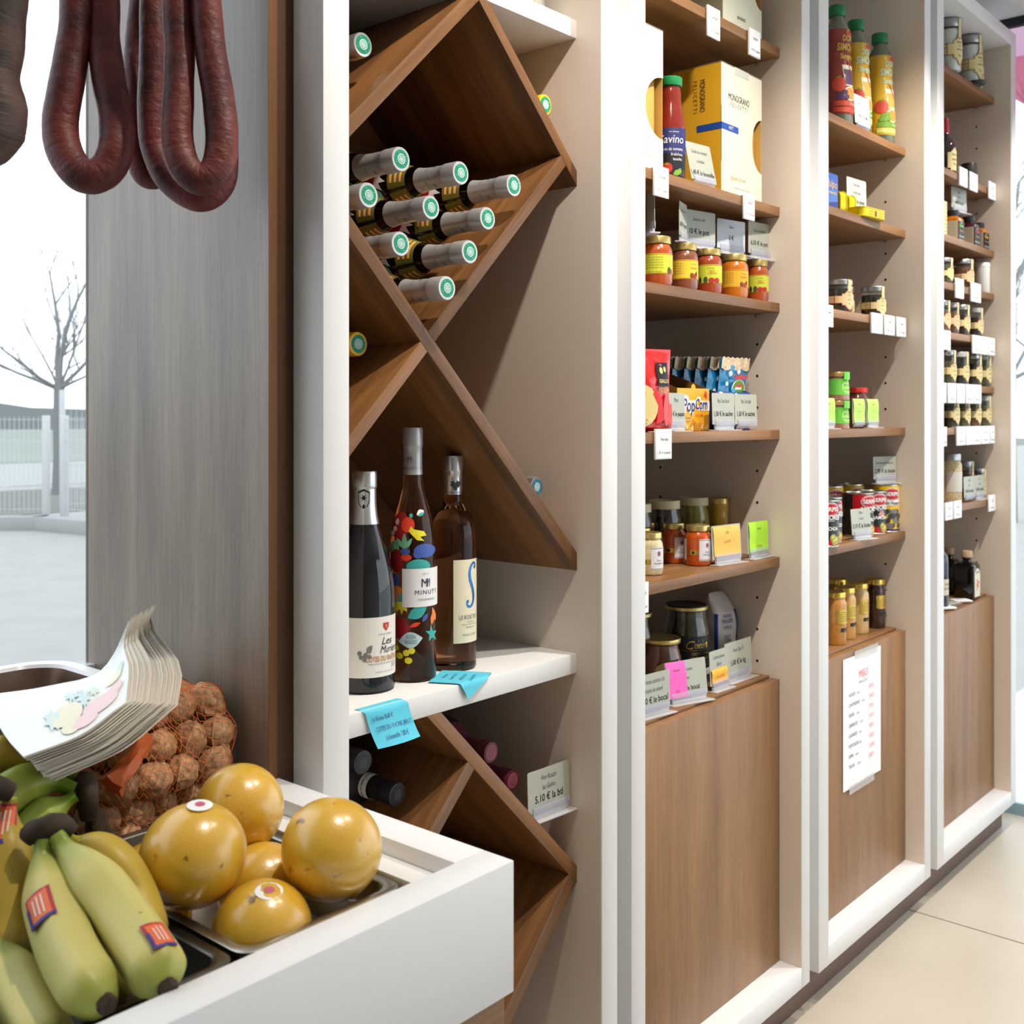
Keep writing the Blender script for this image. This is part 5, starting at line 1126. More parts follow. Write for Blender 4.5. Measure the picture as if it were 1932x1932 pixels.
def onp(px_, pz, mi, off=.0012, n=14):      # lay an outline on the bulging front
    def y(x, z): u = x/W+.5; v = z/H; a = max(0, math.sin(PI*max(0, min(1, u))))**.6*(min(1, v/.08)**.5)*max(0, min(1, (1-v)/.38))**.75; return -(T/2*a+.0006)-off-.0016
    return y
Yf = onp(0, 0, 0)
def flat(poly, mi, off=0, sub=3):
    cx = sum(p[0] for p in poly)/len(poly); cz = sum(p[1] for p in poly)/len(poly); n = len(poly); pts = [(cx, cz)]
    for k in range(1, sub+1): pts += [(cx+(p[0]-cx)*k/sub, cz+(p[1]-cz)*k/sub) for p in poly]
    fs = [(0, 1+i, 1+(i+1) % n) for i in range(n)]
    for k in range(sub-1): o = 1+k*n; fs += [(o+i, o+n+i, o+n+(i+1) % n, o+(i+1) % n) for i in range(n)]
    m.add([(x, Yf(x, z)-off, z) for x, z in pts], fs, mi)
flat([(.016, .078), (.044, .078), (.044, .119), (.016, .119)], 0, .0004); flat(ell(-.02, .045, .036, .036, 20), 1, .0002); flat(ell(-.03, .066, .019, .014, 16), 4, .0006)
flat([(.012, .015), (.030, .02), (.026, .055), (.010, .075), (.004, .065), (.016, .045)], 2, .0005); flat(ell(.050, .028, .008, .022, 12), 3, .0004); flat(ell(.038, .038, .009, .028, 12), 5, .0002)
st = len(m.v); txt(m, 'GALLO', .030, .084, .0062, wmax=.024, bold=.03, mi=1); txt(m, 'FIDELA', .030, .068, .0080, wmax=.025, mi=1); txt(m, 'pasta di semola', -.02, .020, .003, wmax=.04, mi=0); txt(m, 'di grano duro', -.02, .014, .003, wmax=.04, mi=0)
m.v[st:] = [(x, Yf(x, z)-.0010, z) for x, y, z in m.v[st:]]
st = len(m.v); 
for pl in (ell(.026, .105, .004, .006, 10), ell(.035, .107, .003, .005, 10)): flat(pl, 1, .0008, 1)
flat(ell(.0265, .1145, .0025, .002, 8), 3, .0009, 1)
obj('bag_print', m, [P('label_black', 24, 26, 34), P('pasta_cream', 214, 196, 130, rough=.5), P('ribbon_red', 214, 40, 44), P('bag_red_light', 226, 80, 70), P('bowl_red', 150, 18, 24), P('bag_pink', 220, 90, 96)], t)
def display_box(label, x, y, W, D, h, hb, colf, cols, words_, tabc):
    t = thing('popcorn_box', label, 'box', (x, y, Z4), -.06, 'popcorn display boxes')
    th = .001
    obj('front_panel', MB().box(0, W, 0, th, 0, h), colf, t)
    for xx in (0, W-th): obj('side_panel', MB().prism([(0, 0), (D, 0), (D, hb), (D*.85, hb), (0, h)], 0, th).xf(Matrix(((0, 1, 0, xx), (1, 0, 0, th), (0, 0, 1, 0), (0, 0, 0, 1)))), cols, t)
    obj('back_panel', MB().box(0, W, D, D+th, 0, hb), cols, t); obj('bottom_panel', MB().box(0, W, 0, D, 0, th), cols, t)
    obj('tab', MB().prism([(W*.44+.0, h)]+[(W*.5+.0065*math.cos(a), h+.008*math.sin(a)) for a in [i*PI/8 for i in range(9)]]+[(W*.44, h)], .0001, th), tabc, t)
    m = MB()
    for wd, u, z, hh, mi, kw in words_: txt(m, wd, W*u, z, hh, y=-.0006-.0002*mi, mi=mi, **kw)
    return t, m
YB_ = P('popcorn_box_yellow', 240, 176, 40, rough=.4); BB_ = P('popcorn_box_blue', 56, 84, 160, rough=.4); DY = P('popcorn_box_dark', 120, 86, 30, rough=.5)
PCM = [P('pop_navy', 40, 60, 140), P('pop_white', 244, 240, 230), P('pop_red', 220, 60, 60), P('pop_gold', 206, 140, 40, rough=.5), P('pop_cream', 240, 214, 150), P('pop_sky', 40, 160, 210)]
t, m = display_box('yellow popcorn display box with blue bubble lettering', 1.683, 1.062, .1005, .16, .078, .125, YB_, DY, (), YB_)
for dx, mi, sc in ((.0, 1, 1.12), (.0, 0, 1)):
    st = len(m.v); txt(m, 'Pop', .017, .036, .0235*sc, y=-.0006-.0004*(1-mi), al='L', mi=mi, sx=.72, bold=.05*(2 if mi else .3), shear=.1); txt(m, 'Corn', .056, .040, .019*sc, y=-.0006-.0004*(1-mi), al='L', mi=mi, sx=.66, bold=.05*(2 if mi else .3), shear=.1)
txt(m, 'SUGAR', .068, .0265, .0055, y=-.0008, mi=2, wmax=.028); txt(m, 'Mit Zucker', .028, .0225, .004, y=-.0008, mi=0, wmax=.03); txt(m, 'Mais sucré', .028, .0165, .004, y=-.0008, mi=0, wmax=.03)
rp_ = random.Random(2)
for k in range(34):
    x = rp_.uniform(.005, .092); zz = abs(rp_.gauss(0, .009))*(1-abs(x-.055)/.07)+.003; a = rp_.uniform(0, 3); s_ = rp_.uniform(.003, .0055); m.add([(x+s_*math.cos(a+2*PI*j/7)*(1 if j % 2 else .7), -.0007-.00003*k, max(.0005, zz+s_*math.sin(a+2*PI*j/7)*(1 if j % 2 else .7))) for j in range(7)], [tuple(range(7))], rp_.choice((3, 3, 4)))
m.add([(.083, -.0008, .066), (.091, -.0008, .060), (.092, -.0008, .070), (.087, -.0008, .075)], [(0, 1, 2, 3)], 2)
obj('box_print', m, PCM, t)
t, m = display_box('blue popcorn display box behind the pair of price cards', 1.803, 1.052, .116, .20, .073, .118, BB_, P('popcorn_box_navy', 44, 48, 92, rough=.4), (), P('pop_sky', 40, 160, 210))
txt(m, 'Pop', .03, .045, .026, y=-.0006, mi=1, sx=.72, bold=.08); txt(m, 'Pop', .03, .0462, .022, y=-.0009, mi=0, sx=.72, bold=.02); txt(m, 'Corn', .08, .045, .024, y=-.0006, mi=1, sx=.66, bold=.08); txt(m, 'Corn', .08, .0462, .020, y=-.0009, mi=0, sx=.66, bold=.02)
txt(m, 'Salé', .014, .020, .007, y=-.0008, mi=1)
for k in range(20):
    x = rp_.uniform(.005, .115); zz = rp_.uniform(.002, .014); a = rp_.uniform(0, 3); s_ = rp_.uniform(.004, .0065); m.add([(x+s_*math.cos(a+2*PI*j/7), -.0007-.00003*k, max(.0005, zz+s_*math.sin(a+2*PI*j/7)*.8)) for j in range(7)], [tuple(range(7))], 4)
obj('box_print', m, PCM, t)
sach = None
for k in range(9):
    lab = 'blue popcorn sachet with a farmhouse badge, frontmost in the blue box' if k == 0 else 'blue popcorn sachet standing in the blue box behind the badge one'
    x_, y_ = 1.888-k*.0150, 1.080+k*.0168
    if k < 2:
        t = thing('popcorn_sachet', lab, 'bag', (x_, y_, Z4+.0015), -.10, 'popcorn sachets in the blue box')
        mb = MB(); pouch(mb, .094, .138, .013, top=.07, ph=k); 
        mb.xf(Matrix.Shear('XY', 4, (0, 0)) if False else Matrix(((1, 0, .10, 0), (0, 1, -.08, 0), (0, 0, 1, 0), (0, 0, 0, 1))))
        obj('film', mb, FILMB, t, smooth=50)
        zt = MB()
        def cr(u, v): x = (u-.5)*.093; z = .118+.021*v; return (x+.10*z, -.0042-.08*z-.0012*math.sin(u*30), z+(.0018*math.sin(u*40) if v > .9 else 0)-(.004*abs(math.sin(u*9)) if v < .1 else 0))
        zt.grid(cr, 20, 3); zt.grid(lambda u, v: (lambda q: (q[0], q[1]+.0095+.0, q[2]))(cr(1-u, v)), 20, 3); obj('popcorn_seam', zt, POP, t, smooth=40)
        m = MB()
        def fl(poly, mi, off): 
            cx = sum(p[0] for p in poly)/len(poly); cz = sum(p[1] for p in poly)/len(poly); n = len(poly); m.add([(cx+.10*cz, -.0098-.08*cz-off, cz)]+[(x+.10*z, -.0098-.08*z-off, z) for x, z in poly], [(0, 1+i, 1+(i+1) % n) for i in range(n)], mi)
        fl(ell(-.022, .108, .006, .006, 9, 0, .25), 1, 0); fl(ell(.004, .112, .0055, .006, 9, .5, .25), 1, 0); fl(ell(-.03, .088, .005, .005, 9, 0, .25), 1, 0)
        fl(ell(.008, .078, .022, .019, 20), 1, .0004); fl(ell(.008, .078, .0195, .0165, 20), 3, .0008); fl([(-.003, .077), (.018, .077), (.018, .083), (.008, .089), (-.003, .083)], 1, .0012); fl([(-.005, .082), (.020, .082), (.008, .090)], 2, .0015); fl(ell(.008, .0655, .013, .004, 12), 2, .0012)
        st = len(m.v); txt(m, 'CasaMayor', .010, .098, .0085, mi=2, wmax=.048, bold=.04); m.v[st:] = [(x+.10*z, -.0108-.08*z-.0018*math.cos(x*30), z) for x, y, z in m.v[st:]]
        if k == 0: obj('badge', m, [INK, PCM[1], PCM[2], P('meadow_green', 90, 150, 50)], t)
        else:
            m2 = MB(); m = m2; fl(ell(-.022, .098, .006, .006, 9, 0, .25), 0, 0); fl(ell(.02, .09, .006, .006, 9, .5, .25), 0, 0); fl(ell(-.03, .075, .005, .005, 9, 0, .25), 0, 0); obj('popcorn_print', m, PCM[1], t); sach = t
    else: dup(sach, (x_, y_, Z4+.0015), lab, rz=-.10-.02*(k % 3))
price_card('grey price card for pasta beside the red bag', 1.64, 1.036, Z4, 0.056, .056, (('Pâtes', .040, .0075, 's'), ('1,40 € le paquet', .0125, .0082, 'p')), rz=0, tilt=-.03)
price_card('grey price card for sweet popcorn, first of the joined pair', 1.797, 1.033, Z4, 0.08, .058, (('Pop Corn Sucré', .040, .0075, 's'), ('1,50 € le sachet', .0125, .0088, 'p')), rz=0, tilt=-.03)
price_card('grey price card for salted popcorn, nearer the side panel', 1.884, 1.034, Z4, 0.085, .057, (('Pop Corn Salé', .040, .0075, 's'), ('1,50 € le sachet', .0125, .0088, 'p')), rz=0, tilt=-.03, base=False)

# --- orange sauces and pickles
Z5 = -.2816
LABG = P('pale_grey_label', 226, 226, 232)
def orange_jar(lab, x, y, r=.0238, h=.075, body=None, words_=('Sauce', 'Mexicaine'), face=None):
    t, rf, F = jar(lab, x, y, Z5, r, h, body or S_OR2, GOLD, group='small sauces on the fifth shelf', lidh=.13, face=face)
    z0, z1 = h*.14, h*.665
    wrap(t, rf, r, z0, z1, F, .10, 1.45, LABG, ((words_[0], .75, z0+.015, .003, 0, dict(wmax=r*.6)), (words_[1], .75, z0+.010, .003, 0, dict(wmax=r*.85))), ((ell(.75*r, z1-.011, .004, .005, 10, 0, .2), 1),), (INK, P('emblem_mauve', 150, 90, 120)), rules=((z0+.0018, .0003, 0), (z1-.0018, .0003, 0)))
    wrap(t, rf, r, h*.28, h*.39, F, -.75, .10, GOLDF, (), ((ell(-.35*r, h*.335, .0028, .0026, 8), 0),), (INK,), name='gold_band')
    wrap(t, rf, r, z0, z1, F, -1.5, -.95, LABG, (), (), name='side_label')
S_OR2 = sauce('bright_orange_sauce', (196, 84, 22)); S_WH = sauce('cream_sauce', (218, 204, 160))
orange_jar('orange sauce jar standing foremost beside the orange note', 1.783, 1.080, .0250, .0755)
orange_jar('orange sauce jar standing one place behind the foremost one', 1.783, 1.134, .0236, .0755)
orange_jar('orange sauce jar mostly hidden behind the cream one', 1.752, 1.180, .0236, .0755)
orange_jar('cream sauce jar foremost beside the white post', 1.623, 1.081, .0235, .0745, S_WH, ('Sauce', 'Roquefort'))
orange_jar('cream sauce jar behind, only its lid corner showing', 1.660, 1.128, .0225, .0760, S_WH, ('Sauce', 'Roquefort'))
DKG = mat('dark_pickle', srgb(34, 32, 22), rough=.12, coat=.8); GRN = sauce('green_pickle', (122, 118, 30)); MUST = sauce('mustard', (206, 168, 62)); CRL = mat('cream_lid', srgb(206, 196, 160), rough=.4)
for lab, x, y, body in (('dark pickle jar with a cream lid at the back beside the post', 1.700, 1.165, DKG), ('dark pickle jar with a cream lid, middle of the back row', 1.800, 1.165, DKG), ('green pickle jar with a cream lid in the back row', 1.905, 1.165, GRN)):
    t, rf, F = jar(lab, x, y, Z5, .0325, .116, body, CRL, shape='ball', group='pickle jars in the back row', lidh=.13)
    wrap(t, rf, .0325, .02, .062, F, -.6, 1.6, P('dark_green_label', 20, 84, 60), (('Cornichons', .4, .045, .006, 0, dict(wmax=.03)),), (), (PAPER,))
jar('slim mustard jar with a gold lid beside the pickle jars', 1.966, 1.140, Z5, .0205, .112, MUST, GOLD, shape='flare', lidh=.10)
NOR = P('orange_sticky_note', 248, 190, 96, rough=.7); NGR = P('green_sticky_note', 176, 232, 60, rough=.7)
price_card('price card covered by an orange sticky note on the sauce shelf', 1.828, 1.043, E+Z5, 0.092, .062, (('Sauces', .045, .007, 's'),), rz=-.1, tilt=-.06, note=('n', NOR, -.043, .040, .0045, .060, ('ROSE', 'le pot 5,20 €', '')))
price_card('price card covered by a green sticky note next to the side panel', 1.942, 1.04, E+Z5, 0.082, .060, (('Sauces', .045, .007, 's'),), rz=0, tilt=-.03, note=('n', NGR, -.038, .038, .002, .060, ('moutarde', '', '3,50 € le pot')))

# --- cupboard top of bay two
ZC = -.5195
COB = mat('cardoon_brine', srgb(62, 54, 28), rough=.08, coat=.9, var=.5, vscale=45); BLID = mat('black_lid', (.02, .02, .02), rough=.35); LBLK = P('label_black', 24, 26, 34)
for lab, x, y in (('big jar of cardoons with a black and gold label and black lid', 1.815, 1.125), ('big cardoon jar in shade behind, beside the white post', 1.683, 1.165)):
    t, rf, F = jar(lab, x, y, ZC, .0435, .156, COB, BLID, name='preserve_jar', group='cardoon jars', shape='ball', lidh=.055)
    obj('lid_rim', MB().lathe([(.0405, .1475), (.0410, .148), (.0410, .1535), (.0405, .154)], 32), GOLD, t, smooth=40)
    wrap(t, rf, .0435, .018, .100, F, -.25, 1.5, LBLK, (('C', .18, .0775, .0155, 0, dict(sx=1.1, shear=.3)), ('OBOLY', .62, .0785, .0085, 0, dict(wmax=.023)), ('CARDONS LYONNAIS', .72, .0655, .0055, 1, dict(wmax=.044)), ('EFFILÉS À LA MOELLE', .72, .0570, .0055, 1, dict(wmax=.046)), ('Préparés à la main, cuisinés en bocal', .72, .0505, .002, 0, dict(wmax=.038)), ('à base de cardons, moelle de boeuf, sel', .72, .0455, .002, 1, dict(wmax=.038)), ('Poids net : 780 g  Poids net égoutté : 500 g', .72, .0330, .0022, 2, dict(wmax=.042)), ('à consommer de préférence avant', .72, .0285, .0022, 2, dict(wmax=.042))),
         (([(.0415, .0775), (.0475, .0775), (.0475, .0885), (.0415, .0885)], 0),), (GOLDF, GOLD, INK), rules=((.0745, .0003, 0),))
    wrap(t, rf, .0437, .0262, .0385, F, .05, 1.5, LABG, name='lower_label')
t, rf, F = jar('jar of cooked beans with an oval cream label before the cardoons', 1.706, 1.114, ZC, .0400, .110, mat('bean_sauce', srgb(112, 60, 30), rough=.1, coat=.9, var=.45, vscale=55), mat('brass_black_lid', srgb(70, 58, 34), rough=.3, metal=.5), name='preserve_jar', shape='ball', lidh=.08)
obj('lid_rim', MB().lathe([(.0372, .1025), (.0380, .1035), (.0380, .109), (.0372, .110)], 32), GOLD, t, smooth=40)
q = MB(); cyl_poly(q, ell(.016, .056, .025, .0165, 24, .1), .0395, F, rf, .0004, 0); lo_ = obj('label', q, P('ivory_gold_label', 222, 200, 140), t)
q = MB(); r = .0395
for wd, z in (('HARICOTS', .0625), ('TARBAIS', .0555), ('CUISINÉS', .0485)): tw(wd, .52, z, .0048, wmax=.026)
obj('lettering', q, INK, lo_); wrap(t, rf, .0395, .030, .045, F, -.5, .2, P('dark_red_label', 90, 20, 22), name='red_label')
# flour bag
t = thing('flour_bag', 'white paper flour bag with blue bands at the back by the side panel', 'bag', (1.955, 1.140, E+ZC), -.12)
mb = MB()
def fb(u, v, W=.074, D=.056, H=.160):
    a = 2*PI*u; p = 5; c, s_ = math.cos(a), math.sin(a); k = (abs(c)**p+abs(s_)**p)**(-1/p); sh = 1+.05*math.sin(v*9)*math.sin(a*2+1)+.03*math.sin(v*17+a*3)
    tp = 1 if v < .80 else max(.0, 1-(v-.80)/.20*.55); dd = 1 if v < .78 else max(.12, 1-(v-.78)/.22)
    return (W/2*k*c*sh*(.4+.6*tp), D/2*k*s_*sh*dd, H*min(v, .93)+(.0 if v < .93 else (v-.93)*.10)+.004*math.sin(a)*(v > .75))
mb.grid(fb, 40, 24); mb.f.append(tuple(24*41+i for i in range(40))); mb.m.append(0); obj('paper', mb, P('flour_paper', 214, 208, 206, rough=.7), t, smooth=50)
m = MB()
def fbl(u0, u1, v0, v1, mi, wob=0): m.grid(lambda u, v: tuple(Vector(fb(u0+(u1-u0)*u+wob*math.sin(v*5), v0+(v1-v0)*v))*1.0+Vector(((.0009*math.cos(2*PI*(u0+(u1-u0)*u)), .0009*math.sin(2*PI*(u0+(u1-u0)*u)), 0)))), 6, 14, mi)
fbl(.855, .905, .02, .80, 0, .015); fbl(.605, .635, .02, .78, 0); fbl(.905, .96, .04, .80, 1, .012)
st = len(m.v)
for wd, z, hh in (('FARINE', .112, .0075), ('MÉNAGÈRE', .101, .009), ('TYPE 55', .089, .007), ('Poids net', .073, .005), ('1 KGe', .0640, .008)): txt(m, wd, -.004, z, hh, wmax=.034, sx=.8, mi=0)
m.v[st:] = [(x, -.0298, z) for x, y, z in m.v[st:]]
m.add([(.016+.009*math.cos(a)*(1 if j % 2 else .75), -.0302, .034+.011*math.sin(a)*(1 if j % 2 else .75)) for j, a in enumerate([2*PI*i/14 for i in range(14)])], [tuple(range(14))], 2)
obj('bag_print', m, [P('flour_blue', 30, 62, 140), P('flour_red', 150, 60, 56), P('wheat_print', 150, 136, 108)], t)
NPK = P('pink_sticky_note', 250, 110, 200, rough=.7); NO2 = P('amber_sticky_note', 250, 186, 70, rough=.7)
price_card('grey price card for duck beans, cut by the white post', 1.59, 1.05, E+ZC, 0.088, .062, (('Haricots cuisinés à la', .045, .0078, 's'), ('graisse de canard', .030, .0078, 's'), ('8,50 € le bocal', .0085, .0105, 'p')), rz=-.1, tilt=-.03, base=True)
price_card('grey price card with a pink sticky note and a bean price', 1.703, 1.052, E+ZC, 0.1, .064, (('Haricots tarbais', .045, .006, 's'), ('cuisinés', .030, .006, 's'), ('7,50 € le bocal', .0075, .0085, 'p')), rz=-.26, tilt=-.12, note=('n', NPK, -.049, -.002, .0, .064, ('Cassoulet', '', '9,90 €')))
price_card('grey price card for cardoons with an amber sticky note', 1.822, 1.0555, E+ZC, 0.068, .064, (('Cardons lyonnais', .048, .0068, 's'), ('850 ml', .034, .0068, 's')), rz=0, tilt=-.05, note=('n', NO2, -.031, .026, .003, .030, ('à partir de 7,90 €',)))
price_card('grey price card for flour next to the side panel', 1.912, 1.066, E+ZC, 0.104, .066, (('Farine Type 55', .046, .0075, 's'), ('1,00 € le kg', .018, .0100, 'p')), rz=0, tilt=-.03)
# ================================================================ BAY THREE
ORD = ('first', 'second', 'third', 'fourth', 'fifth', 'sixth')
FRONT = -PI/2-.30
SLY = mat('sleeve_yellow', srgb(214, 170, 34), rough=.22, coat=.5, var=.1, vscale=30); SLR = mat('sleeve_red', srgb(140, 40, 30), rough=.22, coat=.5, var=.15, vscale=30)
CAPG = P('sangria_green_cap', 20, 120, 70, rough=.4); PETB = mat('bottle_clear_grey', srgb(96, 104, 84), rough=.1, coat=.6)
SG = [P('text_pale_green', 206, 226, 190), P('text_gold', 226, 176, 80), P('apple_red', 200, 70, 44), P('grape_green', 110, 160, 50), P('glass_white', 236, 232, 210), P('straw_red', 200, 60, 40), P('orange_slice', 240, 150, 60), P('grape_purple', 80, 50, 90), P('meadow_yellow', 200, 206, 110)]
def sangria(lab, x, y, sl, red=False):
    r, h = .0345, .272; t = thing('sangria_bottle', lab, 'bottle', (x, y, E+.6453), group='sangria bottles')
    Pf = [(.92*r, 0), (r, .006), (r, .05), (1.0*r, .075), (.95*r, .11), (.84*r, .15), (.80*r, .17), (.84*r, .19), (.86*r, .205), (.74*r, .222), (.52*r, .235), (.43*r, .242), (.43*r, h-.022)]; rf = rprof(Pf)
    obj('bottle_body', MB().lathe(Pf, 28), PETB, t, smooth=45)
    sp = [(rf(z)+.0006, z) for z in (.022, .05, .075, .09, .11, .13, .15, .17, .18, .19, .205, .214)]
    s = MB(); s.lathe(sp, 28); s.f = s.f[:-2]; s.m = s.m[:-2]; sl_o = obj('sleeve', s, sl, t, smooth=60)
    obj('cap', MB().lathe([(.52*r, h-.024), (.55*r, h-.022), (.55*r, h-.002), (.51*r, h), (.0001, h)], 24), CAPG, t, smooth=35)
    q = MB(); F = FRONT-.15
    def w_(wd, da, z, hh, mi): st = len(q.v); txt(q, wd, 0, z, hh, mi=mi, bold=.03, sx=.8, shear=.1); bend(q, st, r, F+da, rof=rf, off=.0016)
    tx = 1 if red else 0
    w_('DON', .2, .186, .0125, tx); w_('SIMON', .1, .165, .0155, tx); w_('Sangria', .1, .146, .0120, tx)
    def c_(poly, mi, off): cyl_poly(q, poly, r, F, rf, off, mi, 2)
    c_(ell(.014, .205, .013, .009, 14), 6, .0011); c_(ell(.014, .205, .010, .0065, 14), 2, .0014)
    c_([(-.012, .132), (.024, .132), (.020, .085), (-.006, .085)], 4, .0010); c_([(-.009, .122), (.022, .122), (.019, .088), (-.005, .088)], 1 if not red else 7, .0013); c_([(.001, .145), (.004, .146), (.018, .112), (.015, .110)], 5, .0016)
    c_(ell(-.020, .088, .016, .017, 16), 2, .0016); c_(ell(-.020, .104, .005, .002, 8, .6), 3, .0019); c_(ell(.008, .068, .018, .016, 18), 4, .0016); c_(ell(.008, .068, .0155, .0135, 18), 6, .0019)
    for dx, dz in ((-.016, .066), (-.006, .070), (-.012, .058), (-.002, .060), (-.021, .058)): c_(ell(dx, dz, .0062, .0058, 10), 7 if red else 3, .0022)
    c_([(-.03, .052), (.03, .052), (.032, .040), (-.032, .040)], 2 if red else 3, .0013); c_([(-.032, .036), (.034, .040), (.034, .026), (-.032, .026)], 2 if red else 8, .0013)
    st = len(q.v); txt(q, 'Sangría', .016, .044, .005, mi=4); bend(q, st, r, F, rof=rf, off=.002)
    obj('sleeve_print', q, SG, sl_o)
sangria('dark red sleeved sangria bottle beside the white post on the top shelf of its bay', 2.346, 1.060, SLR, True)
sangria('yellow sleeved sangria bottle in the middle, its price card before it', 2.462, 1.066, SLY)
sangria('yellow sleeved sangria bottle standing free next to the side panel', 2.585, 1.060, SLY)
price_card('white price card standing before the sangria bottles', 2.408, 1.026, E+.6453, .074, .066, (('Sangria Don Simon', .044, .0065, 's'), ('5,90 € la btl', .012, .0085, 'p')), rz=-.05, tilt=-.06, col=PAPER, base=False)
# tins of tuna
TY = mat('tin_yellow', srgb(226, 202, 24), rough=.3, metal=.35)
def flat_tin(lab, loc, W, D, h, rot):
    t = thing('tuna_tin', lab, 'tin', loc, group='yellow tuna tins', rot=rot)
    def ring(i, z, r): return [(x, y, z) for x, y in rrect(-W/2+i, W/2-i, -D/2+i, D/2-i, r, 6)]
    rs = [ring(.002, 0, .014), ring(0, .0015, .016), ring(.0012, .003, .016), ring(.0012, h-.003, .016), ring(0, h-.0015, .016), ring(0, h, .016), ring(.002, h, .015), ring(.003, h-.0015, .014)]; n = len(rs[0])
    mb = MB().add([v for r in rs for v in r], [(i*n+j, i*n+(j+1) % n, (i+1)*n+(j+1) % n, (i+1)*n+j) for i in range(7) for j in range(n)]+[tuple(range(n-1, -1, -1)), tuple(range(7*n, 8*n))])
    obj('can', mb, TY, t, smooth=35)
    m = MB(); txt(m, 'THON', -W*.18, h*.52, h*.22, y=-D/2-.0006, wmax=W*.3); txt(m, 'BLANC', -W*.18, h*.20, h*.2, y=-D/2-.0006, wmax=W*.3); txt(m, 'HUILE', W*.24, h*.52, h*.22, y=-D/2-.0006, wmax=W*.28); txt(m, "D'OLIVE", W*.24, h*.20, h*.2, y=-D/2-.0006, wmax=W*.28); m.box(W*.0, W*.05, -D/2-.0006, -D/2, h*.2, h*.75, 1)
    obj('lettering', m, [P('tin_text_orange', 206, 110, 30), P('emblem_mauve', 150, 90, 120)], t)
flat_tin('yellow tuna tin lying flat and poking over the shelf edge', (2.432, 1.036, E+.4464), .112, .062, .022, (0, 0, -.10))
flat_tin('yellow tuna tin stood on edge behind the price card', (2.395, 1.082, E+.4464+.0275), .075, .055, .022, (PI/2, 0, 1.2))
flat_tin('yellow tuna tin stood on edge beside the blue carton', (2.338, 1.078, E+.4464+.0275), .075, .055, .022, (PI/2, 0, 1.2))
t = thing('octopus_carton', 'blue carton with orange script, half behind the white post above the eye line', 'box', (2.180, 1.028, E+.4462))
obj('carton', MB().box(0, .100, 0, .04, 0, .076), mat('carton_blue', srgb(48, 96, 180), rough=.35, var=.2, vscale=12), t, bevel=.0008)
m = MB(); txt(m, 'Pulpo', .068, .045, .017, shear=.2, mi=0); txt(m, 'A LA MARINERA', .066, .031, .0055, mi=1, wmax=.055); m.add([(.055, -.0008, .002), (.098, -.0008, .002), (.098, -.0008, .018), (.06, -.0008, .012)], [(0, 1, 2, 3)], 2); obj('lettering', m, [P('text_gold', 226, 176, 80), P('text_yellow', 230, 216, 90), P('carton_deep_blue', 30, 50, 130)], t)
price_card('pale price card for tuna standing behind the flat yellow tin', 2.468, 1.066, E+.4464, .092, .092, (('Thon choisi', .074, .0075, 's'), ("à l'huile d'olive", .056, .0075, 's'), ('3,90 € la boite', .032, .0098, 'p')), rz=-.08, tilt=-.02, col=P('pale_card', 206, 206, 196, rough=.45))
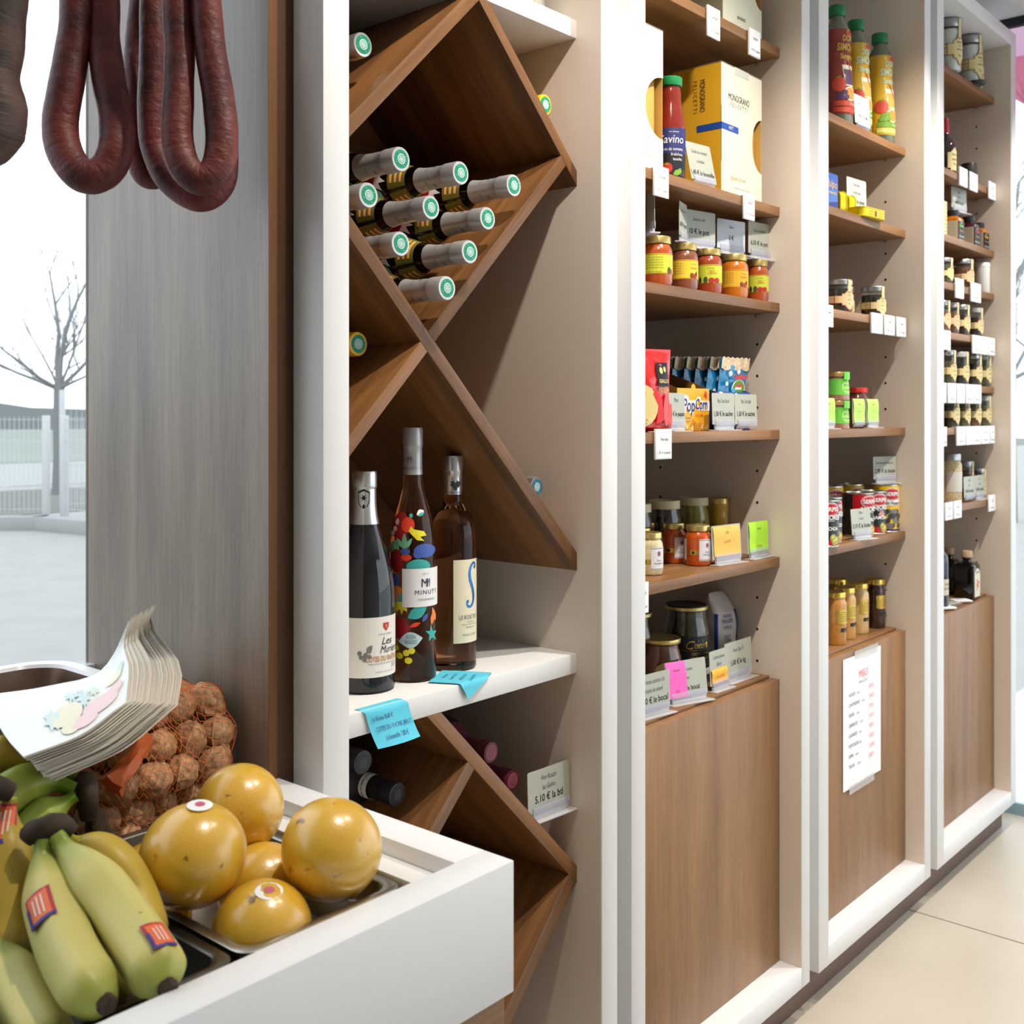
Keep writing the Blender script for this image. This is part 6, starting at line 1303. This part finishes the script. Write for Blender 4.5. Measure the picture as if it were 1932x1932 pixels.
# third shelf: ornate jars
CREAML = P('parchment_label', 222, 206, 152, rough=.6); CREAMR = P('parchment_rose_label', 226, 196, 152, rough=.6); OUTL = P('label_outline', 150, 110, 50, rough=.6); REDO = P('label_outline_red', 196, 70, 50, rough=.6); ALU = mat('grey_tin_lid', (.42, .43, .44), rough=.3, metal=.9)
HERB = [mat('dark_herbs', srgb(46, 44, 36), rough=.6, var=.5, vscale=160), mat('brown_spice', srgb(120, 84, 46), rough=.6, var=.4, vscale=200), mat('green_herbs', srgb(96, 98, 62), rough=.6, var=.4, vscale=180), mat('pale_grains', srgb(206, 186, 146), rough=.6, var=.35, vscale=260)]
SHELL = pane_glass('spice_jar_glass', (.90, .93, .92), .10)
def ornate(lab, x, y, z, r, h, body, lid, lab_m=CREAML, edge=OUTL, full=True, fill=.72, name='spice_jar', group=None, tag_=True, face=None, plaque=True):
    t = thing(name, lab, 'jar', (x, y, E+z), group=group); F = FRONT if face is None else face
    obj('contents', MB().lathe([(r*.86, .003), (r*.93, .006), (r*.93, h*fill), (r*.80, h*fill+.002)], 20), body, t, smooth=40)
    g = MB().lathe([(r*.92, 0), (r, .004), (r, h*.80), (r*.96, h*.85)], 24); obj('glass', g, SHELL, t, smooth=40)
    obj('lid', MB().lathe([(r*.97, h*.845), (r*1.0, h*.855), (r*1.0, h*.975), (r*.95, h), (.0001, h)], 24), lid, t, smooth=35)
    q = MB(); rr = lambda zz: r
    def plq(gx, gz, mi, off):
        w = r*.98; b = h*.11; c = h*.40
        pts = [(-w*1.15, c-b), (-w*.62, c-b), (-w*.62, c-b*1.6), (-w*.42, c-b*1.6), (-w*.2, c-b*2.4), (w*.0, c-b*3.0), (w*.2, c-b*2.4), (w*.42, c-b*1.6), (w*.9, c-b*1.6), (w*.9, c+b*1.6), (w*.42, c+b*1.6), (w*.2, c+b*2.5), (0, c+b*3.1), (-w*.2, c+b*2.5), (-w*.42, c+b*1.6), (-w*.62, c+b*1.6), (-w*.62, c+b), (-w*1.15, c+b)]
        cyl_poly(q, [(px*gx, c+(pz-c)*gz) for px, pz in pts], r, F, rr, off, mi, 4)
    arc(q, r, h*.29, h*.51, F-2.6, F+1.2, 20, .0004, 1, rr); arc(q, r, h*.305, h*.495, F-2.6, F+1.2, 20, .0006, 0, rr)
    if plaque: plq(1, 1, 1, .0008); plq(.94, .93, 0, .0011)
    if tag_: arc(q, r, h*.62, h*.99, F-.16, F+.16, 3, .0012, 0, lambda zz: r*1.01)
    st = len(q.v)
    for wd, zz, hh in (('Épices', h*.60, h*.05), ('douces', h*.52, h*.045), ('du', h*.45, h*.04), ('marché', h*.38, h*.045), ('50 g', h*.26, h*.04)): txt(q, wd, 0, zz, hh, mi=2, sx=.8, wmax=r*1.2)
    bend(q, st, r, F, off=.0016)
    st = len(q.v); txt(q, 'au jardin', 0, h*.41, h*.05, mi=2, wmax=r*.9); txt(q, 'des saveurs', 0, h*.34, h*.03, mi=2, wmax=r*.9); bend(q, st, r, F-1.25, off=.001)
    obj('label', q, [lab_m, edge, P('label_text_brown', 92, 74, 56)], t)
    return t
ornate('dark jar with a silver lid and red edged parchment label beside the white post', 2.363, 1.065, .2268, .0318, .076, HERB[0], ALU, CREAMR, REDO)
ornate('grey jar with a parchment label half hidden between two others', 2.500, 1.118, .2268, .0285, .077, HERB[0], ALU)
ornate('grey lidded jar with a yellow ribbon label above the three tags', 2.546, 1.060, .2268, .0285, .077, HERB[0], ALU)
for k, (a, b) in enumerate(((2.179, 2.223), (2.424, 2.488), (2.497, 2.560), (2.570, 2.6295))):
    price_tag('white price tag on the shelf of ornate jars, '+('the lone one beside the post' if k == 0 else ('blank, first of three', 'middle of three', 'last of three by the side panel')[k-1]), (a+b)/2, E+.2268, b-a-.004, .046, ('' if k == 1 else 'Tapenade', '' if k == 1 else '4,90 € le pot'))
# fourth shelf: green topped jars and notes
PGRN = P('green_jar_label', 112, 206, 76, rough=.4); PATE = sauce('pate_meat', (156, 112, 92))
for k, (zz, lab) in enumerate(((-.0321, 'lower of two stacked jars with bright green labels'), (.0322, 'upper of two stacked jars with bright green labels'))):
    t, rf, F = jar(lab, 2.357, 1.062, zz, .0250, .0635, PATE, mat('copper_lid', srgb(206, 170, 110), rough=.3, metal=.8), shape='flare', face=FRONT, lidh=.15, group='green labelled jars')
    wrap(t, rf, .0245, .012, .048, F, -2.0, 1.2, PGRN, (('PÂTÉ', .1, .030, .006, 0, dict(wmax=.02)), ('de campagne', .1, .022, .0032, 0, dict(wmax=.022))), ((ell(.0025, .029, .0155, .0155, 20), 1), (ell(.0025, .029, .0145, .0145, 20), 2)), (INK, P('pale_green_ring', 176, 226, 130), PGRN))
    q = MB(); arc(q, .0250, .046, .0632, F-.35, F+.35, 5, .0012, 0, lambda zz_: .0252); obj('seal_strip', q, PGRN, t)
t, rf, F = jar('dark meat jar with a red lid behind the green notes', 2.530, 1.092, -.0321, .0265, .096, sauce('dark_meat', (92, 52, 36)), mat('red_lid', srgb(196, 44, 40), rough=.35), face=FRONT, lidh=.12)
NLG = P('lime_sticky_note', 186, 244, 110, rough=.7)
for k, (a, b) in enumerate(((2.206, 2.276), (2.367, 2.434), (2.443, 2.513))):
    price_card('clear stand with a lime green note, '+('half behind the white post' if k == 0 else ('first of the pair', 'second of the pair, nearer the panel')[k-1]), (a+b)/2, 1.033, E-.0321, b-a-.002, .056, (('Pâté', .04, .006, 's'),), tilt=-.02, note=('n', NLG, -(b-a)*.46, (b-a)*.44, .002, .0555, ('Rillettes', 'le pot', '3,80 €')), base=k != 1)
# fifth shelf: olive tins
RIM = mat('tin_rim', (.62, .60, .52), rough=.25, metal=.95); CBLK = mat('tin_black', srgb(26, 24, 26), rough=.3, coat=.3); CRED = P('tin_red', 186, 24, 36, rough=.3); CYEL = P('tin_yellow_print', 236, 192, 30, rough=.3); OLG = P('olive_green_print', 176, 172, 70, rough=.4); OLB = P('olive_black_print', 62, 66, 68, rough=.35); OLB2 = P('olive_grey_print', 112, 118, 120, rough=.35); PURP = P('tin_purple', 66, 40, 90, rough=.3); CDK = P('tin_dark_panel', 40, 30, 28, rough=.4)
def tin(lab, x, y, r, h, yellow, sub, face=FRONT):
    t = thing('olive_tin', lab, 'tin', (x, y, E-.283), group='olive tins')
    obj('can', MB().lathe([(r*.96, 0), (r, .0012), (r, .003), (r*.975, .004), (r*.975, h-.004), (r, h-.003), (r, h-.0006), (r*.96, h), (r*.93, h-.0028), (.0001, h-.0028)], 32), RIM, t, smooth=35)
    q = MB(); R = r*.975; F = face
    arc(q, R, .0042, h-.0042, 0, 2*PI, 32, .0003, 0)
    if not yellow:
        arc(q, R, h*.60, h-.0042, F-1.25, F-.2, 8, .0006, 1); arc(q, R, .0042, h-.0042, F-2.5, F-1.25, 8, .0006, 6); arc(q, R, .0042, h*.22, F-.9, F+.9, 8, .0006, 1)
        cyl_poly(q, ell(0, h*.38, .022, .022, 18), R, F, None, .0009, 0)
    cyl_poly(q, ell(0, h*.80, .0225, .0150, 24), R, F, None, .0012, 2, 3); cyl_poly(q, ell(0, h*.80, .0212, .0138, 24), R, F, None, .0015, 1, 3); cyl_poly(q, ell(0, h*.80, .0196, .0122, 24), R, F, None, .0017, 2, 3); cyl_poly(q, ell(0, h*.80, .0190, .0116, 24), R, F, None, .0019, 1, 3)
    def w_(wd, z, hh, mi, wm, da=0): st = len(q.v); txt(q, wd, 0, z, hh, mi=mi, wmax=wm, bold=.02); bend(q, st, R, F+da, off=.0023)
    w_('SERPIS', h*.80-.0040, .0090, 2, .035)
    if yellow:
        cyl_poly(q, [(-.018, h*.56), (.020, h*.56), (.020, h*.68), (-.018, h*.68)], R, F, None, .0009, 2, 2); w_('Sin Hueso', h*.585, .0085, 3, .036)
        rr = random.Random(5)
        for k in range(16):
            a = -.022+.044*((k*7) % 16)/15; z = h*.14+(k//4)*.0115; cyl_poly(q, ell(a, z, .0080, .0060, 12, rr.uniform(-.6, .6)), R, F, None, .0009+k*.00006, 4 if k % 3 else 5, 2)
        arc(q, R, .0042, h*.075, 0, 2*PI, 32, .0008, 7)
    else:
        w_('SABORES', h*.585, .0100, 2, .046); w_('SELECCIÓN', h*.55, .0022, 2, .02); w_(sub, h*.36, .0075, 2, .034)
        if sub == 'JAMÓN': cyl_poly(q, ell(.004, h*.47, .0095, .0085, 12, 0, .2), R, F, None, .0012, 8, 2)
        for dx, dz, s in ((.006, .020, .0085), (.014, .015, .0085), (.009, .0125, .0080)): cyl_poly(q, ell(dx, dz, s*.9, s, 14), R, F, None, .0013+.0003*dx*50, 5, 2); cyl_poly(q, ell(dx-.002, dz+.002, s*.4, s*.4, 10), R, F, None, .0024, 9, 1)
    obj('tin_print', q, ([CBLK, CRED, PAPER, INK, INK, OLG, CDK, PURP, P('ham_print', 206, 150, 140), P('olive_shine_print', 206, 204, 120)] if not yellow else [CYEL, CRED, PAPER, INK, OLB, OLB2, CDK, PURP]), t)
tin('black olive tin foremost beside the white post', 2.228, 1.038, .033, .101, False, 'ANCHOA', FRONT-.35)
tin('black olive tin just behind the foremost one', 2.302, 1.064, .033, .101, False, 'CHORIZO', FRONT-.2)
tin('black and red olive tin turned partly away behind the price card', 2.467, 1.061, .0335, .102, False, 'CHILI', FRONT-.05)
tin('black olive tin with a ham picture beside the yellow one', 2.5385, 1.060, .033, .102, False, 'JAMÓN', FRONT-.25)
tin('yellow tin of black olives carrying a price card by the side panel', 2.6055, 1.0535, .0325, .115, True, '', FRONT-.35)
tin('yellow olive tin in shade in the back row, next to the front yellow one', 2.560, 1.122, .033, .115, True, '', FRONT-.3)
tin('yellow olive tin in shade in the back row, nearer the white post', 2.458, 1.130, .033, .115, True, '', FRONT-.3)
price_card('grey price card for black olives on top of the yellow tin', 2.598, 1.052, E-.283+.1152, .078, .054, (('Olives noires dénoyautées', .036, .0065, 's'), ('2,90 € la boite', .012, .0095, 'p')), rz=-.35, tilt=-.03)
price_card('small grey price card for olives standing before the black tins', 2.398, 1.0235, E-.283, .076, .058, (('Olives', .046, .0065, 's'), ('à la farce', .033, .0055, 's'), ('3,10 € la boite', .012, .0095, 'p')), rz=-.18, tilt=-.08)
# honey
def honey(lab, x, y, body, r=.0250):
    h = .119; t, rf, F = jar(lab, x, y, ZC-.0005, r, h, body, GOLDF, name='honey_jar', group='honey jars', shape='tall', face=FRONT, lidh=.10)
    lp = MB(); cyl_poly(lp, [(-.019, h*.43), (-.015, h*.41), (.018, h*.41), (.022, h*.43), (.0215, h*.55), (.022, h*.66), (.017, h*.68), (-.015, h*.68), (-.020, h*.66), (-.0185, h*.55)], r, F, rf, .0006, 0, 3); o = obj('label', lp, GOLDF, t)
    q = MB()
    for k in range(5): st = len(q.v); txt(q, 'MIEL DE FRANCE récolté', 0, h*(.62-.04*k), .0022, wmax=.024); bend(q, st, r, F+.15, rof=rf, off=.0012)
    obj('lettering', q, P('label_text_brown', 92, 74, 56), o)
    lp = MB(); arc(lp, r, h*.26, h*.33, F-.35, F+1.1, 8, .0006, 0, rf); o = obj('name_strip', lp, LBLK, t)
    q = MB(); st = 0; txt(q, 'MIEL', 0, h*.30, .0026, wmax=.02); txt(q, 'CHATAIGNIER', 0, h*.272, .0026, wmax=.024); bend(q, st, r, F+.4, rof=rf, off=.0012); obj('strip_lettering', q, GOLDF, o)
HL = sauce('light_honey', (204, 152, 78)); HC_ = sauce('creamy_honey', (212, 178, 116)); HD = sauce('dark_honey', (52, 24, 14)); HM = sauce('amber_honey', (190, 132, 58))
honey('amber honey jar foremost beside the white post', 2.362, 1.0715, HM)
honey('amber honey jar tucked right behind the foremost one', 2.437, 1.082, HL)
honey('creamy pale honey jar, second from the side panel', 2.520, 1.086, HC_)
honey('dark brown honey jar next to the side panel', 2.612, 1.082, HD, .0245)
honey('honey jar in the back row with only its lid in the light', 2.440, 1.150, HM)
honey('honey jar in the back row, the one beside the dark jar', 2.548, 1.150, HM)
honey('honey jar in the back row, nearest to the white post', 2.370, 1.150, HM)
# price list on the cupboard door
t = thing('price_list', 'white price list of honeys taped to the cupboard door under the honey jars', 'sign', (2.380, YS-.0006, E-.680))
obj('sheet', MB().grid(lambda u, v: (-.102+.204*u, -.0012-.0010*math.sin(u*7), -.1435+.289*v), 10, 4), PAPER, t, smooth=60)
TAPE = mat('clear_tape', (.78, .76, .74), rough=.3, alpha=.38)
for x0, x1, z0, z1 in ((-.044, .084, .138, .1545), (-.072, .062, -.156, -.138)): obj('tape', MB().box(x0, x1, -.0030, -.0024, z0, z1), TAPE, t)
m = MB(); txt(m, 'MIELS', .004, .092, .0165, y=-.0026, mi=1, sx=.85, shear=.15); txt(m, 'PRIX AU POT', .004, .079, .0055, y=-.0026, mi=0)
for k, (a, b) in enumerate((('ACACIA', '8,50 €'), ('CHATAIGNIER', '8,80 €'), ('FLEURS', '7,90 €'), ('GARRIGUES', '9,50 €'), ('LAVANDES', '9,80 €'), ('MONTAGNE', '10,80 €'), ('SAPIN', '11,00 €'), ('TILLEUL', '8,80 €'))):
    z = .0585-.0225*k; txt(m, a, -.074, z, .0078, y=-.0026, al='L', sx=.8); n_w = len(a)*.0058+.006; txt(m, '(500G)', -.074+n_w, z, .0042, y=-.0026, al='L'); txt(m, b, .036, z+.001, .0085, y=-.0026, al='L', mi=1, sx=.8)
obj('lettering', m, [P('grey_blue_ink', 96, 104, 120), P('coral_ink', 236, 110, 120)], t)

# ================================================================ BAY FOUR
WCAN = P('canister_white', 232, 233, 228, rough=.3)
def canister(lab, x, y, z, r, h):
    t = ornate(lab, x, y, z, r, h, WCAN, ALU, name='white_canister', group='white canisters', fill=.80)
    for c in t.children:
        if c.name.startswith('contents'): c.name = 'body'
for lab, x, y in (('white canister with a plaque label on the top shelf beside the post', 2.994, 1.036), ('white canister in the middle of the top shelf with a plaque label', 3.160, 1.036), ('white canister half hidden at the side panel end of the top shelf', 3.252, 1.062)): canister(lab, x, y, .9145, .0315, .139)
tag(obj('black_dish', MB().lathe([(.010, 0), (.020, .002), (.0275, .009), (.0285, .010), (.0270, .0095), (.019, .0035), (.0001, .002)], 28), BLID, smooth=45, loc=(3.158, .988+.030, E+.9147)), 'small black dish at the edge of the top shelf under the canisters', 'dish')
t = thing('syrup_bottle', 'dark bottle with a red wax neck beside the white post, second shelf', 'bottle', (2.998, 1.048, E+.646))
r, h = .0275, .152; Pf = [(.93*r, 0), (r, .004), (r, h*.46), (.9*r, h*.54), (.6*r, h*.62), (.34*r, h*.68), (.30*r, h*.76)]; obj('glass', MB().lathe(Pf, 24), mat('dark_syrup_glass', srgb(34, 18, 22), rough=.08, coat=.6), t, smooth=40); obj('wax_cap', MB().lathe([(.32*r, h*.72), (.38*r, h*.74), (.36*r, h*.97), (.3*r, h), (.0001, h)], 16), P('red_wax', 170, 30, 50, rough=.3), t, smooth=40)
q = MB(); cyl_poly(q, [(-.02, .012), (-.012, .012), (-.012, .006), (.02, .006), (.02, .060), (.008, .060), (.002, .068), (-.006, .060), (-.012, .054), (-.02, .054)], r, FRONT, rprof(Pf), .0005, 0, 3); o = obj('label', q, CREAML, t)
q = MB(); 
for k, wd in enumerate(('Sirop de', 'violette', '50 cl')): txt(q, wd, .004, .046-.013*k, .006, wmax=.024)
bend(q, 0, r, FRONT, rof=rprof(Pf), off=.001); obj('lettering', q, P('label_text_brown', 92, 74, 56), o)
jar('low jar with a black lid peeping over two tags on the second shelf', 3.182, 1.047, .646, .0225, .060, HERB[0], BLID, name='spread_jar', shape='straight', face=FRONT, lidh=.3)
def tags(z, spans, shelf, zt, H, sets):
    n = len(spans)
    for k, (a, b) in enumerate(spans):
        where = ORD[n-1-k]+' from the side panel' if n > 1 else 'the only one'
        price_tag(f'white price tag on the {shelf}, {where}', (a+b)/2, E+z, (b-a)-.004, H, sets[k % len(sets)], zt=zt, rz=.0)
TW = (('Cumin', '4,50 € le pot'), ('Curry', '4,20 € le pot'), ('', ''), ('Thym', '3,90 € le pot'))
tags(.646, ((3.005, 3.0675), (3.0845, 3.150), (3.245, 3.308)), 'shelf under the syrup bottle', .019, .049, (('Sirop', '7,50 € la btl'), ('Confit', '5,20 € le pot'), ('Chutney', '5,40 € le pot')))
# squared jars of marinade
def square_jar(lab, x, y, w, h, body, colr, wd):
    t = thing('marinade_jar', lab, 'jar', (x, y, E+.4718), group='squared marinade jars'); rs = []
    for i, z, r in ((.001, 0, .006), (0, .002, .007), (0, h*.70, .007), (.004, h*.76, .008), (w*.22, h*.80, w*.24), (w*.22, h*.84, w*.24)): rs.append([(a, b, z) for a, b in rrect(-w/2+i, w/2-i, -w/2+i, w/2-i, r, 4)])
    n = len(rs[0]); obj('glass', MB().add([v for r in rs for v in r], [(i*n+j, i*n+(j+1) % n, (i+1)*n+(j+1) % n, (i+1)*n+j) for i in range(5) for j in range(n)]+[tuple(range(n-1, -1, -1)), tuple(range(5*n, 6*n))]), body, t, smooth=40)
    obj('lid', MB().lathe([(w*.34, h*.82), (w*.36, h*.84), (w*.36, h*.985), (w*.33, h), (.0001, h)], 20), BLID, t, smooth=35)
    l = MB().box(-w*.46, w*.46, -w/2-.0006, -w/2, .003, h*.62).box(-w/2-.0006, -w/2, -w*.46, w*.46, .003, h*.62, 1); o = obj('label', l, [LBLK, P('pale_back_label', 206, 198, 176)], t)
    m = MB(); txt(m, wd, 0, h*.44, h*.085, y=-w/2-.001, mi=0, wmax=w*.8, bold=.03); txt(m, 'Marinade', 0, h*.28, h*.06, y=-w/2-.001, mi=1, wmax=w*.7); txt(m, 'GRILL & SAUCE', 0, h*.10, h*.05, y=-w/2-.001, mi=2, wmax=w*.8); txt(m, 'BBQ', 0, h*.55, h*.045, y=-w/2-.001, mi=2, wmax=w*.8)
    obj('lettering', m, [colr, P('text_gold', 226, 176, 80), PAPER], o)
    q = MB()
    for k in range(7): txt(q, 'ingrédients, conservation', 0, h*(.55-.07*k), h*.03, wmax=w*.75)
    q.v = [(-w/2-.001, -x_, z_) for x_, y_, z_ in q.v]; obj('small_print', q, INKG, o)
square_jar('squared marinade jar with green lettering beside the white post', 3.046, 1.046, .048, .083, S_YO, P('text_lime', 130, 210, 50), 'Pomme')
square_jar('squared marinade jar with magenta lettering, the dark one in the middle', 3.176, 1.046, .048, .083, sauce('berry_sauce', (70, 24, 34)), P('text_magenta', 226, 60, 110), 'Fraise')
square_jar('squared marinade jar at the side panel end, orange inside', 3.276, 1.052, .046, .080, S_YO, P('text_gold', 226, 176, 80), 'Mangue')
price_card('grey price card standing on the marinade jars', 3.100, 1.046, E+.4718+.0835, .090, .058, (('Sauce', .043, .0065, 's'), ('Chutney', .030, .0065, 's'), ('5,40 € le pot', .010, .0085, 'p')), rz=-.12, tilt=-.02)
t = thing('cream_carton', 'narrow cream carton at the very edge of the white post', 'box', (2.930, 1.034, E+.4718)); obj('carton', MB().box(0, .042, 0, .04, 0, .095), P('carton_cream', 226, 210, 150), t, bevel=.0008)
m = MB()
for k in range(8): txt(m, 'RECETTE', .030, .012+.010*k, .005, wmax=.018)
obj('lettering', m, INKG, t)
# fourth shelf
S4 = .3476
ornate('glass jar with a parchment label beside the post, fourth shelf', 2.968, 1.040, S4, .0220, .068, HERB[2], ALU, group='spice jars')
ornate('broad glass jar of spice with a pink plaque, fourth shelf', 3.132, 1.047, S4, .0285, .082, HERB[1], ALU, CREAMR, REDO, group='spice jars')
t = thing('salt_shaker', 'white shaker canister with a pouring lid by the side panel, fourth shelf', 'canister', (3.281, 1.042, E+S4)); obj('body', MB().lathe([(.0190, 0), (.0205, .002), (.0205, .074), (.0200, .0745)], 28), P('canister_white', 232, 233, 228), t, smooth=40); obj('lid', MB().lathe([(.0203, .0747), (.0210, .076), (.0210, .086), (.0195, .0885), (.0001, .0885)], 28), PAPER, t, smooth=35); obj('pour_flap', MB().box(.006, .0215, -.006, .006, .0815, .0850), PAPER, t, bevel=.0008)
tags(S4, ((2.976, 3.038), (3.097, 3.177)), 'shelf with the white shaker', .016, .052, (('', ''), ('Sel', '3,90 € le pot')))
# rows of spice jars
def row(z, shelf, spec, h):
    n = len(spec)
    for k, (x, y, r, b, lm, ed) in enumerate(spec):
        ornate(f'small glass jar with a plaque label on the {shelf}, {ORD[n-1-k]} from the side panel', x, y, z, r, h, HERB[b], SHELL2 if k % 2 else ALU2, lm, ed, group='spice jars', fill=.66)
SHELL2 = mat('clear_stopper', (.62, .64, .64), rough=.15, alpha=.75); ALU2 = mat('pale_tin_lid', (.55, .56, .57), rough=.25, metal=.9)
row(.2174, 'fifth shelf', ((2.946, 1.038, .0205, 1, CREAMR, REDO), (3.014, 1.038, .0205, 1, CREAMR, REDO), (3.098, 1.040, .0225, 0, CREAML, REDO), (3.212, 1.040, .0215, 0, CREAML, REDO)), .083)
tags(.2174, ((2.885, 2.936), (3.110, 3.177), (3.181, 3.240), (3.245, 3.301)), 'edge of the fifth shelf', .002, .050, TW)
row(.0796, 'sixth shelf', ((2.993, 1.040, .0215, 2, CREAML, OUTL), (3.090, 1.040, .0225, 0, CREAML, OUTL), (3.196, 1.040, .0235, 0, CREAML, OUTL), (3.285, 1.040, .0215, 2, CREAML, OUTL)), .092)
tags(.0796, ((2.8507, 2.9046), (2.9163, 2.976), (2.984, 3.046), (3.055, 3.1147), (3.119, 3.181)), 'edge of the sixth shelf', .003, .052, TW)
row(-.0352, 'seventh shelf', ((3.015, 1.042, .0245, 0, CREAML, OUTL), (3.108, 1.040, .0205, 2, CREAML, OUTL), (3.192, 1.040, .0225, 1, CREAML, OUTL), (3.285, 1.040, .0210, 2, CREAML, OUTL)), .088)
tags(-.0352, ((2.862, 2.9085), (2.984, 3.050), (3.055, 3.110), (3.112, 3.177), (3.181, 3.254), (3.259, 3.299)), 'edge of the seventh shelf', .003, .050, TW)
# eighth shelf
S8 = -.2419
t, rf, F = jar('big glass jar of rice with a steel lid on the eighth shelf', 3.086, 1.066, S8, .0310, .134, HERB[3], ALU, name='rice_jar', shape='tall', face=FRONT, lidh=.13)
q = MB(); arc(q, .031, .030, .085, F-1.2, F+1.2, 16, .0006, 0, rf, 3); obj('label', q, P('blue_outline_label', 206, 200, 190), t)
ornate('tall dark jar of mixed grains behind the joined price cards', 3.232, 1.073, S8, .0235, .108, HERB[1], ALU, CREAMR, OUTL)
ornate('shorter glass jar behind the joined price cards, by the side panel', 3.286, 1.052, S8, .0185, .086, HERB[3], ALU2, CREAML, OUTL)
price_card('grey price card, the one of the joined pair nearer the rice jar', 3.136, 1.030, E+S8, .086, .058, (('Lentilles', .044, .0065, 's'), ('vertes', .031, .0065, 's'), ('4,90 € le bocal', .011, .0085, 'p')), base=False, tilt=-.03, hold=True)
price_card('grey price card, the one of the joined pair nearer the side panel', 3.226, 1.031, E+S8, .086, .058, (('Pois', .044, .0065, 's'), ('cassés', .031, .0065, 's'), ('4,90 € le bocal', .011, .0085, 'p')), tilt=-.03)
tags(S8, ((2.897, 2.952), (2.960, 3.021), (3.245, 3.306)), 'edge of the eighth shelf', .012, .046, (('Riz rond', '4,20 € le kg'), ('Riz long', '4,20 € le kg'), ('Quinoa', '5,90 € le kg')))
# vinegars on the cupboard top
t = thing('vinegar_bottle', 'tall dark blue bottle at the edge of the white post above the cupboard', 'bottle', (2.992, 1.062, E+ZC)); obj('glass', MB().lathe([(.0225, 0), (.0235, .004), (.0235, .120), (.0215, .140), (.012, .152), (.0105, .160), (.0105, .190), (.0001, .190)], 24), mat('blue_black_glass', srgb(20, 26, 44), rough=.08, coat=.5), t, smooth=40)
q = MB(); arc(q, .0235, .035, .078, FRONT-.9, FRONT+1.2, 12, .0005, 0); o = obj('label', q, P('pale_back_label', 206, 198, 176), t); q = MB(); txt(q, 'HUILE', 0, .062, .006); txt(q, 'DE NOIX', 0, .050, .006); bend(q, 0, .0235, FRONT+.2, off=.001); obj('lettering', q, INK, o)
CORK = P('cork', 190, 160, 130, rough=.8)
def flask(lab, x, y, w):
    h = .135; t = thing('vinegar_flask', lab, 'bottle', (x, y, E+ZC), group='corked vinegar flasks'); rs = []
    for i, z, r in ((.002, 0, .006), (0, .003, .007), (0, .092, .007), (.004, .099, .008), (w*.30, .103, w*.18), (w*.31, .108, w*.17), (w*.27, .111, w*.2), (w*.27, .114, w*.2)): rs.append([(a, b, z) for a, b in rrect(-w/2+i, w/2-i, -w/2+i, w/2-i, r, 4)])
    n = len(rs[0]); obj('glass', MB().add([v for r in rs for v in r], [(i*n+j, i*n+(j+1) % n, (i+1)*n+(j+1) % n, (i+1)*n+j) for i in range(7) for j in range(n)]+[tuple(range(n-1, -1, -1)), tuple(range(7*n, 8*n))]), mat('black_vinegar_glass', srgb(16, 14, 14), rough=.1, coat=.5), t, smooth=40)
    obj('cork', MB().lathe([(w*.22, .1135), (w*.27, .116), (w*.27, .131), (w*.25, .133), (.0001, .133)], 18), CORK, t, smooth=35)
    l = MB().prism([(-w*.40, .006), (w*.40, .006), (w*.40, .072), (w*.22, .082), (0, .086), (-w*.22, .082), (-w*.40, .072)], -w/2-.0008, -w/2-.0001); o = obj('label', l, P('flask_label', 226, 220, 204), t)
    m = MB(); txt(m, 'VINAIGRE', 0, .072, .006, y=-w/2-.0012, wmax=w*.5, mi=1)
    for k in range(9): m.add([(w*.25*math.cos(k*2.4)*(k/9)+.004*math.cos(a), -w/2-.0012-.00002*k, .040+.018*math.sin(k*2.4)*(k/9)+.005*math.sin(a)) for a in (0, 1.2, 2.5, 3.7, 5)], [(0, 1, 2, 3, 4)], 0)
    obj('label_print', m, [P('flower_orange_print', 214, 130, 80), P('label_text_brown', 92, 74, 56)], o)
flask('black square vinegar flask with a cork, frontmost with a flowered label', 3.200, 1.058, .056)
flask('black square vinegar flask with a cork, standing behind the labelled one', 3.242, 1.122, .050)
def lying_tag(lab, x, y, rz, W=.05, H=.036, col=PAPER, ti=-.25):
    t = thing('loose_price_tag', lab, 'sign', (x, y, E+ZC+.001), group='loose tags above the cupboard', rot=(0, 0, rz)); obj('card', MB().box(-W/2, W/2, -H/2, H/2, 0, .004), col, t, bevel=.0006); m = MB(); txt(m, 'Vinaigre', 0, .004, .006, y=0, wmax=W*.7); txt(m, '9,50 € la btl', 0, -.010, .005, y=0, wmax=W*.8); m.v = [(x_, z_, .0044) for x_, y_, z_ in m.v]; obj('lettering', m, INK, t)
lying_tag('white price tag lying before the black flask', 3.125, 1.050, -.7)
lying_tag('white price tag lying near the blue bottle', 2.982, 1.0285-.004+.020, -.6)
lying_tag('grey price card lying flat between two white tags', 3.052, 1.058, -.2, .07, .03, CARD)
